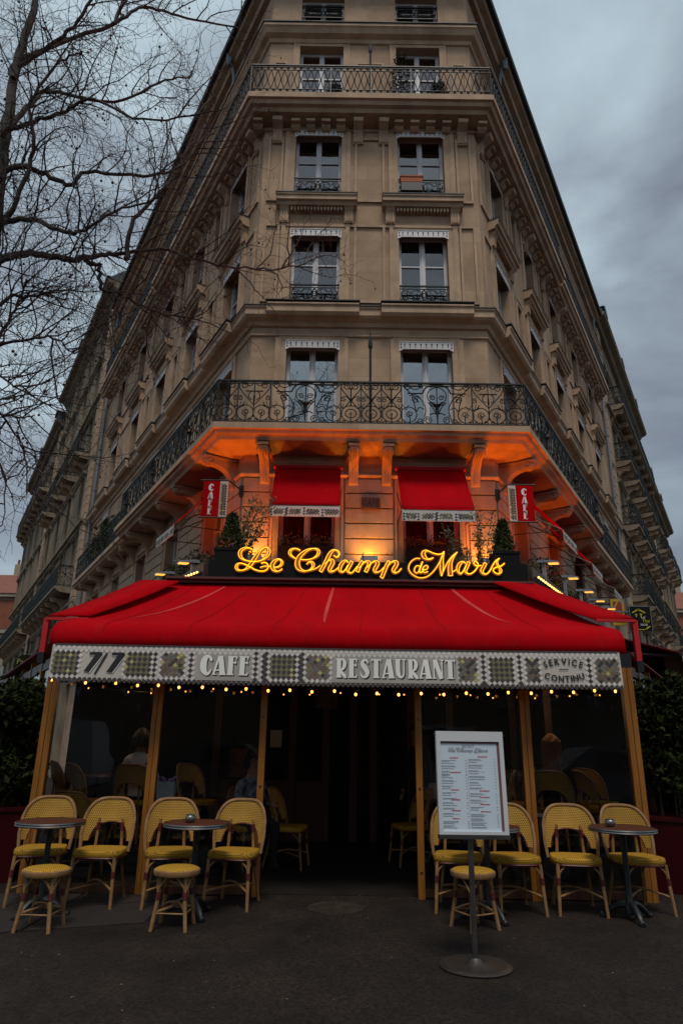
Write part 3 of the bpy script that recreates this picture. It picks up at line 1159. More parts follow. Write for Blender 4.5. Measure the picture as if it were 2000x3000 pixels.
# red curtains behind the two first-floor corner windows
for a, b in CW:
    q = MB()
    vs, fs = [], []
    for i in range(60):
        xx = a + 0.06 + (b - a - 0.12) * i / 59
        if abs(xx - (a + b) / 2) < 0.16:
            continue
        vs += [(xx, 0.42 + 0.03 * sin(i * 1.7), ENT[0]), (xx, 0.42 + 0.03 * sin(i * 1.7), ENT[1])]
    for i in range(len(vs) // 2 - 1):
        if vs[2 * i + 2][0] - vs[2 * i][0] < 0.1:
            fs.append((2 * i, 2 * i + 1, 2 * i + 3, 2 * i + 2))
    q.add(vs, fs)
    q.build('curtain', 'curtain_red', B, True, FC.M())

# fourth-floor window ledges with brackets and dentils
q = MB()
q.prism([(0, 0.0), (0.17, 0.03), (0.21, 0.1), (0.27, 0.12), (0.27, 0.22), (0.30, 0.24), (0.30, 0.28), (0, 0.28)], -0.97, 0.97, lambda u, v, t: (t, -u, v))
for sx in (-0.78, 0.78):
    q.prism([(0, -0.42), (0.08, -0.41), (0.1, -0.3), (0.09, -0.12), (0.16, -0.03), (0.2, 0.0), (0, -0.001)], sx - 0.11, sx + 0.11, lambda u, v, t: (t, -u, v))
    for dx in (-0.06, 0, 0.06):
        q.box(sx + dx - 0.015, sx + dx + 0.015, -0.12, -0.08, -0.39, -0.1)
for i in range(16):
    xx = -0.6 + 1.2 * i / 15
    q.box(xx - 0.022, xx + 0.022, -0.14, 0, -0.09, -0.002)
q.box(-0.95, 0.95, -0.05, 0, -0.5, -0.43)
LEDGE = q.mesh('window_ledge', 'stone_trim')
q = MB()
q.box(-0.985, 0.985, -0.315, -0.003, 0.282, 0.305)
LFL = q.mesh('flashing', 'lead')
for f, xs_ in ((FC, [(a + b) / 2 for a, b in CW]), (FR, SIDE_S), (FL, [-s for s in SIDE_S])):
    for xx in xs_:
        o = link('window_ledge', LEDGE, B, f.M(xx, 0, 13.74))
        link('flashing', LFL, o)

# raised panel mouldings on the piers
def panel(f, x0, x1, z0, z1, d=0.045, t=0.055):
    q = MB()
    q.box(x0, x0 + t, -d, 0.0, z0, z1)
    q.box(x1 - t, x1, -d, 0.0, z0, z1)
    q.box(x0 + t, x1 - t, -d, 0.0, z1 - t, z1)
    q.box(x0 + t, x1 - t, -d, 0.0, z0, z0 + t)
    q.build('panel_moulding', 'stone_trim', B, M=f.M(0, -0.0015, 0))


for z0, z1 in ((11.1, 13.3), (14.0, 16.0)):
    panel(FC, 0.2, 0.94, z0, z1)
    panel(FC, XL + 0.12, -1.58, z0, z1)
    panel(FC, 2.72, XR - 0.12, z0, z1)
panel(FC, 0.2, 0.94, 17.0, 18.6)
panel(FC, XL + 0.12, -1.6, 17.0, 18.6)
panel(FC, 2.72, XR - 0.12, 17.0, 18.6)
for f, sg in ((FR, 1), (FL, -1)):
    for z0, z1 in ((11.1, 13.3), (14.1, 16.0), (17.0, 18.6)):
        a, b = sorted((sg * 0.15, sg * 0.8))
        panel(f, a, b, z0, z1)
        for s0, s1 in ((10.0, 10.55), (12.3, 13.95)):
            a, b = sorted((sg * s0, sg * s1))
            panel(f, a, b, z0, z1)
# pilaster strips rising between the bays from the string course to the upper balcony
for f, xs_ in ((FC, [0.05, 1.09, -1.5, 2.64]), (FR, [0.92, 2.5, 4.05, 5.65]), (FL, [-0.92, -2.5, -4.05, -5.65])):
    for xx in xs_:
        q = MB()
        q.box(xx - 0.045, xx + 0.045, -0.05, 0, 10.92, 16.2)
        q.box(xx - 0.045, xx + 0.045, -0.05, 0, 7.62, 10.15)
        q.build('pilaster_strip', 'stone_trim', B, M=f.M(0, -0.002, 0))

# rusticated stones of the first floor: every block stands proud between recessed joints
_sm = {}


def stone_mesh(w, h):
    k_ = (round(w, 3), round(h, 3))
    if k_ not in _sm:
        q = MB()
        e1, e2, d = 0.008, 0.02, 0.04
        lo = [(e1, 0, e1), (w - e1, 0, e1), (w - e1, 0, h - e1), (e1, 0, h - e1)]
        hi = [(e2, -d, e2), (w - e2, -d, e2), (w - e2, -d, h - e2), (e2, -d, h - e2)]
        q.add(lo + hi, [(4, 5, 6, 7), (0, 1, 5, 4), (1, 2, 6, 5), (2, 3, 7, 6), (3, 0, 4, 7)])
        _sm[k_] = q.mesh('stone', 'stone_rust')
    return _sm[k_]


piers = [(FC, XL + 0.005, -1.48), (FC, 0.06, 1.08), (FC, 2.62, XR - 0.005)]
for sg, f in ((1, FR), (-1, FL)):
    for s0, s1 in ((0.005, 0.92), (2.38, 4.12), (5.58, 7.32), (8.78, 10.67), (12.13, 14.07)):
        a, b = sorted((sg * s0, sg * s1))
        piers.append((f, a, b))
for f, a, b in piers:
    z = 3.8
    i = 0
    while z < 6.6:
        h = 0.328
        if b - a > 1.3:
            cut = a + (b - a) * (0.42 if i % 2 else 0.58)
            link('stone', stone_mesh(cut - a, h), B, f.M(a, -0.001, z))
            link('stone', stone_mesh(b - cut, h), B, f.M(cut, -0.001, z))
        else:
            link('stone', stone_mesh(b - a, h), B, f.M(a, -0.001, z))
        z += h
        i += 1

# ---- railings
S1 = 0.00205


def rp(pts):
    return [(p[0] * S1, p[1] * S1 + 0.02) for p in pts]


def rail_frame(q, w, h, post=True):
    q.box(-w / 2, w / 2, -0.028, 0.028, h - 0.03, h)
    q.box(-w / 2, w / 2, -0.012, 0.012, h - 0.075, h - 0.062)
    q.box(-w / 2, w / 2, -0.014, 0.014, 0.03, 0.05)
    if post:
        q.box(-w / 2 - 0.011, -w / 2 + 0.011, -0.011, 0.011, 0.0, h - 0.03)


def panel_narrow():
    q = MB()
    w = 0.40
    rail_frame(q, w, 0.98)
    sym(q, rp(catmull([(0, 262), (45, 320), (85, 375), (92, 420), (70, 446)], 4)) + rp(spiral(42, 412, 42, 0.9, 1.4, 14)))
    sym(q, rp(catmull([(8, 255), (35, 295), (70, 300)], 3)) + rp(spiral(72, 270, 28, 1.5, -1.3, 12)))
    sym(q, rp(catmull([(96, 262), (96, 210), (74, 165), (40, 205), (0, 262)], 4)))
    sym(q, rp([(74, 165), (70, 222)]), 0.007)
    sym(q, rp([(74, 165), (95, 200)]), 0.007)
    iron(q, rp([(92 * cos(t), 112 + 88 * sin(t)) for t in [i * pi / 10 for i in range(21)]]))
    iron(q, rp([(52 * cos(t), 112 + 48 * sin(t)) for t in [i * pi / 8 for i in range(17)]]))
    sym(q, rp(spiral(72, 22, 22, 2.0, 1.2, 8)))
    iron(q, rp([(0, 395), (0, 190)]), 0.013)
    iron(q, rp([(0, 10), (0, 130)]), 0.01)
    q.sphere((0, 0, 112 * S1 + 0.02), 0.022, 6, 4)
    for s_ in (-1, 1):
        iron(q, rp([(0, 375), (s_ * 22, 400)]), 0.01)
    return w, q.mesh('railing_panel', 'iron')


def panel_medium():
    q = MB()
    w = 0.64
    rail_frame(q, w, 0.98)
    iron(q, rp([(-85, 347), (85, 347)]), 0.014)
    sym(q, rp(catmull([(0, 190), (60, 265), (125, 350), (150, 410), (130, 445)], 4)) + rp(spiral(100, 412, 40, 0.8, 1.4, 14)))
    sym(q, rp(catmull([(12, 440), (45, 405), (85, 435)], 4)))
    sym(q, rp(catmull([(20, 352), (50, 320), (50, 275), (20, 250)], 4)))
    sym(q, rp(spiral(130, 270, 30, 2.2, -1.4, 12)))
    sym(q, rp(catmull([(158, 262), (158, 210), (140, 160), (105, 195), (90, 225)], 4)))
    sym(q, rp([(140, 160), (118, 235)]), 0.007)
    sym(q, rp([(140, 160), (80, 190)]), 0.007)
    sym(q, rp([(78 + 78 * cos(t), 108 + 85 * sin(t)) for t in [i * pi / 10 for i in range(21)]]))
    sym(q, rp(spiral(72, 112, 40, -1.6, 1.5, 14)))
    sym(q, rp(spiral(130, 22, 22, 2.0, 1.2, 8)))
    sym(q, rp(spiral(26, 30, 22, 1.2, -1.2, 8)))
    sym(q, rp([(72, 12), (72, 110)]), 0.01)
    iron(q, rp([(0, 450), (0, 60)]), 0.011)
    iron(q, rp([(0, 300), (0, 225)]), 0.02)
    return w, q.mesh('railing_panel', 'iron')


def panel_wide():
    q = MB()
    w = 1.38
    rail_frame(q, w, 0.98)
    sym(q, rp(catmull([(0, 448), (60, 440), (110, 405), (135, 348)], 4)), 0.015)
    sym(q, rp([(135, 347), (282, 347)]), 0.015)
    iron(q, rp([(92 * cos(t), 320 + 95 * sin(t)) for t in [i * pi / 12 for i in range(25)]]))
    sym(q, rp(catmull([(150, 440), (170, 405), (220, 392), (262, 425)], 4)))
    sym(q, rp(spiral(155, 425, 28, 0, 1.3, 10)))
    sym(q, rp(catmull([(175, 250), (235, 330), (300, 400), (325, 430)], 4)) + rp(spiral(285, 415, 38, 0.4, 1.4, 14)))
    sym(q, rp(spiral(205, 275, 40, 2.6, -1.5, 14)))
    sym(q, rp(catmull([(265, 320), (200, 330), (140, 260), (110, 170), (125, 90)], 4)))
    sym(q, rp(catmull([(90, 250), (40, 190), (10, 120)], 4)))
    sym(q, rp(catmull([(240, 310), (215, 220), (200, 150), (170, 190), (120, 170)], 4)))
    sym(q, rp(spiral(45, 300, 32, 0.2, 1.4, 10)))
    sym(q, rp(spiral(50, 240, 26, 2.8, 1.4, 10)))
    sym(q, rp([(272 + 76 * cos(t), 110 + 85 * sin(t)) for t in [i * pi / 10 for i in range(21)]]))
    sym(q, rp(spiral(262, 115, 36, -1.6, 1.5, 12)))
    sym(q, rp(spiral(90, 50, 44, 0.4, 1.6, 14)))
    sym(q, rp(spiral(160, 45, 34, 2.4, 1.5, 12)))
    sym(q, rp(spiral(205, 22, 20, 2.0, 1.2, 8)))
    sym(q, rp(spiral(325, 22, 20, 2.0, 1.2, 8)))
    sym(q, rp([(300, 160), (330, 220)]), 0.007)
    sym(q, rp([(300, 160), (270, 215)]), 0.007)
    sym(q, rp([(262, 12), (262, 110)]), 0.01)
    sym(q, rp(catmull([(0, 110), (30, 130), (75, 110)], 4)), 0.012)
    iron(q, rp([(0, 445), (0, 215)]), 0.011)
    q.lathe([(0.01, 0.05), (0.018, 0.2), (0.03, 0.34), (0.045, 0.42), (0.085, 0.46), (0.02, 0.48), (0.012, 0.52)], (0, 0, 0), 8)
    return w, q.mesh('railing_panel', 'iron')


PN, PM, PW = panel_narrow(), panel_medium(), panel_wide()
seqp = [PN, PM, PW, PN, PN, PN, PW, PM, PN]
off = 0.86
x0 = XL - off * math.tan(radians(30))
x1 = XR + off * math.tan(radians(30))
tot = sum(p[0] for p in seqp)
sc_ = (x1 - x0) / tot
xx = x0
for w, me in seqp:
    link('railing_panel', me, B, FC.M(xx + w * sc_ / 2, -off, 7.6) @ Matrix.Diagonal((sc_, 1, 1, 1)))
    xx += w * sc_
for f, sg, s_end in ((FR, 1, 7.5), (FL, -1, 8.0)):
    s_ = -off * math.tan(radians(30))
    i = 0
    pat = [PN, PM, PW, PN, PN, PN, PN, PW, PM, PN, PN, PW, PN, PM]
    while s_ < s_end - 0.3:
        w, me = pat[i % len(pat)]
        link('railing_panel', me, B, f.M(sg * (s_ + w / 2), -off, 7.6))
        s_ += w
        i += 1
    s_ = 7.85 if sg > 0 else 8.35
    while s_ < (15.6 if sg > 0 else 16.6):
        w, me = PM
        link('railing_panel', me, B, f.M(sg * (s_ + w / 2), -0.56, 7.58))
        s_ += w

# fifth-floor railing: lozenge lattice with rosettes
q = MB()
w5 = 1.06
rail_frame(q, w5, 0.95)
q.box(-w5 / 2, w5 / 2, -0.012, 0.012, 0.78, 0.79)
q.box(-w5 / 2, w5 / 2, -0.012, 0.012, 0.14, 0.15)
nl = 6
for i in range(nl):
    xa = -w5 / 2 + w5 * i / nl
    xb = xa + w5 / nl
    iron(q, [(xa, 0.14), ((xa + xb) / 2, 0.46), (xb, 0.79)], 0.012)
    iron(q, [(xb, 0.14), ((xa + xb) / 2, 0.46), (xa, 0.79)], 0.012)
    xm = (xa + xb) / 2
    q.sphere((xm, 0, 0.465), 0.026, 5, 4)
    for zz, rr in ((0.84, 0.036), (0.095, 0.036)):
        for a in range(5):
            t = a * 2 * pi / 5 + pi / 2
            q.sphere((xm + rr * 0.7 * cos(t), 0, zz + rr * 0.7 * sin(t)), 0.018, 4, 3)
RAIL5 = q.mesh('railing_panel', 'iron')
off5 = 0.61
x0 = XL - off5 * math.tan(radians(30))
x1 = XR + off5 * math.tan(radians(30))
n5 = 6
sc5 = (x1 - x0) / n5 / w5
for i in range(n5):
    link('railing_panel', RAIL5, B, FC.M(x0 + (i + 0.5) * w5 * sc5, -off5, 16.8) @ Matrix.Diagonal((sc5, 1, 1, 1)))
for f, sg in ((FR, 1), (FL, -1)):
    s_ = -off5 * math.tan(radians(30))
    while s_ < 15.8:
        o_ = off5 if s_ < 6.7 else 0.5
        link('railing_panel', RAIL5, B, f.M(sg * (s_ + w5 / 2), -o_, 16.8))
        s_ += w5

# flagpole holders standing at the middle of both balconies
for z0, z1, o_ in ((7.6, 10.05, 0.55), (16.8, 18.9, 0.4)):
    q = MB()
    q.tube([(0.57, -o_, z0), (0.57, -o_, z0 + (z1 - z0) * 0.85)], 0.03, 6)
    q.lathe([(0.03, 0), (0.05, 0.05), (0.045, 0.15), (0.015, 0.35), (0.004, 0.42)], (0.57, -o_, z0 + (z1 - z0) * 0.8), 8)
    q.build('flagpole', 'iron', B, M=FC.M())
# window-box of terracotta on the right fourth-floor guard rail
q = MB()
q.box(1.32, 1.85, -0.24, -0.03, 14.45, 14.62)
q.box(1.30, 1.87, -0.255, -0.015, 14.6, 14.64)
q.build('window_box', 'terracotta', B, M=FC.M())
q = MB()
q.box(1.33, 1.84, -0.235, -0.035, 14.2, 14.448)
q.build('window_box_tray', 'black', B, M=FC.M())
# rainwater pipes at the far ends
for f, xx in ((FR, 17.6), (FL, -17.7)):
    q = MB()
    q.tube([(xx, -0.12, 3.6), (xx, -0.12, EAVE - 0.3)], 0.07, 8)
    for zz in (6, 9, 12, 15, 18):
        q.tube([(xx, -0.12, zz), (xx, -0.12, zz + 0.06)], 0.09, 8)
    q.build('rain_pipe', 'pipe', B, M=f.M())
for f, xx in ((FR, 2.6), (FL, -2.6)):
    q = MB()
    q.tube([(xx, -0.38, EAVE - 0.08), (xx, -0.2, EAVE - 0.5), (xx, -0.12, EAVE - 0.9), (xx, -0.12, 19.72)], 0.055, 8)
    q.lathe([(0.06, -0.2), (0.12, 0.0), (0.13, 0.06)], (xx, -0.3, EAVE - 0.3), 8)
    q.build('rain_pipe', 'pipe', B, M=f.M())

# ================================================================== NEIGHBOURING BUILDINGS
def neighbour(name, label, f, sg, s0, s1, H, floors, pitch, wallm, fwd, balconies, quoin_h=0.42, roofh=1.7):
    """Street-wall house along a facade line; s runs away from the corner."""
    loc = f.P(sg * (s0 + s1) / 2, 3, 0)
    R_ = thing(name, label, 'building', (loc.x, loc.y, 0))
    F = Fac(f.P(0, -fwd, 0), f.phi)
    a, b = sorted((sg * s0, sg * s1))
    n = max(2, int((s1 - s0 - 1.0) / pitch))
    cs = [s0 + 0.9 + pitch / 2 + (s1 - s0 - 1.4 - pitch) * i / (n - 1) for i in range(n)]
    holes = []
    for c in cs:
        for z0, z1 in floors:
            holes.append((sg * c - 0.52, sg * c + 0.52, z0, z1))
    q = MB()
    wall(q, a, b, 0, H, holes, 0.28)
    q.box(a + 0.01, b - 0.01, 0.9, 1.0, 0, H)
    q.add([(a, 0, 0), (a, 6, 0), (a, 6, H), (a, 0, H)], [(0, 1, 2, 3)])
    q.add([(b, 0, 0), (b, 6, 0), (b, 6, H), (b, 0, H)], [(0, 1, 2, 3)])
    q.build('wall', wallm, R_, M=F.M())
    fm = MB()
    fm.box(-0.5, -0.43, 0, 0.05, 0, 1)
    fm.box(0.43, 0.5, 0, 0.05, 0, 1)
    fm.box(-0.04, 0.04, -0.01, 0.05, 0, 1)
    fm.box(-0.43, 0.43, 0, 0.045, 0.94, 1)
    fm = fm.mesh('window', 'white_paint')
    pm = MB()
    pm.box(-0.43, 0.43, 0.055, 0.06, 0, 0.94)
    pm = pm.mesh('pane', 'glass_window')
    for a_, b_, z0, z1 in holes:
        o = link('window', fm, R_, F.M((a_ + b_) / 2, 0.2, z0) @ Matrix.Diagonal((1, 1, z1 - z0, 1)))
        link('pane', pm, o)
    # cornices between floors
    for k, (z0, z1) in enumerate(floors):
        q = MB()
        d = 0.28 if k in (1, 3) else 0.16
        q.prism([(0, 0), (d * 0.4, 0.03), (d * 0.6, 0.12), (d, 0.16), (d, 0.26), (0, 0.28)], a, b, lambda u, v, t: (t, -u, v))
        q.build('string_course', wallm, R_, M=F.M(0, 0, z1 + 0.3))
        for c in cs:
            q = MB()
            q.box(-0.66, -0.53, -0.08, 0, z0, z1 + 0.12)
            q.box(0.53, 0.66, -0.08, 0, z0, z1 + 0.12)
            q.prism([(0, 0), (0.1, 0.02), (0.22, 0.12), (0.22, 0.18), (0, 0.2)], -0.75, 0.75, lambda u, v, t: (t, -u, v + z1 + 0.122))
            q.build('window_surround', wallm, R_, M=F.M(sg * c, 0, 0))
    q = MB()
    q.prism([(0, 0), (0.2, 0.05), (0.3, 0.2), (0.55, 0.3), (0.62, 0.45), (0, 0.5)], a, b, lambda u, v, t: (t, -u, v))
    q.build('top_cornice', wallm, R_, M=F.M(0, 0, H - 0.5))
    q = MB()
    q.prism([(0.5, 0), (0.5, 0.12), (-1.2, roofh), (-5, roofh), (-5, 0)], a, b, lambda u, v, t: (t, -u, v))
    q.build('roof', 'zinc', R_, M=F.M(0, 0, H + 0.01))
    for c in cs[::2]:
        q = MB()
        q.box(-0.55, 0.55, -0.3, 1.2, 0.15, roofh * 0.8)
        q.prism([(-0.7, 0), (0.7, 0), (0, 0.4)], -0.42, 1.2, lambda u, v, t: (u, t, v + roofh * 0.8 + 0.003))
        q.build('dormer', 'zinc', R_, M=F.M(sg * c, 0, H))
    # quoin blocks at the near edge
    nb = int((H - 4.5) / quoin_h)
    for i in range(nb):
        o = link('stone', stone_mesh(0.9, quoin_h), R_, F.M(sg * (s0 + 0.5) - 0.45, -0.012, 3.9 + i * quoin_h) @ Matrix.Diagonal((1, 3.2, 1, 1)))
        o.data = stone_mesh(0.9, quoin_h)
    # balconies: slab, consoles, iron rail
    for zi, mode in balconies:
        z0 = floors[zi][0]
        spans = [(s0 + 1.4, s1 - 0.6)] if mode == 'long' else [(c - 0.95, c + 0.95) for c in cs]
        for u0, u1 in spans:
            p0, p1 = sorted((sg * u0, sg * u1))
            q = MB()
            q.prism([(0, -0.28), (0.5, -0.25), (0.66, -0.18), (0.72, -0.12), (0.78, -0.1), (0.78, 0), (0, 0)], p0, p1, lambda u, v, t: (t, -u, v))
            bo = q.build('balcony', wallm, R_, M=F.M(0, 0, z0))
            x = p0
            while x < p1 - 0.3:
                link('railing_panel', PM[1], bo, Matrix.Translation((x + 0.32, -0.7, 0.0)))
                x += 0.64
            for ex in (p0, p1):
                link('railing_panel', PN[1], bo, Matrix.Translation((ex, -0.4, 0)) @ Matrix.Rotation(pi / 2, 4, 'Z') @ Matrix.Diagonal((1.6, 1, 1, 1)))
            x = p0 + 0.25
            while x < p1:
                link('console', CONS, bo, Matrix.Translation((x, 0, -0.34)) @ Matrix.Diagonal((1.2, 0.9, 1.1, 1)))
                x += 0.95 if mode != 'long' else 1.6
    return R_, F


fl_a = [(4.3, 6.6), (7.9, 10.2), (11.2, 13.3), (14.4, 16.5), (17.6, 19.6), (20.6, 22.3)]
fl_c = [(4.3, 6.6), (7.9, 10.2), (11.2, 13.3), (14.4, 16.4), (17.4, 19.2)]
fl_d = [(4.2, 6.3), (7.6, 9.8), (10.8, 12.9), (14.0, 15.9)]
fl_b = [(4.2, 6.3), (7.6, 9.8), (10.8, 12.9), (14.0, 15.9), (17.0, 18.8)]
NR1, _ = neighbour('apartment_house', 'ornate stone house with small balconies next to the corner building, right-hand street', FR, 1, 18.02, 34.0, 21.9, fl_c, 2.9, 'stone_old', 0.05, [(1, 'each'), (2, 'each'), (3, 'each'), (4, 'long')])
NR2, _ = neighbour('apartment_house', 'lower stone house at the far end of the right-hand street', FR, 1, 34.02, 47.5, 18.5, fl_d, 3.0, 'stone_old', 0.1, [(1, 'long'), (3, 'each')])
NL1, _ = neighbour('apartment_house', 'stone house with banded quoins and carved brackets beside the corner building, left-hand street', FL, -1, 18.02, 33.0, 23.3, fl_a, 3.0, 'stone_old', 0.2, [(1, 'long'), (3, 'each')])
FB = Fac((0, -33.0, 0), pi)
for k_, (s0, s1, hh) in enumerate(((-34, -12.02, 10.5), (-12, 11.98, 11.2), (12, 34, 10.2))):
    neighbour('street_house', ['stone house across the road facing the café, by the left-hand street', 'stone house across the road directly opposite the café', 'stone house across the road facing the café, by the right-hand street'][k_], FB, 1, s0, s1, hh, fl_b[:2], 3.4, 'stone_old', 0.0, [])
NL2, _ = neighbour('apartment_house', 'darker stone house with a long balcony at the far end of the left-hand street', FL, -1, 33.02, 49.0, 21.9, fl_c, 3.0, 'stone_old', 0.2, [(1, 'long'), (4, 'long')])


def far_house(name, label, x0, x1, y, zwall, zroof, wins):
    R_ = thing(name, label, 'building', ((x0 + x1) / 2, y + 5, 0))
    q = MB()
    holes = wins
    wall(q, x0, x1, 0, zwall, holes, 0.3)
    q.add([(x0, 0, 0), (x0, 10, 0), (x0, 10, zwall), (x0, 0, zwall)], [(0, 1, 2, 3)])
    q.add([(x1, 0, 0), (x1, 10, 0), (x1, 10, zwall), (x1, 0, zwall)], [(0, 1, 2, 3)])
    q.build('wall', 'stone_far', R_, M=Matrix.Translation((0, y, 0)))
    q = MB()
    for z0, z1 in ((zwall - 3.6, zwall - 0.6),):
        q.box(x0 + 0.4, x1 - 0.4, -0.1, -0.002, z0, z1)
    q.build('brick_band', 'brick_far', R_, M=Matrix.Translation((0, y, 0)))
    q = MB()
    for z in (zwall - 0.35, zwall - 4.1):
        q.box(x0 - 0.2, x1 + 0.2, -0.4, 0.2, z, z + 0.35)
    q.build('cornice', 'stone_far', R_, M=Matrix.Translation((0, y, 0)))
    q = MB()
    q.prism([(-0.5, zwall + 0.01), (3.5, zroof), (6.5, zroof), (10, zwall + 0.01)], x0 - 0.3, x1 + 0.3, lambda u, v, t: (t, u, v))
    q.build('roof', 'roof_far', R_, M=Matrix.Translation((0, y, 0)))
    for cx in (x0 + (x1 - x0) * 0.25, x0 + (x1 - x0) * 0.75):
        q = MB()
        q.box(cx - 1.3, cx + 1.3, 3.8, 4.6, zroof - 0.6, zroof + 1.3)
        ch = q.build('chimney', 'stone_far', R_, M=Matrix.Translation((0, y, 0)))
        for i in range(6):
            p = MB()
            p.tube([(cx - 1.1 + i * 0.42, 4.2, zroof + 1.3), (cx - 1.1 + i * 0.42, 4.2, zroof + 1.9)], 0.13, 6)
            p.build('chimney_pot', 'brick_far', ch)
    pm = MB()
    pm.box(-0.5, 0.5, 0.2, 0.22, 0, 1)
    pm = pm.mesh('window', 'glass_window')
    for a, b, c, d in holes:
        link('window', pm, R_, Matrix.Translation(((a + b) / 2, y, c)) @ Matrix.Diagonal((b - a, 1, d - c, 1)))
    q = MB()
    q.box(x0 + 0.2, x1 - 0.2, 0.5, 0.6, 0, zwall)
    q.build('inner_wall', 'room', R_, M=Matrix.Translation((0, y, 0)))


far_house('brick_house', 'red brick and stone house with chimney pots at the end of the left-hand street', -46, -31, 70, 15.6, 18.4,
          [(-34.9 + i * 2.4 - 4.8, -33.7 + i * 2.4 - 4.8, z, z + 2.0) for i in range(5) for z in (3, 6.3, 9.3)])
far_house('brick_house', 'brick and stone house with grey roof at the end of the right-hand street', 32.5, 47, 70, 15.0, 17.6,
          [(34.2 + i * 2.4, 35.4 + i * 2.4, z, z + 2.0) for i in range(5) for z in (3, 6.3, 9.0)])

# ================================================================== TERRACE ENCLOSURE
T = thing('terrace_enclosure', 'glazed café terrace with light wooden posts in front of the corner building', 'terrace', (0, 10, 0))
YF = 7.85
POSTS = [(-3.18, 0.12), (-1.99, 0.105), (-0.82, 0.068), (0.875, 0.068), (2.05, 0.105), (3.22, 0.12)]
for i, (px, w) in enumerate(POSTS):
    q = MB()
    if w > 0.1:
        q.box(px - w / 2, px - 0.004, YF - 0.035, YF + 0.045, 0, 2.34)
        q.box(px + 0.004, px + w / 2, YF - 0.035, YF + 0.045, 0, 2.34)
        q.box(px - 0.004, px + 0.004, YF - 0.02, YF + 0.04, 0, 2.34)
    else:
        q.box(px - w / 2, px + w / 2, YF - 0.035, YF + 0.045, 0, 2.34)
    o = q.build('post', 'wood_post', T)
    if w < 0.1:
        for zz in (0.25, 1.05, 1.75):
            b_ = MB()
            b_.lathe([(0.012, 0), (0.012, 0.008), (0.006, 0.014)], (0, 0, 0), 8, M=Matrix.Translation((px, YF - 0.0355, zz)) @ Matrix.Rotation(pi / 2, 4, 'X'))
            b_.build('bolt', 'chrome', o)
for a, b in ((0, 1), (1, 2), (3, 4), (4, 5)):
    xa = POSTS[a][0] + POSTS[a][1] / 2
    xb = POSTS[b][0] - POSTS[b][1] / 2
    q = MB()
    q.box(xa, xb, YF - 0.02, YF + 0.03, 0.015, 0.09)
    q.build('glazing_rail', 'wood_dark', T)
    q = MB()
    q.box(xa, xb, YF - 0.02, YF + 0.03, 2.2, 2.26)
    q.build('glazing_rail', 'wood_post', T)
    q = MB()
    q.box(xa, xb, YF, YF + 0.008, 0.09, 2.2)
    q.build('pane', 'glass_terrace', T)
q = MB()
q.box(-3.25, 3.29, YF - 0.03, YF + 0.05, 2.342, 2.5)
q.build('head_beam', 'black', T)
# side walls: posts, rails and panes receding beside the pavement
for sg in (-1, 1):
    ox, oy = sg * 3.2 + 0.02, YF + 0.06
    d = Vector((sg * 0.5, 0.866, 0))
    rz = math.atan2(d.y, d.x)
    for i in range(6):
        c = Vector((ox, oy, 0)) + d * (0.12 + i * 1.08)
        q = MB()
        q.box(-0.04, 0.04, -0.03, 0.03, 0, 2.5)
        q.build('post', 'wood_dark' if i > 3 else 'wood_post', T, M=Matrix.Translation(c) @ Matrix.Rotation(rz, 4, 'Z'))
        if i < 5:
            q = MB()
            q.box(0.04, 1.04, -0.004, 0.004, 0.1, 2.3)
            q.build('pane', 'glass_terrace', T, M=Matrix.Translation(c) @ Matrix.Rotation(rz, 4, 'Z'))
            q = MB()
            q.box(0.04, 1.04, -0.02, 0.02, 0.0, 0.1)
            q.build('glazing_rail', 'wood_dark', T, M=Matrix.Translation(c) @ Matrix.Rotation(rz, 4, 'Z'))
            q = MB()
            q.box(0.04, 1.04, -0.02, 0.02, 2.3, 2.42)
            q.build('glazing_rail', 'wood_dark', T, M=Matrix.Translation(c) @ Matrix.Rotation(rz, 4, 'Z'))
# flat roof with dark fascia
zr0, zr1 = 3.22, 3.46
Lo = [(-1.8, 8.95), (2.55, 8.95)]
def along(p, sg, s):
    return (p[0] + sg * 0.5 * s, p[1] + 0.866 * s)
ring_out = [along(Lo[0], -1, 9.0), Lo[0], Lo[1], along(Lo[1], 1, 9.0)]
ring_in = [FL.P(-5.0, -0.03, 0)[:2], (XL, 13.36), (XR, 13.36), FR.P(5.0, -0.03, 0)[:2]]
q = MB()
vs, fs = [], []
for z in (zr0, zr1):
    vs += [(p[0], p[1], z) for p in ring_out] + [(p[0], p[1], z) for p in ring_in]
for i in range(3):
    fs += [(i, i + 1, i + 5, i + 4), (8 + i, 8 + i + 4, 8 + i + 5, 8 + i + 1), (i, i + 8, i + 9, i + 1), (i + 4, i + 5, i + 13, i + 12)]
fs += [(0, 4, 12, 8), (3, 11, 15, 7)]
q.add(vs, fs)
q.build('roof', 'black', T)
# dark parapet boards along the roof sides
for sg in (-1, 1):
    ei = Lo[1] if sg > 0 else Lo[0]
    d_ = Vector((sg * 0.5, 0.866, 0))
    n_ = Vector((sg * 0.866, -0.5, 0))
    p0 = Vector((ei[0], ei[1], 0)) + d_ * 0.15
    p1 = p0 + d_ * 7.4
    q = MB()
    vs = []
    for p in (p0, p1):
        for o_ in (-0.06, -0.01):
            for z in (zr1 + 0.001, zr1 + 0.36):
                vs.append(tuple(p + n_ * o_ + Vector((0, 0, z))))
    q.add(vs, [(0, 1, 3, 2), (4, 6, 7, 5), (0, 4, 5, 1), (2, 3, 7, 6), (1, 5, 7, 3), (0, 2, 6, 4)])
    q.build('parapet', 'wood_dark', T)
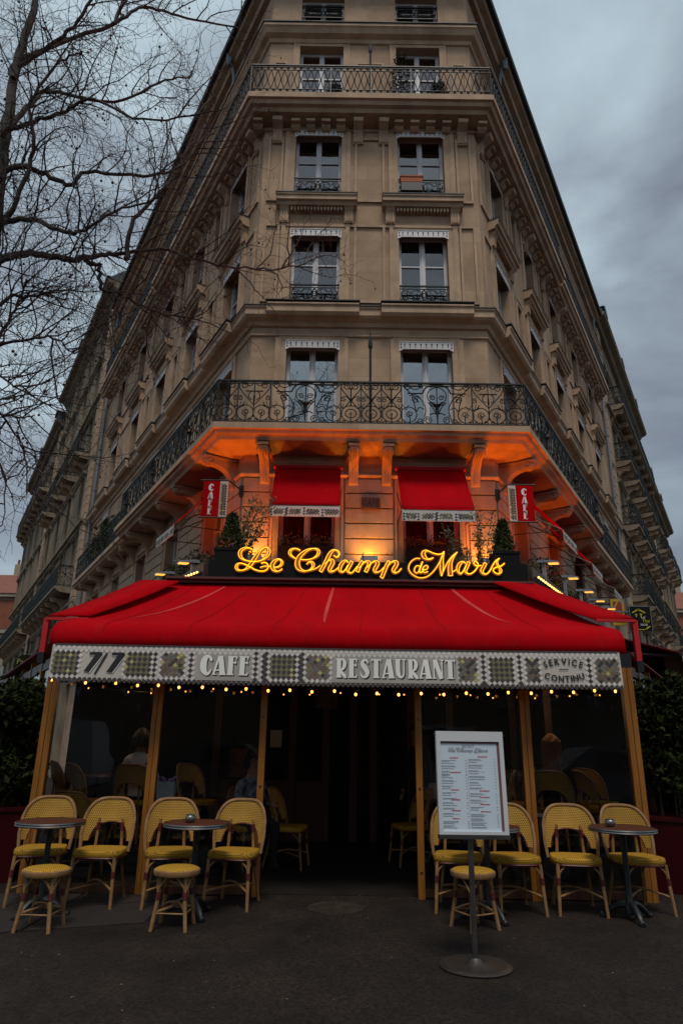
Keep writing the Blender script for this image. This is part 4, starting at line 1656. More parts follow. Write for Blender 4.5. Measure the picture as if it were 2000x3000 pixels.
# side soffit canvas between the roof edge and the side glazing
for sg in (-1, 1):
    ei = Lo[1] if sg > 0 else Lo[0]
    eo = (sg * 3.36, 7.95)
    q = MB()
    a0, a1 = ei, along(ei, sg, 5.5)
    b0, b1 = eo, along(eo, sg, 6.3)
    q.add([(a0[0], a0[1], 3.3), (a1[0], a1[1], 3.3), (b1[0], b1[1], 2.52), (b0[0], b0[1], 2.52),
           (a0[0], a0[1], 3.28), (a1[0], a1[1], 3.28), (b1[0], b1[1], 2.5), (b0[0], b0[1], 2.5)],
          [(0, 1, 2, 3), (4, 7, 6, 5), (0, 3, 7, 4), (1, 5, 6, 2), (2, 6, 7, 3), (0, 4, 5, 1)])
    q.build('side_canopy', 'dark_red', T)
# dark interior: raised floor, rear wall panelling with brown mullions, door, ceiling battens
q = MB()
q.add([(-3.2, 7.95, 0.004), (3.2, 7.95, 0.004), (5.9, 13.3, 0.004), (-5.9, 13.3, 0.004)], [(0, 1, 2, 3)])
q.build('terrace_floor', 'floor_in', T)
for x0_, x1_, sk in ((-3.05, -1.45, -1), (1.55, 3.05, 1)):
    q = MB()
    a_, b_ = (x0_ - 1.2, x1_) if sk < 0 else (x0_, x1_ + 1.2)
    q.add([(x, y, z) for z in (0.005, 0.27) for x, y in ((x0_ - (0.25 if sk < 0 else 0), 9.0), (x1_ + (0.25 if sk > 0 else 0), 9.0), (b_, 11.85), (a_, 11.85))],
          [(0, 1, 2, 3), (4, 5, 6, 7), (0, 1, 5, 4), (1, 2, 6, 5), (2, 3, 7, 6), (3, 0, 4, 7)])
    q.build('platform', 'floor_in', T)
for xx in (-2.0, -0.75, -0.2, 0.25, 0.58, 1.2, 1.85, 2.9):
    q = MB()
    q.box(xx - 0.06, xx + 0.06, 11.9, 12.0, 0.005, 3.2)
    q.build('mullion', 'wood_dark', T)
for a, b in ((-2.0, -0.75), (-0.75, -0.2), (1.2, 1.85), (1.85, 2.9)):
    q = MB()
    q.box(a + 0.06, b - 0.06, 11.93, 11.96, 0.005, 0.9)
    q.build('wall_panel', 'wood_dark', T)
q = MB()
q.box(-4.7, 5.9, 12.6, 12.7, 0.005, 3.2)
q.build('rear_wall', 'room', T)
for xx in (-2.6, 3.0):
    q = MB()
    q.box(xx - 0.05, xx + 0.05, 10.2, 10.3, 0.005, 3.21)
    q.build('mullion', 'wood_dark', T)

# ================================================================== PATTERNED CANVAS
TILES = ['valance', 'tile_white', 'tile_dark', 'tile_olive', 'tile_yellow', 'tile_brown', 'tile_grey']
GROUT = 'print_grey'


def mosaic(mb, w, h, zones, p=0.0555, fn=None, seed=3, border=True):
    """Printed diamond mosaic; zones: list of (x0, x1, kind). Local x 0..w, z 0..h; mat indices follow TILES"""
    r = random.Random(seed)
    ni = int(w / (p / 2))
    nj = int(h / (p / 2))
    off_x = (w - ni * p / 2) / 2
    s = p / 2 * 0.9

    def dia(cx, cz, mi, cut0=0.0, cut1=None):
        pts = [(cx - s, cz), (cx, cz - s), (cx + s, cz), (cx, cz + s)]
        top = h if cut1 is None else cut1
        if cz + s > top:
            if cz - s >= top - 1e-4:
                return
            if cz >= top - 1e-4:
                pts = [(cx - (s - (cz - top)), top), (cx, cz - s), (cx + (s - (cz - top)), top)]
            else:
                return
        if cz - s < 0 or cx - s < 0 or cx + s > w:
            return
        mb.add([fn(a, b) for a, b in pts], [tuple(range(len(pts)))], mi)
    for i in range(1, ni):
        for j in range(0, nj + 2):
            if (i + j) % 2:
                continue
            cx, cz = off_x + i * p / 2, h - (nj + 1 - j) * p / 2 + p / 2 * 0.5
            kind = 'white'
            zx0 = zx1 = 0
            for a, b, kd in zones:
                if a <= cx < b:
                    kind, zx0, zx1 = kd, a, b
            row = nj + 1 - j
            if cz > h - p * 0.35:
                dia(cx, h, 2)
                continue
            if kind == 'panel':
                if row <= 3:
                    dia(cx, cz, 1)
                continue
            if kind == 'col':
                mid = (zx0 + zx1) / 2
                dia(cx, cz, 2 if (abs(cx - mid) < p * 0.3 and 2 < row) else 1)
                continue
            inner = row > 3 and cz > p * 0.95 and zx0 + p * 0.3 < cx < zx1 - p * 0.3
            if kind == 'olive' and inner:
                mi = 2 if (i % 2 == 0) else (4 if r.random() < 0.13 else 3)
            elif kind == 'brown' and inner:
                mi = r.choice([5, 5, 6, 6, 3, 2, 2]) if r.random() > 0.08 else 4
            else:
                mi = 1
            dia(cx, cz, mi)


# ---- western-style lettering as variable-width strokes in a unit-height cell
def st(*p):
    return list(p)


WL = {
    'C': (0.66, [st((0.62, 0.70, 0.02), (0.60, 0.80, 0.16), (0.48, 0.95, 0.12), (0.33, 0.94, 0.2), (0.20, 0.75, 0.30), (0.17, 0.5, 0.33), (0.21, 0.25, 0.30), (0.36, 0.06, 0.18), (0.5, 0.07, 0.12), (0.6, 0.2, 0.08), (0.63, 0.32, 0.02))], []),
    'A': (0.68, [], [((0.02, 0.0, 0.10), (0.30, 1.0, 0.10)), ((0.55, 0.0, 0.28), (0.38, 1.0, 0.24)), ((0.1, 0.24, 0.06), (0.5, 0.24, 0.06)), ((-0.05, 0.025, 0.05), (0.17, 0.025, 0.05)), ((0.34, 0.025, 0.05), (0.74, 0.025, 0.05))]),
    'F': (0.58, [], [((0.20, 0.0, 0.25), (0.20, 1.0, 0.25)), ((0.02, 0.97, 0.06), (0.56, 0.97, 0.06)), ((0.53, 1.0, 0.09), (0.53, 0.82, 0.05)), ((0.3, 0.66, 0.06), (0.5, 0.66, 0.06)), ((0.48, 0.74, 0.05), (0.48, 0.58, 0.07)), ((0.0, 0.025, 0.05), (0.40, 0.025, 0.05))]),
    'E': (0.60, [], [((0.20, 0.0, 0.25), (0.20, 1.0, 0.25)), ((0.02, 0.97, 0.06), (0.54, 0.97, 0.06)), ((0.51, 1.0, 0.09), (0.51, 0.82, 0.05)), ((0.3, 0.66, 0.06), (0.5, 0.66, 0.06)), ((0.48, 0.74, 0.05), (0.48, 0.58, 0.07)), ((0.0, 0.03, 0.06), (0.5, 0.03, 0.06)), ((0.54, 0.14, 0.04), (0.46, 0.0, 0.1))]),
    'R': (0.66, [st((0.3, 0.97, 0.05), (0.44, 0.94, 0.12), (0.54, 0.76, 0.19), (0.47, 0.52, 0.16), (0.3, 0.36, 0.06)), st((0.26, 0.36, 0.10), (0.42, 0.2, 0.16), (0.56, 0.06, 0.16), (0.65, 0.0, 0.06))], [((0.18, 0.0, 0.22), (0.18, 1.0, 0.22)), ((0.0, 0.97, 0.06), (0.34, 0.97, 0.06)), ((0.0, 0.025, 0.05), (0.36, 0.025, 0.05))]),
    'S': (0.62, [st((0.54, 0.74, 0.03), (0.48, 0.86, 0.10), (0.36, 0.95, 0.10), (0.2, 0.86, 0.16), (0.2, 0.68, 0.24), (0.36, 0.5, 0.26), (0.48, 0.3, 0.24), (0.42, 0.1, 0.16), (0.26, 0.04, 0.10), (0.12, 0.12, 0.10), (0.04, 0.28, 0.03))], []),
    'T': (0.62, [], [((0.31, 0.0, 0.24), (0.31, 1.0, 0.24)), ((0.0, 0.96, 0.07), (0.62, 0.96, 0.07)), ((0.02, 0.84, 0.03), (0.06, 1.0, 0.07)), ((0.6, 0.84, 0.03), (0.56, 1.0, 0.07)), ((0.1, 0.025, 0.05), (0.52, 0.025, 0.05))]),
    'U': (0.66, [st((0.16, 1.0, 0.24), (0.16, 0.5, 0.24), (0.2, 0.2, 0.22), (0.36, 0.05, 0.10), (0.5, 0.16, 0.08), (0.54, 0.4, 0.07), (0.54, 1.0, 0.07))], [((-0.02, 0.98, 0.05), (0.34, 0.98, 0.05)), ((0.42, 0.98, 0.05), (0.66, 0.98, 0.05))]),
    'N': (0.70, [], [((0.1, 0.0, 0.07), (0.1, 1.0, 0.07)), ((0.6, 0.0, 0.07), (0.6, 1.0, 0.07)), ((0.16, 1.0, 0.24), (0.54, 0.0, 0.22)), ((0.0, 0.025, 0.05), (0.2, 0.025, 0.05)), ((0.48, 0.98, 0.05), (0.72, 0.98, 0.05))]),
    '7': (0.62, [], [((0.04, 0.94, 0.13), (0.66, 0.94, 0.13)), ((0.10, 0.92, 0.02), (0.16, 0.80, 0.02)), ((0.56, 0.98, 0.30), (0.18, 0.0, 0.24)), ((0.04, 0.03, 0.06), (0.34, 0.03, 0.06))]),
}
for ch in 'FETRN':
    WL[ch][1].append(None) if False else None


def western(mb, text, x, z, h, fn, mi=0, gap=0.10, shear=0.0, sx=1.0, fat=1.15):
    cx = x
    for ch in text:
        w, curves, lines = WL[ch]
        for c, nn in [(c, 5) for c in curves] + [(l, 1) for l in lines]:
            Lp, Rp, _c = ribbon2d([(a_, b_, w_ * fat) for a_, b_, w_ in c], nn)
            k_ = len(Lp)
            pts = [fn(cx + (p[0] + shear * p[1]) * h * sx, z + p[1] * h) for p in Lp + Rp]
            mb.add(pts, [(i, i + 1, k_ + i + 1, k_ + i) for i in range(k_ - 1)], mi)
        cx += (w + gap) * h * sx
    return cx


def western_width(text, h, gap=0.10, sx=1.0):
    return sum((WL[c][0] + gap) * h * sx for c in text) - gap * h * sx


# ================================================================== FRONT AWNING
A = thing('front_awning', 'big red sloping canvas awning over the café entrance with a lettered mosaic valance', 'awning', (0, 8.2, 2.3))
prof_a = catmull([(8.92, 3.47, 0.0), (8.5, 3.20, 0.35), (8.1, 2.945, 0.7), (7.82, 2.80, 0.92), (7.66, 2.745, 0.97), (7.55, 2.69, 0.99), (7.49, 2.61, 1.0), (7.475, 2.52, 1.0), (7.50, 2.455, 1.0)], 4)
q = MB()
nx = 72
rows = len(prof_a)
vs, fs, wear = [], [], []
XT, XB = (-2.3, 2.55), (-3.14, 3.10)
for j, (yy, zz, t) in enumerate(prof_a):
    for i in range(nx + 1):
        u = i / nx
        xa = XT[0] + (XT[1] - XT[0]) * u
        xb = XB[0] + (XB[1] - XB[0]) * u
        sag = -0.035 * sin(pi * min(1, t)) * (1 + 0.25 * sin(u * 21.0))
        rip = 0.006 * sin(u * 57 + 2 * t) * sin(pi * min(1, t))
        vs.append((xa + (xb - xa) * t, yy, zz + (sag + rip)))
for j in range(rows - 1):
    for i in range(nx):
        fs.append((j * (nx + 1) + i, j * (nx + 1) + i + 1, (j + 1) * (nx + 1) + i + 1, (j + 1) * (nx + 1) + i))
q.add(vs, fs)
canvas = q.build('canvas', ['red_cloth', 'red_worn'], A, True)
canvas.modifiers.new('solid', 'SOLIDIFY').thickness = 0.006
# pale worn folds where the cloth rubs on the arms
for (u0, v0, u1, v1, w_) in ((0.17, 0.06, 0.10, 0.62, 0.03), (0.458, 0.05, 0.474, 0.72, 0.026), (0.775, 0.04, 0.83, 0.6, 0.034)):
    q = MB()
    n = 18
    vs, fs = [], []
    for i in range(n + 1):
        t_ = i / n
        tt = v0 + (v1 - v0) * t_
        uu = u0 + (u1 - u0) * (t_ ** 1.3)
        ww = w_ * sin(pi * min(1, t_ * 0.9 + 0.08)) ** 0.5 * (1 - 0.35 * t_)
        jf = tt * (rows - 1) * 0.55
        j = int(jf)
        fr_ = jf - j
        yy = prof_a[j][0] * (1 - fr_) + prof_a[j + 1][0] * fr_
        zz = prof_a[j][1] * (1 - fr_) + prof_a[j + 1][1] * fr_
        tq = prof_a[j][2] * (1 - fr_) + prof_a[j + 1][2] * fr_
        for sgn in (-1, 1):
            u = uu
            xa = XT[0] + (XT[1] - XT[0]) * u
            xb = XB[0] + (XB[1] - XB[0]) * u
            sag = -0.035 * sin(pi * min(1, tq)) * (1 + 0.25 * sin(u * 21.0)) + 0.006 * sin(u * 57 + 2 * tq) * sin(pi * min(1, tq))
            vs.append((xa + (xb - xa) * tq + sgn * ww, yy, zz + sag + 0.012))
    for i in range(n):
        fs.append((2 * i, 2 * i + 1, 2 * i + 3, 2 * i + 2))
    q.add(vs, fs)
    q.build('worn_fold', 'red_worn', A)
# sewn seams running down the slope
for u in (0.09, 0.24, 0.385, 0.54, 0.69, 0.86):
    q = MB()
    vs, fs = [], []
    for j, (yy, zz, t) in enumerate(prof_a[:-3]):
        xa = XT[0] + (XT[1] - XT[0]) * u
        xb = XB[0] + (XB[1] - XB[0]) * u
        sag = -0.035 * sin(pi * min(1, t)) * (1 + 0.25 * sin(u * 21.0)) + 0.006 * sin(u * 57 + 2 * t) * sin(pi * min(1, t))
        for sgn in (-1, 1):
            vs.append((xa + (xb - xa) * t + sgn * 0.009, yy - 0.004, zz + sag + 0.0095))
    k_ = len(vs) // 2
    for i in range(k_ - 1):
        fs.append((2 * i, 2 * i + 1, 2 * i + 3, 2 * i + 2))
    q.add(vs, fs)
    q.build('seam', 'red_seam', A)
# head rail under the sign
q = MB()
q.box(-2.34, 2.58, 8.86, 8.94, 3.475, 3.515)
q.box(-2.30, 2.54, 8.80, 8.95, 3.516, 3.545)
q.build('head_rail', 'sign_edge', A)
# valance: cloth, printed mosaic, lettering
VX0, VX1, VZ0, VZ1, VY = -3.10, 3.03, 2.095, 2.475, 7.488


def vfn(dy):
    def f_(u, v):
        x = VX0 + u
        return (x, VY - dy - 0.02 * (1 - v / 0.38) + 0.008 * sin(x * 5.1) * (1 - v / 0.38), VZ0 + v - 0.012 * sin(pi * u / 6.13))
    return f_


q = MB()
n = 124
vs, fs = [], []
f0 = vfn(0)
for i in range(n + 1):
    for v in (0.0, 0.13, 0.26, 0.38):
        vs.append(f0(6.13 * i / n, v))
for i in range(n):
    for k_ in range(3):
        fs.append((4 * i + k_, 4 * i + k_ + 1, 4 * i + 4 + k_ + 1, 4 * i + 4 + k_))
q.add(vs, fs)
# dark scalloped hem
ns = 116
sw = 6.13 / ns
for i in range(ns):
    c = (i + 0.5) * sw
    pts = [(c - sw * 0.44, 0.012), (c - sw * 0.36, -0.016), (c - sw * 0.15, -0.026), (c + sw * 0.15, -0.026), (c + sw * 0.36, -0.016), (c + sw * 0.44, 0.012), (c + sw * 0.2, 0.026), (c - sw * 0.2, 0.026)]
    f1 = vfn(0.004)
    q.add([f1(u, v) for u, v in pts], [tuple(range(8))], 1)
VAL = q.build('valance', ['valance', 'tile_dark'], A)


def sx_(px):       # photograph column (2000 px wide) -> distance along the valance
    return (px - 145) / (1818 - 145) * 6.13


zones = [(sx_(143), sx_(232), 'olive'), (sx_(232), sx_(356), 'panel'), (sx_(356), sx_(442), 'olive'), (sx_(442), sx_(466), 'col'), (sx_(466), sx_(544), 'brown'),
         (sx_(548), sx_(570), 'col'), (sx_(570), sx_(738), 'panel'), (sx_(738), sx_(760), 'col'), (sx_(762), sx_(784), 'col'), (sx_(784), sx_(866), 'olive'), (sx_(868), sx_(890), 'col'),
         (sx_(890), sx_(968), 'brown'), (sx_(968), sx_(1338), 'panel'), (sx_(1338), sx_(1400), 'brown'), (sx_(1402), sx_(1424), 'col'), (sx_(1426), sx_(1508), 'olive'),
         (sx_(1510), sx_(1532), 'col'), (sx_(1532), sx_(1582), 'brown'), (sx_(1582), sx_(1714), 'panel'), (sx_(1714), sx_(1738), 'col'), (sx_(1738), sx_(1818), 'brown')]
q = MB()
mosaic(q, 6.13, 0.38, zones, fn=vfn(0.005), seed=11)
q.build('mosaic_print', TILES, VAL)
for a_, b_ in ((570, 738), (968, 1338)):
    q = MB()
    n = 10
    f1 = vfn(0.0045)
    vs, fs = [], []
    for i in range(n + 1):
        u = sx_(a_ + 4) + (sx_(b_ - 4) - sx_(a_ + 4)) * i / n
        vs += [f1(u, 0.02), f1(u, 0.315)]
    for i in range(n):
        fs.append((2 * i, 2 * i + 1, 2 * i + 3, 2 * i + 2))
    q.add(vs, fs)
    q.build('sign_panel', 'sign_panel', VAL)


def val_text(text, px0, px1, z, h, mats, shear=0.0):
    x0, x1 = sx_(px0), sx_(px1)
    sxx = (x1 - x0) / western_width(text, h)
    q = MB()
    western(q, text, x0 + 0.011, z - 0.010, h, vfn(0.0075), 1, sx=sxx, shear=shear)
    western(q, text, x0, z, h, vfn(0.0105), 0, sx=sxx, shear=shear)
    q.build('lettering', mats, VAL)


val_text('CAFE', 586, 728, 0.078, 0.20, ['print_white', 'print_black', 'print_grey'])
val_text('RESTAURANT', 982, 1330, 0.072, 0.20, ['print_white', 'print_black', 'print_grey'])
q = MB()
for px in (246, 312):
    western(q, '7', sx_(px) + 0.007, 0.080, 0.205, vfn(0.0085), 2, sx=1.05, shear=0.18)
    western(q, '7', sx_(px), 0.085, 0.205, vfn(0.0105), 0, sx=1.05, shear=0.18)
Lp, Rp, _c = ribbon2d([(sx_(281), 0.06, 0.018), (sx_(309), 0.285, 0.022)], 1)
f1 = vfn(0.0105)
q.add([f1(*p) for p in Lp + Rp], [(0, 1, 3, 2)], 0)
q.build('lettering', ['print_black', 'print_grey', 'print_white'], VAL)
# SERVICE / CONTINU set on two opposed arcs
f1 = vfn(0.0105)
uc = sx_(1645)
for word, zc, bend, span in (('SERVICE', 0.236, -1, 0.42), ('CONTINU', 0.052, 1, 0.46)):
    q = MB()
    ws = [text_geo(ch)[3] - text_geo(ch)[2] + 0.17 for ch in word]
    acc = 0.0
    for i, ch in enumerate(word):
        t_ = ((acc + ws[i] / 2) / sum(ws) - 0.5) * 2
        acc += ws[i]
        cx = uc + span / 2 * t_ + 0.01
        cz = zc + bend * 0.042 * t_ * t_
        ang = bend * 0.36 * t_
        vs, fs, a_, b_ = text_geo(ch)
        sz = 0.092
        pts = []
        for v in vs:
            x_, z_ = (v[0] - (a_ + b_) / 2) * sz * 0.92, v[1] * sz
            pts.append((cx + x_ * cos(ang) - z_ * sin(ang), cz + x_ * sin(ang) + z_ * cos(ang)))
        qw = q
        for di, (dx, dz) in enumerate(((-0.003, 0), (0.003, 0), (0, 0.003), (0, -0.003))):
            f2_ = vfn(0.0105 + 0.0003 * di)
            q.add([f2_(a_ + dx, b_ + dz) for a_, b_ in pts], fs)
    q.build('lettering', 'print_black', VAL)
q = MB()
q.add([f1(uc - 0.04, 0.178), f1(uc + 0.06, 0.178), f1(uc + 0.06, 0.188), f1(uc - 0.04, 0.188)], [(0, 1, 2, 3)])
q.build('dash', 'print_black', VAL)
# folding arms below the canvas
for xx in (-2.4, -0.8, 0.9, 2.4):
    q = MB()
    q.tube([(xx, 8.9, 3.2), (xx * 1.12, 8.2, 2.74), (xx * 1.2, 7.56, 2.5)], 0.028, 6)
    q.build('folding_arm', 'black', A)

# sloped side flaps closing the awning over the side canopies, with red edge drops and clear curtain
for sg, Bp, Ap, Cp, Ep, lab in ((1, (2.0, 8.75, 3.50), (2.52, 8.93, 3.56), (2.95, 7.85, 2.875), (3.40, 7.9, 2.905), 'red canvas side flap sloping down over the SERVICE CONTINU end of the valance'),
                                (-1, (-2.1, 8.75, 3.45), (-2.64, 8.93, 3.50), (-2.88, 7.85, 2.83), (-3.37, 7.9, 2.83), 'red canvas side flap sloping down over the 7/7 end of the valance')):
    o = thing('side_awning', lab, 'awning', (Ep[0], Ep[1], 2.35), 'red side flaps of the front awning')
    q = MB()
    n = 10
    vs, fs = [], []
    for i in range(n + 1):
        t_ = i / n
        for p0, p1 in ((Bp, Cp), (Ap, Ep)):
            vs.append(tuple(a_ + (b_ - a_) * t_ for a_, b_ in zip(p0, p1)))
    for i in range(n):
        for dz in (0,):
            fs.append((2 * i, 2 * i + 1, 2 * i + 3, 2 * i + 2))
    q.add([(a_, b_, c_ - 0.02 * sin(pi * (k_ // 2) / n)) for k_, (a_, b_, c_) in enumerate(vs)], fs)
    cv = q.build('canvas', 'red_cloth', o, True)
    cv.modifiers.new('solid', 'SOLIDIFY').thickness = 0.02
    q = MB()
    q.box(min(Cp[0], Ep[0]), max(Cp[0], Ep[0]), 7.84, 7.88, Ep[2] - 0.045, Ep[2] - 0.012)
    q.build('front_bar', 'red_edge', o)
    q = MB()
    q.box(Ep[0] - 0.03, Ep[0] + 0.03, 7.85, 7.91, 2.42, Ep[2] - 0.02)
    q.build('edge_drop', 'red_edge', o)
    q = MB()
    q.box(Ep[0] - 0.035, Ep[0] + 0.035, 7.84, 7.92, 2.3, 2.42)
    q.build('bracket', 'black', o)

# ================================================================== NEON SIGN
N = thing('neon_sign', 'long black sign box with glowing yellow neon script above the red awning', 'sign', (0.37, 8.97, 3.5))
q = MB()
q.box(-1.77, 2.50, 8.90, 9.10, 3.548, 3.80)
q.build('sign_box', 'sign_black', N)
for a_, b_ in ((-1.775, -1.77), (2.5, 2.505)):
    q = MB()
    q.box(a_, b_, 8.895, 9.105, 3.546, 3.802)
    q.build('end_plate', 'lead', N)


def npx(ox, x, y):
    xs, ys = (ox + x / 7.84) / 1.27551, (1590 + y / 7.84) / 1.27551
    return (-1.73 + (xs - 483) * 0.00579 - (1335 - ys) * 0.0005, 3.50 + (xs - 483) * 0.0000963 + (1335 - ys) * 0.00595)


K = 0.00058
LET = {
    'L': (680, [[(505, 175, 0), (420, 128, 12), (320, 135, 34), (232, 190, 55), (205, 262, 62), (228, 342, 45), (292, 398, 18), (390, 432, 0), (500, 445, 0), (600, 442, 0), (700, 415, 5), (795, 360, 28), (865, 280, 48), (888, 200, 46), (860, 130, 28), (800, 118, 5), (720, 155, 18), (640, 240, 45), (560, 348, 72), (480, 465, 74), (410, 556, 60), (330, 618, 18), (235, 648, 0), (145, 630, 28), (116, 570, 46), (145, 508, 30), (220, 484, 0), (320, 510, 0), (440, 572, 0), (560, 638, 0), (700, 665, 0), (800, 640, 0), (850, 575, 0), (832, 502, 0), (772, 466, 0), (690, 486, 0)]]),
    'e': (680, [[(665, 585, 0), (760, 555, 0), (900, 558, 0)], [(985, 580, 5), (1060, 575, 10), (1140, 530, 34), (1170, 460, 38), (1132, 402, 15), (1060, 402, 28), (982, 458, 64), (940, 540, 70), (962, 620, 55), (1022, 665, 15), (1090, 664, 0), (1170, 615, 0)]]),
    'C': (840, [[(350, 190, 0), (290, 155, 10), (210, 146, 12), (130, 182, 40), (106, 250, 45), (140, 312, 22), (235, 380, 0)], [(350, 400, 0), (500, 405, 0), (620, 378, 0), (722, 320, 28), (775, 238, 50), (752, 168, 32), (660, 146, 5), (540, 172, 28), (430, 238, 58), (330, 332, 80), (272, 450, 90), (278, 570, 90), (345, 640, 45), (440, 665, 8), (540, 640, 5), (612, 580, 34), (630, 500, 48), (582, 456, 26), (520, 470, 5), (480, 515, 0)], [(440, 668, 0), (580, 640, 0), (700, 600, 0), (800, 535, 0)]]),
    'h': (840, [[(788, 680, 62), (860, 568, 62), (930, 450, 66), (1010, 302, 66), (1080, 212, 46), (1150, 178, 10), (1226, 212, 22), (1245, 282, 18), (1200, 345, 16), (1135, 322, 5), (1122, 295, 0)], [(900, 510, 0), (980, 432, 5), (1060, 412, 42), (1086, 462, 68), (1050, 540, 68), (1000, 620, 62), (1022, 668, 40), (1080, 670, 8), (1150, 630, 0), (1210, 585, 0)]]),
    'a': (840, [[(1440, 470, 0), (1390, 425, 20), (1310, 470, 58), (1250, 560, 64), (1236, 640, 52), (1285, 690, 8), (1360, 640, 0), (1430, 530, 0)], [(1525, 445, 62), (1464, 550, 58), (1412, 640, 52), (1452, 702, 15), (1515, 700, 0), (1594, 620, 0), (1640, 560, 0)]]),
    'm': (1000, [[(512, 438, 56), (450, 540, 62), (378, 684, 62)], [(430, 600, 0), (520, 500, 0), (600, 446, 20), (668, 472, 62), (640, 560, 62), (568, 688, 62)], [(610, 590, 0), (700, 500, 0), (790, 446, 20), (858, 472, 66), (840, 540, 66), (782, 630, 62), (792, 686, 32), (850, 692, 5), (930, 650, 0), (990, 590, 0)]]),
    'p': (1000, [[(1125, 438, 56), (1040, 590, 62), (950, 770, 62), (918, 824, 58)], [(1080, 570, 0), (1150, 490, 0), (1230, 446, 20), (1298, 472, 66), (1280, 540, 66), (1212, 640, 62), (1232, 702, 20), (1310, 690, 0), (1400, 605, 0)]]),
    'd': (1180, [[(420, 562, 0), (350, 545, 0), (290, 610, 0), (282, 680, 0), (330, 710, 0), (400, 650, 0), (490, 450, 0)], [(490, 450, 12), (400, 640, 12), (402, 700, 0), (450, 690, 0), (495, 625, 0)]]),
    'e ': (1180, [[(480, 640, 0), (560, 630, 0), (602, 570, 0), (560, 540, 0), (490, 590, 0), (470, 660, 0), (510, 705, 0), (590, 680, 0)]]),
    'M': (1180, [[(445, 385, 0), (360, 375, 0), (250, 430, 0), (172, 530, 0), (156, 640, 0), (220, 742, 0), (340, 812, 0), (460, 822, 0), (580, 782, 0), (700, 690, 0), (800, 580, 0), (880, 468, 0), (962, 330, 0)], [(750, 355, 0), (690, 388, 15), (605, 392, 25), (540, 330, 78), (532, 252, 72), (590, 200, 32), (660, 210, 5), (760, 256, 0), (870, 282, 0), (960, 266, 0), (1020, 215, 0)], [(1005, 240, 10), (945, 400, 52), (918, 560, 78), (900, 710, 40), (885, 782, 0)], [(885, 785, 0), (960, 640, 0), (1080, 452, 0), (1200, 322, 0), (1320, 230, 0)], [(1320, 230, 0), (1240, 312, 22), (1152, 440, 52), (1110, 580, 78), (1094, 778, 88)], [(1150, 690, 0), (1250, 640, 0)]]),
    'a ': (1320, [[(380, 490, 0), (320, 455, 20), (240, 510, 58), (186, 610, 58), (192, 690, 30), (242, 730, 5), (320, 650, 0), (400, 520, 0)], [(460, 462, 62), (402, 570, 58), (356, 660, 46), (390, 722, 15), (450, 736, 0), (540, 690, 0), (622, 610, 0), (662, 540, 0), (652, 472, 0), (610, 446, 0), (570, 482, 0), (592, 532, 0), (650, 552, 0), (730, 540, 0)]]),
    'r': (1320, [[(842, 488, 62), (782, 580, 62), (732, 660, 56), (762, 725, 25), (830, 736, 0), (920, 660, 0), (1000, 540, 0), (1080, 440, 0), (1170, 380, 0)]]),
    's': (1320, [[(1180, 375, 0), (1112, 440, 25), (1112, 520, 32), (1150, 600, 32), (1165, 670, 46), (1110, 736, 5), (1020, 702, 0), (1000, 640, 0), (1060, 590, 0), (1180, 560, 0), (1280, 490, 0)]]),
}
for ch, (ox, strokes) in LET.items():
    bk = MB()
    nb_ = MB()
    for si_, sk in enumerate(strokes):
        pts = [(*npx(ox, a_, b_), c_ * K) for a_, b_, c_ in sk]
        Lp, Rp, C = ribbon2d([(a_, b_, c_ + 0.034) for a_, b_, c_ in pts], 6)
        k_ = len(Lp)
        yb = 8.872 - 0.0012 * si_
        vs = [(p[0], yb, p[1]) for p in Lp + Rp] + [(p[0], yb + 0.02, p[1]) for p in Lp + Rp]
        fs = [(i, i + 1, k_ + i + 1, k_ + i) for i in range(k_ - 1)]
        fs += [(2 * k_ + i, 2 * k_ + i + 1, i + 1, i) for i in range(k_ - 1)]
        fs += [(k_ + i, k_ + i + 1, 3 * k_ + i + 1, 3 * k_ + i) for i in range(k_ - 1)]
        bk.add(vs, fs)
        Lp, Rp, C = ribbon2d(pts, 6)
        if max(p[2] for p in pts) > 0.004:
            nb_.tube([(p[0], 8.853, p[1]) for p in Lp], 0.0044, 5)
            nb_.tube([(p[0], 8.853, p[1]) for p in Rp], 0.0044, 5)
            if pts[-1][2] > 0.02:
                nb_.tube([(Lp[-1][0], 8.853, Lp[-1][1]), (Rp[-1][0], 8.853, Rp[-1][1])], 0.0044, 5)
            if pts[0][2] > 0.02:
                nb_.tube([(Lp[0][0], 8.853, Lp[0][1]), (Rp[0][0], 8.853, Rp[0][1])], 0.0044, 5)
        else:
            nb_.tube([(p[0], 8.853, p[1]) for p in C], 0.005, 5)
    o = bk.build('letter', 'neon_back', N)
    nb_.build('neon_tube', 'neon', o)
# slim stand-offs carrying the letters that rise above the box
for xx in (-1.2, -0.85, -0.25, 0.3, 1.15, 1.7):
    q = MB()
    q.box(xx - 0.008, xx + 0.008, 8.893, 8.9, 3.7, 3.93)
    q.build('stand_off', 'lead', N)

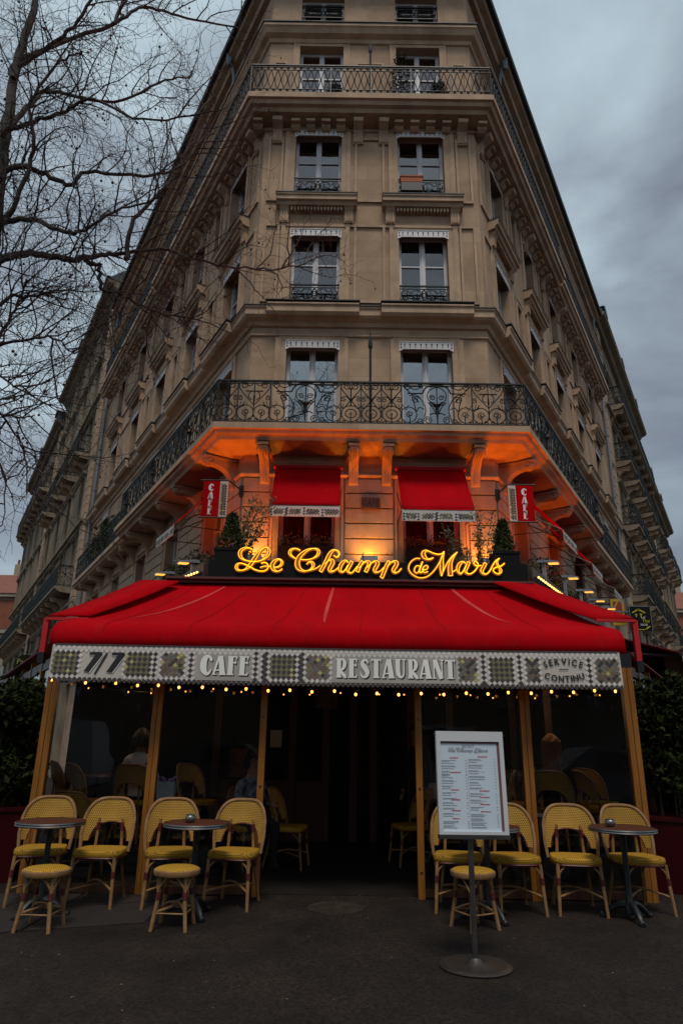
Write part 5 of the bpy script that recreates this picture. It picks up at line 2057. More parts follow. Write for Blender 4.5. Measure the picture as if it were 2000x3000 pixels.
# ================================================================== WINDOW AWNINGS
def window_awning(f, x, label, out=0.78, drop=1.1, w=1.36, ztop=7.0, seed=1):
    o = thing('window_awning', label, 'awning', tuple(f.P(x, -0.1, ztop)), 'small red awnings over the first-floor windows')
    M = f.M(x, -0.02, ztop)
    q = MB()
    n, mrows = 8, 10
    vs, fs = [], []
    for j in range(mrows + 1):
        t_ = j / mrows
        for i in range(n + 1):
            u = -w / 2 + w * i / n
            vs.append((u, -0.06 - out * t_, -0.03 - drop * t_ - 0.03 * sin(pi * t_) * sin(pi * i / n)))
    for j in range(mrows):
        for i in range(n):
            fs.append((j * (n + 1) + i, j * (n + 1) + i + 1, (j + 1) * (n + 1) + i + 1, (j + 1) * (n + 1) + i))
    q.add(vs, fs)
    c = q.build('canvas', 'red_cloth', o, True, M)
    c.modifiers.new('solid', 'SOLIDIFY').thickness = 0.008
    q = MB()
    q.tube([(-w / 2 - 0.04, -0.06, -0.02), (w / 2 + 0.04, -0.06, -0.02)], 0.05, 8)
    q.build('roller', 'red_edge', o, M=M)
    for sx in (-w / 2, w / 2):
        q = MB()
        q.tube([(sx, 0.01, -0.55), (sx, -out - 0.05, -drop - 0.04)], 0.012, 5)
        q.tube([(sx, 0.02, -drop - 0.01), (sx, -out - 0.05, -drop - 0.05)], 0.012, 5)
        q.build('arm', 'iron', o, M=M)
    q = MB()
    yv, zv, hv = -0.065 - out, -0.04 - drop, 0.235
    q.box(-w / 2, w / 2, yv, yv + 0.006, zv - hv, zv)
    v = q.build('valance', 'valance', o, M=M)
    q = MB()
    z_ = [(0.0, 0.05, 'col'), (0.06, 0.28, 'brown'), (0.29, 0.35, 'col'), (0.36, 0.62, 'brown'), (0.63, 0.69, 'col'), (0.70, 0.98, 'brown'), (0.99, 1.05, 'col'), (1.06, 1.36, 'brown')]
    mosaic(q, w, hv, z_, 0.055, lambda a, b: (a - w / 2, yv - 0.003, zv - hv + b), seed)
    q.build('mosaic_print', TILES, v)
    return o


window_awning(FC, -0.71, 'red window awning on the corner front, beside the left planter with bamboo', seed=2)
window_awning(FC, 1.85, 'red window awning on the corner front, hanging lower than the one beside it', 0.98, 1.22, 1.40, seed=5)
for i, s_ in enumerate(SIDE_S[:3]):
    window_awning(FR, s_, ['red window awning around the corner, nearest to the right café banner', 'red window awning in the right-hand street, second after the café banner', 'red window awning in the right-hand street, third after the café banner'][i], 1.0, 1.15, 1.3, seed=8 + i)
window_awning(FL, -1.65, 'red window awning around the corner, behind the left café banner', 1.0, 1.15, 1.3, seed=14)

# wall plaque CAFE between the windows
o = thing('wall_plaque', 'small brown plaque reading CAFE on the stone between the red awnings', 'plaque', (0.58, 13.33, 6.08))
q = MB()
q.box(0.41, 0.79, 13.30, 13.353, 6.075, 6.315)
q.build('plate', 'plaque', o)
q = MB()
add_text(q, 'CAFE', 0.20, lambda u, v: (0.60 + u, 13.296, 6.125 + v), sx=0.75)
q.build('lettering', 'print_black', o)

# projecting banners
for sg, lab in ((-1, 'red café banner with a mosaic strip on the left corner of the building'), (1, 'red café banner with a mosaic strip on the right corner of the building')):
    o = thing('cafe_banner', lab, 'banner', (sg * 3.0 + 0.5, 12.9, 5.7), 'red café banners on the building corners')
    if sg < 0:
        r0, r1, m0, m1, xa = -2.79, -2.45, -2.45, -2.29, -2.09
    else:
        m0, m1, r0, r1, xa = 3.35, 3.50, 3.50, 3.85, 3.24
    yb = 12.9
    q = MB()
    q.box(r0, r1, yb, yb + 0.012, 5.70, 6.49)
    q.build('cloth', 'red_cloth', o)
    q = MB()
    q.box(m0, m1, yb, yb + 0.012, 5.70, 6.49)
    mc = q.build('mosaic_strip', 'valance', o)
    q = MB()
    mosaic(q, m1 - m0, 0.79, [(0, m1 - m0, 'olive')], 0.055, lambda a, b: (m0 + a, yb - 0.003, 5.70 + b), 4)
    q.build('mosaic_print', TILES, mc)
    q = MB()
    zt = 6.26
    fn = lambda u, v: (u, yb - 0.004, v)
    cx = (r0 + r1) / 2
    for ch in 'CAFE':
        w = WL[ch][0]
        western(q, ch, cx - w * 0.145 * 1.05 / 2 - 0.01, zt, 0.145, fn, 0, sx=1.05)
        zt -= 0.168
    Lp, Rp, _c = ribbon2d([(cx - 0.01, zt + 0.168 + 0.155, 0.012), (cx + 0.03, zt + 0.168 + 0.178, 0.02)], 1)
    q.add([fn(*p) for p in Lp + Rp], [(0, 1, 3, 2)])
    q.build('lettering', 'lambrequin', o)
    for zz in (6.49, 5.70):
        q = MB()
        e0 = r0 - 0.06 if sg < 0 else r1 + 0.06
        q.tube([(e0, yb + 0.006, zz), (m1 if sg < 0 else m0, yb + 0.006, zz), (xa, 13.36 if zz > 6 else 13.36, zz - 0.04)], 0.016, 6)
        q.build('rod', 'iron', o)
    q = MB()
    q.box(xa - 0.05, xa + 0.05, 13.34, 13.395, 6.32, 6.55)
    q.build('wall_bracket', 'iron', o)


# ================================================================== LAMPS
def warm_light(name, kind, loc, energy, col, parent, target=None, size=0.1, spot=None, blend=0.8):
    l = bpy.data.lights.new(name, kind)
    l.energy = energy
    l.color = col
    if kind == 'SPOT':
        l.spot_size = spot
        l.spot_blend = blend
        l.shadow_soft_size = size
    elif kind == 'POINT':
        l.shadow_soft_size = size
    o = bpy.data.objects.new(name, l)
    COL.objects.link(o)
    M = Matrix.Translation(loc)
    if target is not None:
        M = M @ (Vector(target) - Vector(loc)).to_track_quat('-Z', 'Y').to_matrix().to_4x4()
    if parent is not None:
        o.parent = parent
        o.matrix_parent_inverse = Matrix.Translation(-Vector(parent.location))
    o.matrix_basis = M
    return o


FLOODS = [((0.56, 13.02, 4.86), (0.56, 13.4, 6.1), 'grey floodlight on a stalk below the CAFE plaque', 115),
          ((-1.72, 13.0, 4.84), (-1.75, 13.4, 6.0), 'dark floodlight behind the L of the neon sign', 92),
          ((2.86, 13.0, 4.84), (2.9, 13.4, 6.0), 'grey-white floodlight behind the right roof planter with the cone conifer', 92)]
for loc, tgt, lab, en in FLOODS:
    o = thing('floodlight', lab, 'floodlight', (loc[0], loc[1], zr1), 'floodlights on the terrace roof')
    q = MB()
    q.box(-0.16, 0.16, -0.05, 0.05, -0.12, 0.12)
    q.box(-0.175, 0.175, 0.045, 0.06, -0.135, 0.135)
    M = Matrix.Translation(loc) @ Matrix.Rotation(radians(-18), 4, 'X')
    q.build('housing', 'flood_body', o, M=M)
    q = MB()
    q.box(-0.15, 0.15, 0.061, 0.063, -0.11, 0.11)
    q.build('lens', 'lamp_glow', o, M=M)
    q = MB()
    q.tube([(loc[0], loc[1], zr1), (loc[0], loc[1], loc[2] - 0.1)], 0.025, 6)
    q.lathe([(0.12, 0), (0.12, 0.02), (0.03, 0.03)], (loc[0], loc[1], zr1), 10)
    q.build('stalk', 'black', o)
    warm_light('flood_light', 'SPOT', (loc[0], loc[1] + 0.10, loc[2] + 0.03), en, (1.0, 0.36, 0.035), o, tgt, 0.12, radians(140), 1.0)
# red-orange uplighters washing the balcony underside along both sides
for i, (fx, fs_, lab, en) in enumerate(((FC, -0.95, 'small uplighter on the roof below the left window awning', 110), (FC, 2.15, 'small uplighter on the roof below the right window awning', 110), (FR, 0.9, 'small uplighter on the roof edge below the right café banner', 75), (FR, 4.2, 'small uplighter on the roof further along the right-hand street', 50), (FL, -0.9, 'small uplighter on the roof edge below the left café banner', 75))):
    p = fx.P(fs_, -1.0, 3.475)
    o = thing('uplighter', lab, 'floodlight', (p.x, p.y, zr1), 'uplighters along the terrace roof edge')
    q = MB()
    q.lathe([(0.05, 0.0), (0.09, 0.05), (0.11, 0.22), (0.115, 0.3)], (p.x, p.y, zr1), 12)
    q.build('housing', 'black', o)
    q = MB()
    q.lathe([(0.095, 0.0), (0.095, 0.006)], (p.x, p.y, zr1 + 0.301), 12)
    q.build('lens', 'lamp_glow', o)
    t_ = fx.P(fs_, -0.75, 7.3)
    warm_light('uplight', 'SPOT', (p.x, p.y, zr1 + 0.34), en * 3.1, (1.0, 0.14, 0.003), o, tuple(t_), 0.1, radians(92), 0.9)

# angled picture lamps lighting the awnings along the roof edges
RL = [((2.98, 9.74), 4.02, 1), ((3.66, 10.92), 4.08, 1), ((4.30, 12.03), 4.10, 1), ((4.87, 13.02), 4.14, 1), ((5.5, 14.1), 4.2, 1), ((-2.13, 9.58), 3.90, -1), ((-2.72, 10.60), 3.97, -1)]
LAB_L = ['white angled roof lamp next to the right roof planter, first of the row', 'white angled roof lamp, second of the row along the right-hand street', 'white angled roof lamp, third of the row along the right-hand street', 'white angled roof lamp, fourth of the row along the right-hand street', 'white angled roof lamp, last of the row, by the yellow sign', 'white angled roof lamp next to the left roof planter', 'white angled roof lamp over the left end of the front awning']
for (pos, zt, sg), lab in zip(RL, LAB_L):
    o = thing('roof_lamp', lab, 'lamp', (pos[0], pos[1], zr1), 'angled lamps along the terrace roof')
    ang = radians(-30 if sg > 0 else 210)
    M = Matrix.Translation((pos[0], pos[1], zt)) @ Matrix.Rotation(ang, 4, 'Z')
    q = MB()
    q.box(-0.02, 0.02, -0.035, 0.035, zr1 - zt, 0.02)
    q.build('post', 'lamp_grey', o, M=M)
    q = MB()
    q.prism([(-0.08, 0.02), (0.22, -0.002), (0.22, 0.016), (0.0, 0.06), (-0.08, 0.055)], -0.065, 0.065, lambda u, v, t: (u, t, v))
    q.build('head', 'lamp_grey', o, M=M)
    q = MB()
    q.add([(0.07, -0.05, 0.002), (0.21, -0.05, -0.008), (0.21, 0.05, -0.008), (0.07, 0.05, 0.002), (0.07, -0.05, -0.004), (0.21, -0.05, -0.014), (0.21, 0.05, -0.014), (0.07, 0.05, -0.004)], [(0, 1, 2, 3), (4, 5, 6, 7), (0, 1, 5, 4), (2, 3, 7, 6), (1, 2, 6, 5), (3, 0, 4, 7)])
    q.build('light_panel', 'lamp_glow', o, M=M)

# LED strips along the roof fascia
for sg, s0, s1, n, lab in ((1, 0.25, 3.5, 27, 'string of small warm lights along the right roof edge'), (-1, 0.25, 1.0, 7, 'short string of small warm lights at the left roof edge')):
    ei = Lo[1] if sg > 0 else Lo[0]
    p0 = along(ei, sg, s0)
    o = thing('led_strip', lab, 'light string', (p0[0], p0[1], 3.46), 'warm light strips along the roof edges')
    nr = Vector((sg * 0.866, -0.5, 0))
    q = MB()
    a0 = Vector((*along(ei, sg, s0 - 0.1), 3.66)) + nr * 0.02
    a1 = Vector((*along(ei, sg, s1 + 0.1), 3.72)) + nr * 0.02
    q.tube([a0, a1], 0.022, 4)
    q.build('channel', 'black', o)
    bm_ = MB()
    bm_.sphere((0, 0, 0), 0.017, 6, 4)
    bme = bm_.mesh('bulb', 'led')
    for i in range(n):
        s_ = s0 + (s1 - s0) * i / (n - 1)
        c = Vector((*along(ei, sg, s_), 3.68 + 0.06 * (s_ - s0) / (s1 - s0))) + nr * 0.045
        link('bulb', bme, o, Matrix.Translation(c))

# festoon of bulbs under the valance
o = thing('string_lights', 'festoon of warm glowing bulbs hanging along the lower edge of the valance', 'light string', (0, 7.56, 2.05))
bx = [114, 193, 263, 314, 362, 410, 464, 519, 565, 616, 666, 717, 769, 818, 867, 917, 969, 1021, 1073, 1123, 1170, 1223, 1270, 1321, 1370, 1418]
bm_ = MB()
bm_.sphere((0, 0, -0.03), 0.0145, 8, 6, 0, (1, 1, 1.2))
bme = bm_.mesh('bulb', 'bulb', True)
sm_ = MB()
sm_.lathe([(0.008, -0.016), (0.011, -0.012), (0.011, 0.012), (0.006, 0.016)], (0, 0, 0), 8)
sme = sm_.mesh('socket', 'black')
cab = []
for i, x_ in enumerate(bx):
    X = -3.09 + (x_ - 114) * (6.06 / 1304)
    z_ = 2.125 - 0.075 * sin(pi * (X + 3.1) / 6.1) - 0.012 * (i % 2) - (0.02 if X > 0 else 0)
    b_ = link('bulb', bme, o, Matrix.Translation((X, 7.56, z_)))
    link('socket', sme, b_)
    cab.append((X, 7.56, z_ + 0.018))
    if i < len(bx) - 1:
        X2 = -3.09 + (bx[i + 1] - 114) * (6.06 / 1304)
        cab.append(((X + X2) / 2, 7.56, z_ + 0.006))
q = MB()
q.tube(cab, 0.005, 4)
q.build('cable', 'black', o)


# second festoon strung inside, under the terrace roof
o = thing('string_lights', 'string of tiny amber bulbs inside the glazed terrace', 'light string', (0, 9.3, 2.13))
bm_ = MB()
bm_.sphere((0, 0, 0), 0.010, 6, 5)
bme2 = bm_.mesh('bulb', 'bulb_amber', True)
cab = []
for i in range(17):
    X = -3.3 + 6.7 * i / 16 + 0.06 * sin(i * 2.3)
    z_ = 2.13 - 0.04 * abs(sin(i * 0.8))
    link('bulb', bme2, o, Matrix.Translation((X, 9.3 + 0.25 * sin(i * 1.1), z_)))
    cab.append((X, 9.3 + 0.25 * sin(i * 1.1), z_ + 0.014))
q = MB()
q.tube(cab, 0.004, 4)
q.build('cable', 'black', o)
for X in (-2.7, 2.8):  # added unseen fill lights brightening guests and chairs, stronger than the bulbs
    warm_light('interior_fill', 'POINT', (X, 9.5, 2.1), 5.5, (1.0, 0.62, 0.32), o, None, 0.25)


# ================================================================== PLANTS
def leaf_mesh(name, mtl, pts, size, elong=1.8, rnd=RND, up=0.0):
    vs, fs = [], []
    for p in pts:
        a = Vector((rnd.gauss(0, 1), rnd.gauss(0, 1), rnd.gauss(0, 1) + up))
        if a.length < 1e-3:
            continue
        a.normalize()
        b = a.orthogonal()
        b.rotate(Matrix.Rotation(rnd.uniform(0, 2 * pi), 3, a))
        b.normalize()
        c = a.cross(b)
        s_ = size * rnd.uniform(0.6, 1.3)
        P = Vector(p)
        k_ = len(vs)
        vs += [P, P + a * s_ * elong * 0.5 + b * s_ * 0.45 + c * s_ * 0.12, P + a * s_ * elong, P + a * s_ * elong * 0.5 - b * s_ * 0.45 + c * s_ * 0.12]
        fs += [(k_, k_ + 1, k_ + 2), (k_, k_ + 2, k_ + 3)]
    me = bpy.data.meshes.new(name)
    me.from_pydata([tuple(v) for v in vs], [], fs)
    me.materials.append(MATS[mtl])
    return me


def hedge(name, label, cx, cy, rz, lx, ly, z0, z1, planter, seed, nleaf=10500, leaf=0.05, mtl='leaf_hedge'):
    r = random.Random(seed)
    o = thing(name, label, 'hedge', (cx, cy, 0), world=False, rz=rz)
    q = MB()
    if planter:
        t_ = 0.03
        q.prism([(-lx / 2, -ly / 2), (lx / 2, -ly / 2), (lx / 2, ly / 2), (-lx / 2, ly / 2)], 0.0, z0 - 0.02, lambda u, v, t: (u * (0.93 + 0.07 * t / z0), v * (0.93 + 0.07 * t / z0), t))
        q.box(-lx / 2 - 0.015, lx / 2 + 0.015, -ly / 2 - 0.015, ly / 2 + 0.015, z0 - 0.018, z0 + 0.02)
        q.build('planter', planter, o)
    pts = []
    lump = [(r.uniform(-lx / 2, lx / 2), r.uniform(-ly / 2, ly / 2), r.uniform(z0 + 0.1, z1 - 0.12), r.uniform(0.14, 0.3)) for _ in range(70)]
    while len(pts) < nleaf:
        c = r.choice(lump)
        d = Vector((r.gauss(0, 1), r.gauss(0, 1), r.gauss(0, 1))).normalized() * c[3] * r.uniform(0.55, 1.05)
        p = (c[0] + d.x, c[1] + d.y, c[2] + d.z)
        if p[2] < z0 - 0.02:
            continue
        pts.append(p)
    f_ = link('foliage', leaf_mesh('foliage', mtl, pts, leaf, rnd=r, up=0.3), o)
    f_['kind'] = 'stuff'
    q = MB()
    for i in range(9):
        x, y = r.uniform(-lx / 2.4, lx / 2.4), r.uniform(-ly / 3, ly / 3)
        q.tube([(x, y, z0), (x + r.uniform(-0.1, 0.1), y, (z0 + z1) / 2), (x + r.uniform(-0.2, 0.2), y, z1 - 0.2)], [0.014, 0.01, 0.005], 4)
    q.build('stem', 'bark', o)
    return o


hedge('planter_hedge', 'dark glossy hedge in a red planter at the right end of the terrace', 4.02, 8.75, radians(60), 1.3, 0.55, 0.74, 2.28, 'planter_red', 3)
hedge('planter_hedge', 'dark hedge in a red planter at the left end of the terrace', -4.05, 8.75, radians(120), 1.3, 0.55, 0.74, 2.1, 'planter_red', 4)
hedge('planter_hedge', 'second dark hedge behind the left terrace end, below the shop sign', -5.2, 10.6, radians(120), 1.5, 0.6, 0.74, 1.9, 'planter_red', 5, 3500, 0.06)


def roof_planter(x0, x1, y0, y1, ztop, htop, label, seed):
    r = random.Random(seed)
    o = thing('roof_planter', label, 'planter', ((x0 + x1) / 2, (y0 + y1) / 2, zr1))
    q = MB()
    q.box(x0, x1, y0, y1, zr1, ztop)
    q.box(x0 - 0.01, x1 + 0.01, y0 - 0.01, y1 + 0.01, ztop - 0.03, ztop + 0.005)
    q.build('box', 'planter_black', o)
    cx, cy = (x0 + x1) / 2, (y0 + y1) / 2
    pts = []
    rr = (x1 - x0) * 0.48
    for _ in range(2600):
        t_ = r.random() ** 0.8
        a = r.uniform(0, 2 * pi)
        rad = rr * (1 - t_ * 0.86) ** 0.8 * r.uniform(0.7, 1.08) * (1 + 0.18 * sin(5 * a + 9 * t_))
        pts.append((cx + rad * cos(a), cy + rad * sin(a), ztop - 0.02 + t_ * (htop - ztop)))
    f_ = link('conifer', leaf_mesh('conifer', 'leaf_conifer', pts, 0.022, 2.2, r, 0.8), o)
    f_['kind'] = 'stuff'
    q = MB()
    q.tube([(cx, cy, ztop - 0.03), (cx, cy, htop - 0.08)], [0.018, 0.004], 5)
    q.build('stem', 'bark', o)


roof_planter(-1.75, -1.37, 9.14, 9.5, 4.03, 4.6, 'black roof planter with a cone-shaped conifer beside the L of the neon sign', 1)
roof_planter(2.13, 2.47, 9.14, 9.5, 4.04, 4.56, 'black roof planter with a cone-shaped conifer at the right end of the neon sign', 2)


def bamboo(x, y, zt, label, seed, lean, n=9, spread=0.22):
    r = random.Random(seed)
    o = thing('potted_bamboo', label, 'plant', (x, y, zr1), 'feathery plants on the terrace roof')
    q = MB()
    q.lathe([(0.12, 0), (0.17, 0.3), (0.18, 0.31)], (x, y, zr1), 10)
    q.build('pot', 'planter_black', o)
    st_, pts = MB(), []
    for i in range(n):
        a = r.uniform(0, 2 * pi)
        h = (zt - zr1) * r.uniform(0.6, 1.0)
        e_ = Vector((x + lean * r.uniform(0.3, 1.0) + spread * cos(a), y + spread * sin(a) * 0.6, zr1 + h))
        b_ = Vector((x + r.uniform(-0.06, 0.06), y + r.uniform(-0.06, 0.06), zr1 + 0.25))
        mid = (b_ + e_) / 2 + Vector((-lean * 0.15, 0, 0.1))
        c = catmull([tuple(b_), tuple(mid), tuple(e_)], 6)
        st_.tube(c, [0.008 * (1 - 0.7 * k_ / len(c)) for k_ in range(len(c))], 4)
        for p in c[4:]:
            for _ in range(16):
                pts.append((p[0] + r.gauss(0, 0.035), p[1] + r.gauss(0, 0.035), p[2] + r.gauss(0, 0.05)))
    st_.build('stems', 'leaf_bamboo', o)
    f_ = link('foliage', leaf_mesh('foliage', 'leaf_bamboo', pts, 0.02, 3.2, r, 0.9), o)
    f_['kind'] = 'stuff'


bamboo(-1.62, 10.4, 5.26, 'feathery yellow-green plant leaning right behind the left roof planter', 5, 0.42, 11)
bamboo(2.28, 10.5, 5.12, 'feathery green plant behind the s of the neon sign', 6, 0.12, 8)
bamboo(2.02, 10.9, 5.05, 'thin feathery plant below the right window awning', 7, -0.1, 6)

# window sills and window boxes with clipped brown hedges
for i, (a, b) in enumerate(CW):
    q = MB()
    q.box(a - 0.1, b + 0.1, -0.36, 0.2, 4.66, 4.745)
    q.build('sill', 'stone_trim', B, M=FC.M())
    cx = (a + b) / 2
    o = thing('window_box', ['black window box with a clipped brown hedge under the awning beside the bamboo', 'black window box with a clipped brown hedge under the lower red awning'][i], 'window box', (cx, 13.2, 4.745), 'window boxes of the first-floor corner windows')
    q = MB()
    q.box(a + 0.03, b - 0.03, 13.06, 13.36, 4.747, 5.19)
    q.build('box', 'planter_black', o)
    r = random.Random(20 + i)
    pts = [(r.uniform(a + 0.03, b - 0.03), 13.21 + r.uniform(-0.15, 0.15), 5.17 + abs(r.gauss(0, 1)) * 0.09 + r.uniform(0, 0.1)) for _ in range(1800)]
    f_ = link('clipped_hedge', leaf_mesh('clipped_hedge', 'leaf_brown', pts, 0.022, 1.8, r, 0.4), o)
    f_['kind'] = 'stuff'

# shrubs standing between the roof lamps
SHR = [((3.1, 10.5), 0.34, 0.5, 'brownish round shrub on the roof between the first two right-hand lamps'), ((3.75, 11.9), 0.3, 0.55, 'brownish shrub on the roof by the third right-hand lamp'), ((4.4, 12.9), 0.3, 0.5, 'dark shrub on the roof by the fourth right-hand lamp'), ((5.0, 13.8), 0.28, 0.45, 'dark green shrub on the roof by the last right-hand lamp'), ((-2.2, 10.35), 0.32, 0.5, 'brownish shrub on the roof between the two left-hand lamps'), ((-2.75, 11.4), 0.3, 0.62, 'lamp-lit shrub on the roof behind the farther left-hand lamp')]
for i, (p, rr, hh, lab) in enumerate(SHR):
    r = random.Random(60 + i)
    o = thing('roof_shrub', lab, 'shrub', (p[0], p[1], zr1), 'shrubs along the terrace roof')
    q = MB()
    q.lathe([(0.14, 0), (0.2, 0.3), (0.21, 0.32)], (p[0], p[1], zr1), 10)
    q.build('pot', 'planter_black', o)
    pts = []
    for _ in range(1100):
        d = Vector((r.gauss(0, 1), r.gauss(0, 1), r.gauss(0, 1))).normalized() * rr * r.uniform(0.6, 1.05)
        pts.append((p[0] + d.x, p[1] + d.y, zr1 + 0.42 + hh * 0.3 + d.z * hh / 0.62))
    pts = [q_ for q_ in pts if q_[2] > zr1 + 0.28]
    f_ = link('foliage', leaf_mesh('foliage', 'leaf_brown' if i % 2 == 0 else 'leaf_conifer', pts, 0.032, 1.8, r, 0.3), o)
    f_['kind'] = 'stuff'

# balcony plants of the upper floors
BP = [(FC, -0.32, -0.35, 16.8, 0.55, 0.16, 'small leafy pot plant on the top balcony at the left window'), (FC, 1.35, -0.3, 16.8, 1.75, 0.26, 'tall thin plant on the top balcony in front of the right window'), (FC, 2.3, -0.35, 16.8, 0.7, 0.2, 'bushy pot plant on the top balcony right of the window'),
      (FL, -11.0, -0.3, 7.58, 1.3, 0.5, 'dense green hedge plant on the far left balcony, first clump'), (FL, -12.2, -0.3, 7.58, 1.4, 0.5, 'dense green hedge plant on the far left balcony, middle clump'), (FL, -13.4, -0.3, 7.58, 1.2, 0.5, 'dense green hedge plant on the far left balcony, last clump'),
      (FR, 9.5, -0.3, 7.58, 0.9, 0.3, 'climbing plant on the far right second-floor balcony')]
for i, (f, x, y, z, hh, rr, lab) in enumerate(BP):
    r = random.Random(80 + i)
    p = f.P(x, y, z)
    o = thing('balcony_plant', lab, 'plant', tuple(p), 'pot plants on the balconies')
    q = MB()
    q.lathe([(0.09, 0.001), (0.13, 0.22), (0.14, 0.23)], tuple(p), 10)
    q.build('pot', 'terracotta' if i < 3 else 'planter_black', o)
    pts = []
    for _ in range(700 if i < 3 else 1600):
        t_ = r.random()
        a = r.uniform(0, 2 * pi)
        rad = rr * sqrt(r.random()) * (0.4 + 0.8 * sin(pi * min(1, 0.15 + t_ * 0.8)))
        pts.append((p.x + rad * cos(a), p.y + rad * sin(a) * 0.8, p.z + 0.2 + t_ * (hh - 0.2)))
    f_ = link('foliage', leaf_mesh('foliage', 'leaf_hedge', pts, 0.035, 2.2, r, 0.5), o)
    f_['kind'] = 'stuff'
    q = MB()
    q.tube([(p.x, p.y, p.z + 0.1), (p.x + 0.02, p.y, p.z + hh * 0.8)], [0.014, 0.006], 5)
    q.build('stem', 'bark', o)

# ================================================================== BARE PLANE TREE
TREE = thing('plane_tree', 'bare plane tree with dark spreading branches and hanging seed balls at the left', 'tree', (-6.5, 8.6, 0))
LIMBS = [
    ([(-6.5, 8.6, 0), (-6.45, 8.65, 2.0), (-6.3, 8.8, 4.2), (-5.95, 9.0, 5.6), (-5.72, 9.15, 6.3)], 0.34, 0.19),
    ([(-5.75, 9.15, 6.2), (-5.82, 9.3, 7.99), (-5.97, 9.4, 10.11), (-6.14, 9.5, 11.73), (-6.3, 9.6, 13.51), (-6.28, 9.7, 14.92), (-6.34, 9.8, 16.83)], 0.19, 0.07),
    ([(-6.23, 9.5, 13.13), (-6.3, 9.72, 13.91), (-4.75, 9.94, 15.19), (-4.29, 10.16, 16.01), (-3.42, 10.38, 15.96), (-2.36, 10.6, 16.02)], 0.07, 0.02),
    ([(-4.74, 9.9, 15.13), (-4.6, 10.05, 16.44), (-4.47, 10.2, 17.51)], 0.05, 0.03),
    ([(-6.07, 9.3, 11.51), (-5.78, 9.5, 12.55), (-5.58, 9.7, 13.06), (-4.49, 9.9, 13.07), (-3.61, 10.1, 13.87), (-3.17, 10.3, 14.23)], 0.07, 0.015),
    ([(-6.02, 9.2, 11.48), (-5.43, 9.08, 11.66), (-4.86, 8.96, 11.74), (-4.38, 8.84, 11.86), (-3.4, 8.72, 11.3), (-2.36, 8.6, 11.34)], 0.06, 0.015),
    ([(-6.01, 9.2, 10.16), (-5.65, 9.11, 10.64), (-5.22, 9.23, 10.67), (-4.72, 9.34, 10.51), (-4.55, 9.46, 10.91), (-3.44, 9.57, 11.0), (-2.99, 9.69, 11.32), (-2.58, 9.8, 12.27)], 0.075, 0.02),
    ([(-5.92, 9.2, 9.49), (-5.17, 9.04, 9.49), (-4.57, 8.98, 9.23), (-4.23, 8.92, 9.15), (-3.6, 8.86, 9.58), (-2.91, 8.8, 9.79)], 0.07, 0.015),
    ([(-5.76, 9.1, 8.22), (-5.58, 9.2, 8.79), (-5.22, 9.4, 9.13), (-4.66, 9.6, 9.17), (-4.29, 9.8, 9.43), (-3.95, 10.0, 9.63), (-3.32, 10.2, 9.9), (-2.33, 10.4, 9.74), (-1.34, 10.6, 9.84), (-0.59, 10.8, 10.18)], 0.1, 0.012),
    ([(-3.83, 9.9, 9.45), (-3.73, 9.8, 10.2), (-3.32, 10.0, 11.13), (-3.06, 10.2, 12.16), (-2.82, 10.4, 13.04)], 0.06, 0.015),
    ([(-4.41, 9.65, 9.2), (-4.18, 9.68, 9.1), (-4.16, 9.87, 8.81), (-3.81, 10.05, 8.78), (-3.35, 10.23, 8.6), (-2.72, 10.42, 8.62), (-2.14, 10.6, 8.51)], 0.06, 0.01),
    ([(-5.75, 9.15, 7.5), (-5.26, 9.13, 8.05), (-4.95, 9.27, 8.19), (-4.43, 9.4, 8.46)], 0.05, 0.015),
    ([(-5.7, 9.1, 6.5), (-5.43, 9.0, 6.71), (-5.16, 9.0, 7.51), (-5.03, 9.0, 7.86), (-4.98, 9.0, 8.3)], 0.045, 0.015),
    ([(-5.75, 9.15, 7.1), (-4.91, 9.07, 7.25), (-4.49, 9.13, 7.34), (-4.14, 9.2, 7.11)], 0.04, 0.012),
    ([(-5.7, 9.1, 6.2), (-5.37, 9.0, 6.09), (-4.79, 9.1, 5.95), (-4.59, 9.2, 6.06)], 0.035, 0.01),
    ([(-6.3, 9.6, 13.51), (-5.55, 9.4, 13.97), (-5.06, 9.2, 14.24), (-4.65, 9.0, 15.05)], 0.06, 0.03),
    ([(-5.75, 9.15, 6.8), (-5.2, 8.97, 6.64), (-4.84, 8.93, 6.39), (-4.58, 8.9, 6.44)], 0.035, 0.01),
    ([(-5.6, 9.05, 6.15), (-5.15, 9.0, 5.6), (-4.8, 9.1, 5.0), (-4.72, 9.1, 4.3)], 0.03, 0.008),
    ([(-5.5, 9.05, 6.6), (-5.0, 9.1, 6.0), (-4.7, 9.3, 5.5), (-4.6, 9.4, 4.9)], 0.03, 0.008),
    ([(-5.88, 9.3, 9.24), (-5.42, 9.08, 10.11), (-5.28, 8.96, 11.01), (-5.41, 8.84, 11.78), (-4.96, 8.72, 12.59), (-4.57, 8.6, 12.68)], 0.06, 0.02),
]
tr = random.Random(42)
q = MB()
c = catmull(LIMBS[0][0], 6)
rad = [0.34 + (0.19 - 0.34) * i / (len(c) - 1) for i in range(len(c))]
rad[0] *= 1.25
q.tube(c, rad, 12)
q.build('trunk', 'bark', TREE, True)
starts = []
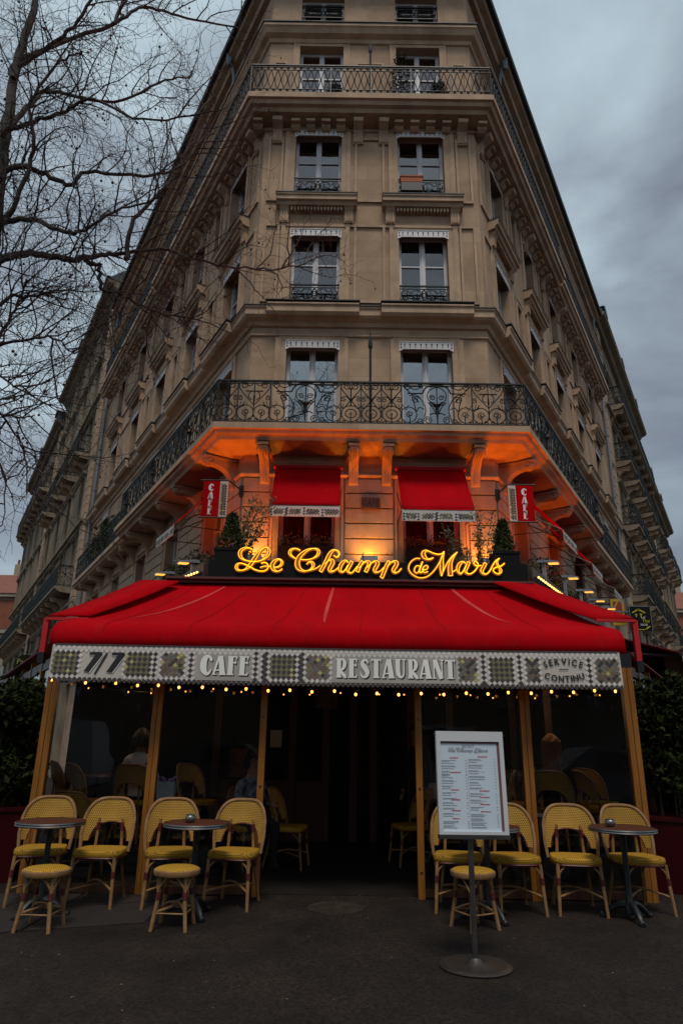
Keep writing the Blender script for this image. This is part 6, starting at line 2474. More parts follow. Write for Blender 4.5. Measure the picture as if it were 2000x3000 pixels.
for pts, r0, r1 in LIMBS[1:]:
    c = catmull(pts, 6)
    k_ = len(c)
    # small natural wobble
    c = [(p[0] + tr.gauss(0, 0.015), p[1] + tr.gauss(0, 0.015), p[2] + tr.gauss(0, 0.015)) if 0 < i < k_ - 1 else p for i, p in enumerate(c)]
    q = MB()
    q.tube(c, [0.8 * (r0 + (r1 - r0) * (i / (k_ - 1)) ** 0.8) for i in range(k_)], 7)
    q.build('limb', 'bark', TREE, True)
    for i in range(2, k_):
        d = Vector(c[i]) - Vector(c[i - 1])
        starts.append((Vector(c[i]), d.normalized(), max(r1, (r0 + (r1 - r0) * i / k_))))
br, tw = MB(), MB()
ends = []


def grow(mb, p, d, length, r0, nseg, n, curl, sag):
    pts = [p.copy()]
    dirs = []
    for i in range(nseg):
        d = (d + Vector((tr.gauss(0, curl), tr.gauss(0, curl), tr.gauss(0, curl) + sag))).normalized()
        p = p + d * (length / nseg)
        pts.append(p.copy())
        dirs.append(d.copy())
    mb.tube([tuple(v) for v in pts], [r0 * (1 - 0.75 * i / nseg) + 0.0012 for i in range(nseg + 1)], n, cap=False)
    return pts, dirs


def side(d):
    a = Vector((tr.gauss(0, 1), tr.gauss(0, 1), tr.gauss(0, 1)))
    a = (a - d * a.dot(d))
    a.normalize()
    return a


sub = []
for p, d, r_ in starts:
    for _ in range(1 if tr.random() < 0.7 else 0):
        dd = (d * tr.uniform(0.2, 0.9) + side(d) + Vector((0.12, 0, 0.1))).normalized()
        if dd.y > 0.55:
            dd.y *= 0.3
            dd.normalize()
        L_ = tr.uniform(0.7, 1.7)
        pts, dirs = grow(br, p, dd, L_, min(0.010, r_ * 0.5) + 0.0035, 7, 4, 0.2, tr.uniform(-0.02, 0.06))
        for pp, ds in zip(pts[1:], dirs):
            sub.append((pp, ds))
twn = []
for p, d in sub:
    for _ in range(2 if tr.random() < 0.55 else 1):
        dd = (d * tr.uniform(0.2, 0.9) + side(d)).normalized()
        pts, dirs = grow(tw, p, dd, tr.uniform(0.25, 0.75), 0.0032, 5, 3, 0.24, tr.uniform(-0.08, 0.08))
        for pp, ds in zip(pts[2:], dirs[1:]):
            if tr.random() < 0.36:
                p2, _d = grow(tw, pp, (ds + side(ds)).normalized(), tr.uniform(0.1, 0.32), 0.0025, 3, 3, 0.2, tr.uniform(-0.1, 0.08))
                twn.append(p2[-1])
        twn.append(pts[-1])
f_ = br.build('branches', 'bark', TREE)
f_['kind'] = 'stuff'
f_ = tw.build('twigs', 'twig', TREE)
f_['kind'] = 'stuff'
sd = MB()
for p in tr.sample(twn, 420):
    L_ = tr.uniform(0.03, 0.09)
    sd.tube([tuple(p), (p.x, p.y, p.z - L_)], 0.0025, 3, cap=False)
    sd.sphere((p.x, p.y, p.z - L_ - 0.015), tr.uniform(0.014, 0.024), 6, 4)
f_ = sd.build('seed_balls', 'seed', TREE)
f_['kind'] = 'stuff'

# ================================================================== RATTAN FURNITURE
def back_z(u):
    zt = 0.60 + 0.32 * max(0.0, 1 - abs(u) ** 4.2) ** 0.55
    zb = 0.535 + (0.165 * sqrt(max(0, 1 - abs(u / 0.76) ** 2.6)) if abs(u) < 0.76 else 0.0)
    return min(zb, zt - 0.01), zt


def back_pt(u, z):
    return (0.245 * u * (1 + 0.10 * min(1, max(0, z - 0.46) / 0.3)), 0.205 - 0.125 * u * u + 0.16 * (z - 0.48), z)


def make_chair():
    o = thing('bistro_chair', 'x', 'chair', (0, 0, 0), 'rattan bistro chairs of the café', world=False)
    q = MB()
    nu, nv = 28, 9
    vs, uvs, fs = [], [], []
    for side_ in (0, 1):
        for i in range(nu + 1):
            u = -1 + 2 * i / nu
            zb, zt = back_z(u)
            for j in range(nv + 1):
                z = zb + (zt - zb) * j / nv
                p = back_pt(u, z)
                vs.append((p[0], p[1] + 0.006 * (1 if side_ else -1), p[2]))
                uvs.append((0.27 * u + 0.5, z))
    S_ = (nu + 1) * (nv + 1)
    for i in range(nu):
        for j in range(nv):
            a = i * (nv + 1) + j
            fs.append((a, a + 1, a + nv + 2, a + nv + 1))
            fs.append((S_ + a, S_ + a + nv + 1, S_ + a + nv + 2, S_ + a + 1))
    q.add(vs, fs, 0, uvs)
    q.build('backrest', 'weave', o, True)
    q = MB()
    pts = [(0.238, 0.07, 0.45)]
    for i in range(25):
        u = 1 - 2 * i / 24
        ue = math.copysign(abs(u) ** 0.7, u) if u else 0
        pts.append(back_pt(ue, back_z(ue)[1]))
    pts.append((-0.238, 0.07, 0.45))
    q.tube(pts, 0.0165, 7)
    q.build('back_frame', 'rattan', o, True)
    q = MB()
    pts = []
    for i in range(17):
        u = -0.76 + 1.52 * i / 16
        p = back_pt(u, back_z(u)[0])
        pts.append((p[0], p[1] - 0.004, p[2]))
    q.tube(pts, 0.007, 5)
    q.build('arch_trim', 'rattan_band', o)
    # seat
    q = MB()
    n = 40
    rings = [(0.90, 0.487), (0.97, 0.485), (1.0, 0.472), (1.0, 0.44), (0.97, 0.43)]
    vs, uvs, fs = [], [], []
    for sc, z in rings:
        for i in range(n):
            a = 2 * pi * i / n
            cx, cy = cos(a), sin(a)
            k_ = (abs(cx) ** 4 + abs(cy) ** 4) ** -0.25
            x, y = cx * k_ * (0.235 if cy < 0 else 0.225), cy * k_ * 0.22 - 0.01
            vs.append((x * sc, y * sc, z))
            uvs.append((x * sc + 0.5, y * sc + 0.5 + (0.48 - z)))
    vs.append((0, 0, 0.482))
    uvs.append((0.5, 0.5))
    for r_ in range(len(rings) - 1):
        for i in range(n):
            fs.append((r_ * n + i, r_ * n + (i + 1) % n, (r_ + 1) * n + (i + 1) % n, (r_ + 1) * n + i))
    for i in range(n):
        fs.append((i, (i + 1) % n, len(vs) - 1))
    q.add(vs, fs, 0, uvs)
    q.build('seat', 'weave_seat', o, True)
    q = MB()
    pts = []
    for i in range(n):
        a = 2 * pi * i / n
        cx, cy = cos(a), sin(a)
        k_ = (abs(cx) ** 4 + abs(cy) ** 4) ** -0.25
        pts.append((cx * k_ * 0.222, cy * k_ * 0.212 - 0.01, 0.424))
    q.tube(pts, 0.012, 5, closed=True)
    q.build('seat_rim', 'rattan_band', o)
    for sx in (-1, 1):
        q = MB()
        q.tube([(sx * 0.195, -0.195, 0.43), (sx * 0.203, -0.205, 0.25), (sx * 0.215, -0.235, 0.0)], [0.0165, 0.0165, 0.0155], 7)
        lg = q.build('leg', 'rattan', o, True)
        q = MB()
        q.tube([(sx * 0.2, -0.2015, 0.315), (sx * 0.203, -0.2045, 0.262)], 0.0215, 8)
        q.build('binding', 'rattan_band', lg)
        q = MB()
        q.tube([(sx * 0.115, 0.18, 0.74), (sx * 0.13, 0.185, 0.5), (sx * 0.16, 0.21, 0.25), (sx * 0.19, 0.27, 0.0)], [0.014, 0.0155, 0.0155, 0.015], 7)
        lg = q.build('leg', 'rattan', o, True)
        q = MB()
        q.tube([(sx * 0.118, 0.181, 0.70), (sx * 0.122, 0.182, 0.63)], 0.019, 8)
        q.build('binding', 'rattan_band', lg)
        for p3 in ([(sx * 0.2, -0.2, 0.30), (sx * 0.175, -0.202, 0.37), (sx * 0.11, -0.2, 0.425)], [(sx * 0.2, -0.2, 0.30), (sx * 0.2, -0.16, 0.37), (sx * 0.2, -0.08, 0.425)], [(sx * 0.158, 0.2, 0.30), (sx * 0.18, 0.15, 0.37), (sx * 0.2, 0.06, 0.425)]):
            q = MB()
            q.tube(catmull(p3, 4), 0.0085, 5)
            q.build('brace', 'rattan', o)
    for sx in (-1, 1):
        q = MB()
        q.tube(catmull([(sx * 0.208, -0.215, 0.155), (sx * 0.05, -0.04, 0.185 + 0.014 * sx), (-sx * 0.05, 0.07, 0.185 + 0.014 * sx), (-sx * 0.17, 0.235, 0.155)], 5), 0.0105, 6)
        q.build('stretcher', 'rattan', o, True)
    return o


def make_stool():
    o = thing('bistro_stool', 'x', 'stool', (0, 0, 0), 'round rattan stools of the café', world=False)
    q = MB()
    n = 36
    vs, uvs, fs = [], [], []
    rings = [(0.03, 0.468), (0.10, 0.466), (0.165, 0.46), (0.185, 0.448)]
    for r_, z in rings:
        for i in range(n):
            a = 2 * pi * i / n
            vs.append((r_ * cos(a), r_ * sin(a), z))
            uvs.append((0.5 + r_ * cos(a), 0.5 + r_ * sin(a)))
    for k_ in range(3):
        for i in range(n):
            fs.append((k_ * n + i, k_ * n + (i + 1) % n, (k_ + 1) * n + (i + 1) % n, (k_ + 1) * n + i))
    fs.append(tuple(range(n)))
    q.add(vs, fs, 0, uvs)
    q.build('seat', 'weave_seat', o, True)
    q = MB()
    q.lathe([(0.17, 0.40), (0.192, 0.405), (0.200, 0.425), (0.196, 0.445), (0.184, 0.452), (0.17, 0.45)], (0, 0, 0), 36, cap=False)
    q.build('seat_rim', 'rattan', o, True)
    for i in range(4):
        a = pi / 4 + i * pi / 2
        ca, sa = cos(a), sin(a)
        q = MB()
        q.tube([(0.145 * ca, 0.145 * sa, 0.41), (0.16 * ca, 0.16 * sa, 0.24), (0.205 * ca, 0.205 * sa, 0)], [0.0165, 0.017, 0.016], 7)
        lg = q.build('leg', 'rattan', o, True)
        q = MB()
        q.tube([(0.155 * ca, 0.155 * sa, 0.285), (0.1625 * ca, 0.1625 * sa, 0.23)], 0.0215, 8)
        q.build('binding', 'rattan_band', lg)
        for da in (-1, 1):
            b = a + da * 0.55
            q = MB()
            q.tube(catmull([(0.158 * ca, 0.158 * sa, 0.26), (0.163 * cos(a + da * 0.15), 0.163 * sin(a + da * 0.15), 0.33), (0.15 * cos(b), 0.15 * sin(b), 0.405)], 4), 0.008, 5)
            q.build('brace', 'rattan', o)
    for i in (0, 1):
        a = pi / 4 + i * pi / 2
        q = MB()
        z = 0.135
        q.tube(catmull([(0.18 * cos(a), 0.18 * sin(a), z), (0.05 * cos(a + 0.5), 0.05 * sin(a + 0.5), z + 0.03 + 0.022 * i), (-0.05 * cos(a + 0.5), -0.05 * sin(a + 0.5), z + 0.03 + 0.022 * i), (-0.18 * cos(a), -0.18 * sin(a), z)], 5), 0.0105, 6)
        q.build('stretcher', 'rattan', o, True)
    q = MB()
    q.tube([(0.183 * cos(pi / 4 + i * pi / 2), 0.183 * sin(pi / 4 + i * pi / 2), 0.128) for i in range(4)], 0.008, 5, closed=True)
    q.build('stretcher', 'rattan', o)
    return o


def make_table():
    o = thing('bistro_table', 'x', 'table', (0, 0, 0), 'round bistro tables of the café', world=False)
    q = MB()
    q.lathe([(0.0, 0.755), (0.29, 0.755), (0.296, 0.758), (0.296, 0.7715), (0.29, 0.774), (0.0, 0.774)], (0, 0, 0), 48)
    q.build('table_top', 'table_top', o, True)
    q = MB()
    q.lathe([(0.297, 0.738), (0.306, 0.738), (0.311, 0.746), (0.307, 0.7555), (0.311, 0.765), (0.307, 0.7745), (0.297, 0.7755)], (0, 0, 0), 48, cap=False)
    q.build('rim', 'chrome', o, True)
    q = MB()
    q.lathe([(0.045, 0.04), (0.05, 0.1), (0.028, 0.16), (0.024, 0.5), (0.03, 0.7), (0.1, 0.74), (0.1, 0.754)], (0, 0, 0), 12)
    q.build('column', 'iron', o, True)
    for i in range(3):
        a = i * 2 * pi / 3 - pi / 2 + 0.35
        ca, sa = cos(a), sin(a)
        q = MB()
        q.tube(catmull([(0.03 * ca, 0.03 * sa, 0.13), (0.11 * ca, 0.11 * sa, 0.115), (0.19 * ca, 0.19 * sa, 0.06), (0.235 * ca, 0.235 * sa, 0.022), (0.27 * ca, 0.27 * sa, 0.02)], 4), [0.03] * 4 + [0.026] * 5 + [0.022] * 4 + [0.028] * 3 + [0.02], 7)
        q.build('foot', 'iron', o, True)
    return o


CH, TB, STL = make_chair(), make_table(), make_stool()
first = {'c': True, 't': True, 's': True}


def put(proto, key, x, y, rz, label, z=0.0):
    o = proto if first[key] else copy_tree(proto)
    first[key] = False
    o.location = (x, y, z)
    o.rotation_euler = (0, 0, rz)
    o['label'] = label
    return o


cr_ = random.Random(5)
for x, y, a, lab in [
    (-2.90, 7.43, 5, 'yellow rattan chair next to the left red planter hedge, behind the ashtray-less table'),
    (-2.31, 7.38, -3, 'yellow rattan chair right of the table without ashtray'),
    (-1.61, 7.42, 6, 'yellow rattan chair left of the table with ashtray, before the left double post'),
    (-1.00, 7.40, -4, 'yellow rattan chair beside the entrance, right of the table with ashtray'),
    (1.19, 7.42, -7, 'yellow rattan chair behind the menu stand beside the entrance'),
    (1.72, 7.40, 4, 'yellow rattan chair partly covered by the right edge of the menu stand'),
    (2.33, 7.36, -6, 'yellow rattan chair left of the dark table near the right red planter'),
    (2.95, 7.42, 6, 'yellow rattan chair right of the dark table near the right red planter')]:
    put(CH, 'c', x + cr_.uniform(-0.02, 0.02), y + cr_.uniform(-0.03, 0.03), radians(a * 1.5 + cr_.uniform(-4, 4)), lab)
for x, y, lab in [(-2.64, 6.92, 'round brown table without ashtray, left terrace end'), (-1.30, 6.97, 'round brown table with a metal ashtray left of the entrance'), (1.40, 7.02, 'round brown table half hidden behind the menu stand'), (2.70, 7.08, 'round dark table with a metal ashtray near the right red planter')]:
    put(TB, 't', x, y, cr_.uniform(0, 2), lab)
for x, y, lab in [(-2.45, 6.47, 'round rattan stool in front of the table without ashtray'), (-1.37, 6.58, 'round rattan stool in front of the table with ashtray left of the entrance'), (1.20, 6.70, 'round rattan stool behind the pole of the menu stand')]:
    put(STL, 's', x, y, cr_.uniform(-0.2, 0.5), lab)
# indoor terrace furniture
for x, y, a, lab in [
    (-0.62, 9.55, 80, 'rattan chair just inside the entrance at its left post'),
    (0.98, 9.9, -75, 'rattan chair just inside the entrance at its right post'),
    (-3.0, 8.72, 160, 'rattan chair behind the glass near the left corner post, turned away'),
    (-2.62, 9.62, 170, 'rattan chair on which the white-shirted guest sits'),
    (-3.25, 9.55, 130, 'rattan chair on the platform next to the left corner post'),
    (-3.75, 10.3, 120, 'rattan chair deep in the left end of the glazed terrace'),
    (-2.9, 10.5, 20, 'rattan chair on the platform facing the white-shirted guest'),
    (-1.12, 9.55, 40, 'rattan chair on which the guest in the blue blouse sits'),
    (-1.85, 9.75, 60, 'rattan chair on the platform behind the gift bag'),
    (1.97, 9.3, -90, 'rattan chair on which the man in the beige top sits'),
    (2.78, 9.42, 150, 'rattan chair on which the blond guest sits'),
    (3.35, 9.6, 100, 'rattan chair on the platform next to the right corner post'),
    (2.35, 10.3, 30, 'rattan chair on the platform facing the blond guest'),
    (3.7, 10.5, 120, 'rattan chair deep in the right end of the glazed terrace'),
    (2.9, 10.9, 200, 'rattan chair in the far right row of the glazed terrace')]:
    put(CH, 'c', x, y, radians(a), lab, 0.27 if (y > 9.2 and abs(x) > 1.5) else 0.0)
for x, y, lab in [(-1.95, 8.75, 'indoor round table carrying the gift bag'), (2.3, 8.6, 'indoor round table before the blond guest'), (-3.3, 10.05, 'indoor round table in the left end of the glazed terrace'), (1.35, 10.2, 'indoor round table near the right entrance post')]:
    put(TB, 't', x, y, cr_.uniform(0, 2), lab, 0.27 if (y > 9.2 and abs(x) > 1.5) else 0.0)

# ashtrays
for x, y, lab in ((-1.36, 6.93, 'round metal ashtray on the brown table left of the entrance'), (2.60, 7.10, 'round metal ashtray on the dark table near the right planter')):
    q = MB()
    q.lathe([(0.03, 0.0), (0.043, 0.012), (0.05, 0.035), (0.044, 0.055), (0.036, 0.062), (0.038, 0.068), (0.033, 0.068), (0.031, 0.05), (0.0, 0.048)], (0, 0, 0), 20)
    o = q.build('ashtray', 'pewter', None, True, Matrix.Translation((x, y, 0.7765)))
    tag(o, lab, 'ashtray', 'metal ashtrays on the terrace tables')

# ================================================================== MENU STAND
MS = thing('menu_stand', 'white framed menu board on a steel pole with round base', 'menu stand', (1.0, 5.62, 0))
q = MB()
q.lathe([(0.255, 0.001), (0.26, 0.012), (0.235, 0.022), (0.20, 0.024), (0.06, 0.034), (0.03, 0.06)], (1.0, 5.62, 0), 48)
q.build('base', 'steel', MS, True)
q = MB()
q.tube([(1.0, 5.62, 0.03), (1.0, 5.63, 0.9)], 0.021, 12)
q.build('pole', 'steel', MS, True)
MM = Matrix.Translation((1.025, 5.60, 0.86)) @ Matrix.Rotation(radians(2.0), 4, 'Z') @ Matrix.Rotation(radians(-3), 4, 'X')
fw, fh = 0.262, 0.735
q = MB()
q.box(-fw, -fw + 0.032, -0.02, 0.03, 0, fh)
q.box(fw - 0.032, fw, -0.02, 0.03, 0, fh)
q.box(-fw + 0.032, fw - 0.032, -0.02, 0.03, fh - 0.075, fh)
q.box(-fw + 0.032, fw - 0.032, -0.02, 0.03, 0, 0.022)
q.build('frame', 'plastic_white', MS, M=MM)
q = MB()
q.box(-fw - 0.004, fw + 0.004, -0.03, 0.035, -0.03, -0.001)
q.box(-fw - 0.015, -fw - 0.001, -0.012, 0.0, fh - 0.03, fh - 0.018)
q.box(fw + 0.001, fw + 0.015, -0.012, 0.0, fh - 0.03, fh - 0.018)
q.build('bottom_rail', 'steel', MS, M=MM)
q = MB()
q.box(-fw + 0.032, fw - 0.032, -0.004, 0.02, 0.022, fh - 0.075)
SHEET = q.build('menu_sheet', ['menu_paper'], MS, M=MM)
q = MB()
q.box(fw - 0.05, fw - 0.032, -0.006, -0.0045, 0.022, fh - 0.075)
q.box(-fw + 0.032, fw - 0.05, -0.006, -0.0045, fh - 0.09, fh - 0.075)
q.build('inner_edge', 'menu_edge', SHEET)
q = MB()
fy = lambda u, v: (u - 0.01, -0.0056, v)
add_text(q, 'BISTROT', 0.036, fy, 0.0, 0.612, sx=0.7)
# script title, drawn as thin strokes like the neon one
for ch, (ox, strokes) in LET.items():
    for sk in strokes:
        pts = [npx(ox, a_, b_) for a_, b_, c_ in sk]
        P = [((x_ - 0.42) * 0.087, (z_ - 3.55) * 0.10 + 0.572, 0.0022 + c_ * K * 0.09) for (x_, z_), (a_, b_, c_) in zip(pts, sk)]
        Lp, Rp, C = ribbon2d(P, 4)
        k_ = len(Lp)
        q.add([fy(*p) for p in Lp + Rp], [(i, i + 1, k_ + i + 1, k_ + i) for i in range(k_ - 1)])
q.build('menu_title', 'menu_grey', SHEET)
mr = random.Random(9)
qg, qr = MB(), MB()


def mline(mb, x0, x1, z, h, y=-0.0056):
    mb.add([(x0, y, z), (x1, y, z), (x1, y, z + h), (x0, y, z + h)], [(0, 1, 2, 3)])


def words(mb, x0, x1, z, h):
    x = x0
    while x < x1:
        w = mr.uniform(0.008, 0.02)
        mline(mb, x, min(x + w, x1), z, h)
        x += w + 0.003


for cx0, cx1, secs in ((-0.225, -0.03, [(0.535, 6), (0.43, 6), (0.305, 3), (0.235, 3), (0.16, 2), (0.105, 4)]), (-0.015, 0.195, [(0.545, 11), (0.30, 2), (0.255, 2), (0.205, 2), (0.155, 7)])):
    for zt, n in secs:
        mid = (cx0 + cx1) / 2
        words(qr, mid - 0.03, mid + mr.uniform(0.02, 0.05), zt, 0.0075)
        for i in range(n):
            z = zt - 0.018 - i * (0.0195 if n < 10 else 0.0205) * (0.75 if n in (4, 7) else 1)
            words(qg, cx0, cx0 + mr.uniform(0.06, 0.12), z, 0.0042)
            if i % 2 == 0:
                words(qg, cx0, cx0 + mr.uniform(0.05, 0.13), z - 0.0065, 0.0022)
            mline(qg, cx1 - 0.012, cx1 - 0.002, z, 0.004)
mline(qr, -0.0235, -0.0222, 0.04, 0.48)
qg.build('menu_text', 'menu_grey', SHEET)
qr.build('menu_headings', 'menu_red', SHEET)

# ================================================================== GROUND DETAILS
o = thing('manhole_cover', 'round cast-iron manhole cover in the asphalt before the entrance', 'manhole cover', (0.0, 7.38, 0))
q = MB()
q.lathe([(0.27, 0.001), (0.27, 0.006), (0.245, 0.006), (0.24, 0.003)], (0, 7.38, 0), 40)
q.build('ring', 'manhole', o)
q = MB()
q.lathe([(0.236, 0.001), (0.236, 0.0045)], (0, 7.38, 0), 40)
for r_ in (0.06, 0.12, 0.18):
    for i in range(int(r_ * 130)):
        a = 2 * pi * i / int(r_ * 130)
        q.box(r_ * cos(a) - 0.011, r_ * cos(a) + 0.011, 7.38 + r_ * sin(a) - 0.011, 7.38 + r_ * sin(a) + 0.011, 0.0046, 0.008)
q.build('lid', 'manhole', o)
q = MB()
lr = random.Random(12)
for _ in range(170):
    x, y = lr.uniform(-4.2, 4.2), lr.uniform(3.2, 8.0)
    s_ = lr.uniform(0.004, 0.016)
    a = lr.uniform(0, pi)
    q.add([(x + s_ * cos(a), y + s_ * sin(a), 0.003), (x - s_ * 0.5 * sin(a), y + s_ * 0.5 * cos(a), 0.006), (x - s_ * cos(a), y - s_ * sin(a), 0.0032), (x + s_ * 0.5 * sin(a), y - s_ * 0.5 * cos(a), 0.005)], [(0, 1, 2, 3)])
for _ in range(90):
    x, y, s_ = lr.uniform(-4.2, 4.2), lr.uniform(3.0, 8.0), lr.uniform(0.006, 0.016)
    q.add([(x + s_ * cos(a_), y + s_ * 0.8 * sin(a_), 0.0022) for a_ in [i * pi / 4 for i in range(8)]], [tuple(range(8))], 1)
o = q.build('litter', ['leaf_litter', 'granite'])
tag(o, 'scattered small crumbs and leaf bits on the asphalt', 'litter', kind='stuff')


# ================================================================== PEOPLE
def figure(name, label, x, y, rz, seated, top, hair, hairlen=0.1, skin_arm=False, reach=None, z0=0.0, pants='cloth_black', zfloor=0.0):
    """One continuous body grown from a jointed skeleton; returns the thing."""
    hip = 0.50 if seated else 0.92
    hip += z0
    J = {}
    J['pel'] = (0, 0, hip, 0.135, 'p')
    J['wst'] = (0, 0.0, hip + 0.16, 0.115, 't')
    J['chs'] = (0, -0.02, hip + 0.36, 0.135, 't')
    J['sho'] = (0, 0.0, hip + 0.50, 0.085, 't')
    J['nek'] = (0, -0.01, hip + 0.57, 0.052, 's')
    J['hd0'] = (0, -0.025, hip + 0.66, 0.078, 's')
    J['hd1'] = (0, -0.02, hip + 0.76, 0.088, 's')
    J['hd2'] = (0, -0.01, hip + 0.83, 0.062, 's')
    E = [('pel', 'wst'), ('wst', 'chs'), ('chs', 'sho'), ('sho', 'nek'), ('nek', 'hd0'), ('hd0', 'hd1'), ('hd1', 'hd2')]
    for s_, n in ((-1, 'l'), (1, 'r')):
        J['sh' + n] = (s_ * 0.17, 0.0, hip + 0.48, 0.062, 't')
        if seated:
            J['el' + n] = (s_ * 0.24, -0.06, hip + 0.22, 0.045, 't')
            J['wr' + n] = (s_ * 0.15, -0.28, hip + 0.24, 0.032, 't')
            J['ha' + n] = (s_ * 0.12, -0.35, hip + 0.25, 0.034, 's')
            J['kn' + n] = (s_ * 0.12, -0.42, hip + 0.03, 0.07, 'p')
            J['an' + n] = (s_ * 0.12, -0.38, 0.09, 0.045, 'p')
            J['ft' + n] = (s_ * 0.12, -0.50, 0.04, 0.04, 'p')
        else:
            J['el' + n] = (s_ * 0.24, 0.02, hip + 0.22, 0.045, 't')
            J['wr' + n] = (s_ * 0.25, -0.08, hip + 0.0, 0.032, 't')
            J['ha' + n] = (s_ * 0.25, -0.11, hip - 0.09, 0.034, 's')
            J['kn' + n] = (s_ * 0.10, -0.02, 0.48, 0.065, 'p')
            J['an' + n] = (s_ * 0.11, 0.02, 0.09, 0.045, 'p')
            J['ft' + n] = (s_ * 0.12, -0.12, 0.04, 0.04, 'p')
        J['hp' + n] = (s_ * 0.09, -0.01 if not seated else -0.06, hip - 0.02, 0.095, 'p')
        E += [('sho', 'sh' + n), ('sh' + n, 'el' + n), ('el' + n, 'wr' + n), ('wr' + n, 'ha' + n), ('pel', 'hp' + n), ('hp' + n, 'kn' + n), ('kn' + n, 'an' + n), ('an' + n, 'ft' + n)]
    names = list(J)
    me = bpy.data.meshes.new('sk')
    me.from_pydata([J[n][:3] for n in names], [(names.index(a), names.index(b)) for a, b in E], [])
    ob = bpy.data.objects.new('sk', me)
    COL.objects.link(ob)
    md = ob.modifiers.new('skin', 'SKIN')
    md.use_smooth_shade = True
    for i, n in enumerate(names):
        sv = me.skin_vertices[0].data[i]
        sv.radius = (J[n][3], J[n][3] * (0.78 if n in ('wst', 'chs', 'pel') else 1.0))
        sv.use_root = n == 'pel'
    ob.modifiers.new('sub', 'SUBSURF').levels = 1
    dg = bpy.context.evaluated_depsgraph_get()
    bm_ = bpy.data.meshes.new_from_object(ob.evaluated_get(dg))
    bpy.data.objects.remove(ob)
    o = thing('person', label, 'person', (x, y, zfloor), 'guests and staff inside the terrace', world=False, rz=rz)
    bm_.materials.clear()
    for mn in (top, pants, 'skin'):
        bm_.materials.append(MATS[mn])
    for p in bm_.polygons:
        c = p.center
        best = min(names, key=lambda n: (Vector(J[n][:3]) - c).length - J[n][3] * 0.6)
        p.material_index = {'t': 0, 'p': 1, 's': 2}[J[best][4]]
        p.use_smooth = True
    link('body', bm_, o)
    # fingers on each hand
    for n, s_ in (('hal', -1), ('har', 1)):
        h_ = J[n]
        q = MB()
        for k_ in range(4):
            ox_ = (k_ - 1.5) * 0.017
            ln = (0.065, 0.075, 0.07, 0.055)[k_]
            dr = (0, -1, -0.3) if seated else (0, -0.35, -1)
            q.tube([(h_[0] + ox_, h_[1] + dr[1] * 0.02, h_[2] + dr[2] * 0.02), (h_[0] + ox_, h_[1] + dr[1] * (0.02 + ln * 0.6), h_[2] + dr[2] * (0.02 + ln * 0.6)), (h_[0] + ox_, h_[1] + dr[1] * (0.02 + ln) + 0.008, h_[2] + dr[2] * (0.02 + ln) - 0.008)], [0.0095, 0.009, 0.007], 6)
        q.tube([(h_[0] - s_ * 0.02, h_[1], h_[2]), (h_[0] - s_ * 0.045, h_[1] - 0.03, h_[2] - 0.01), (h_[0] - s_ * 0.045, h_[1] - 0.06, h_[2] - 0.02)], [0.011, 0.01, 0.008], 6)
        q.build('fingers', 'skin', o, True)
    # face: nose, eyes, mouth, ears
    hz = hip + 0.73
    q = MB()
    q.prism([(-0.016, -0.025), (0.016, -0.025), (0.006, 0.03), (-0.006, 0.03)], 0, 1, lambda u, v, t: (u * (1 - 0.4 * t), -0.098 - 0.026 * t * (1 - (v + 0.025) * 12), hz + v))
    for s_ in (-1, 1):
        q.sphere((s_ * 0.088, 0.0, hz + 0.005), 0.025, 6, 5, 0, (0.4, 0.8, 1.2))
    q.build('nose_and_ears', 'skin', o)
    q = MB()
    for s_ in (-1, 1):
        q.sphere((s_ * 0.034, -0.095, hz + 0.025), 0.011, 6, 5)
    q.box(-0.022, 0.022, -0.104, -0.094, hz - 0.052, hz - 0.045)
    q.build('eyes_and_mouth', 'hair_dark', o)
    # hair: cap of strands
    hr = random.Random(len(label))
    q = MB()
    nst = 150
    for i in range(nst):
        a = 2 * pi * i / nst * 7.31
        el = hr.uniform(0.15, 1.5)
        d = Vector((cos(a) * cos(el), sin(a) * cos(el), sin(el)))
        if d.y < -0.55 and d.z < 0.75:
            continue
        c = Vector((0, -0.015, hz + 0.02))
        p0 = c + d * 0.095 + Vector((0, 0, 0.01))
        out_ = Vector((d.x, d.y, 0))
        p1 = c + Vector((out_.x * 0.115, out_.y * 0.115 + 0.01, -0.02 + d.z * 0.05))
        p2 = p1 + Vector((hr.gauss(0, 0.02), 0.02 + hr.gauss(0, 0.015), -hairlen))
        q.tube(catmull([tuple(c + Vector((0, 0.01, 0.125)) * 0.9 + Vector((0, 0, 0.0))), tuple(p0), tuple(p1), tuple(p2)], 3), [0.018] * 6 + [0.014, 0.012, 0.008, 0.004], 4)
    q.build('hair', hair, o, True)
    return o


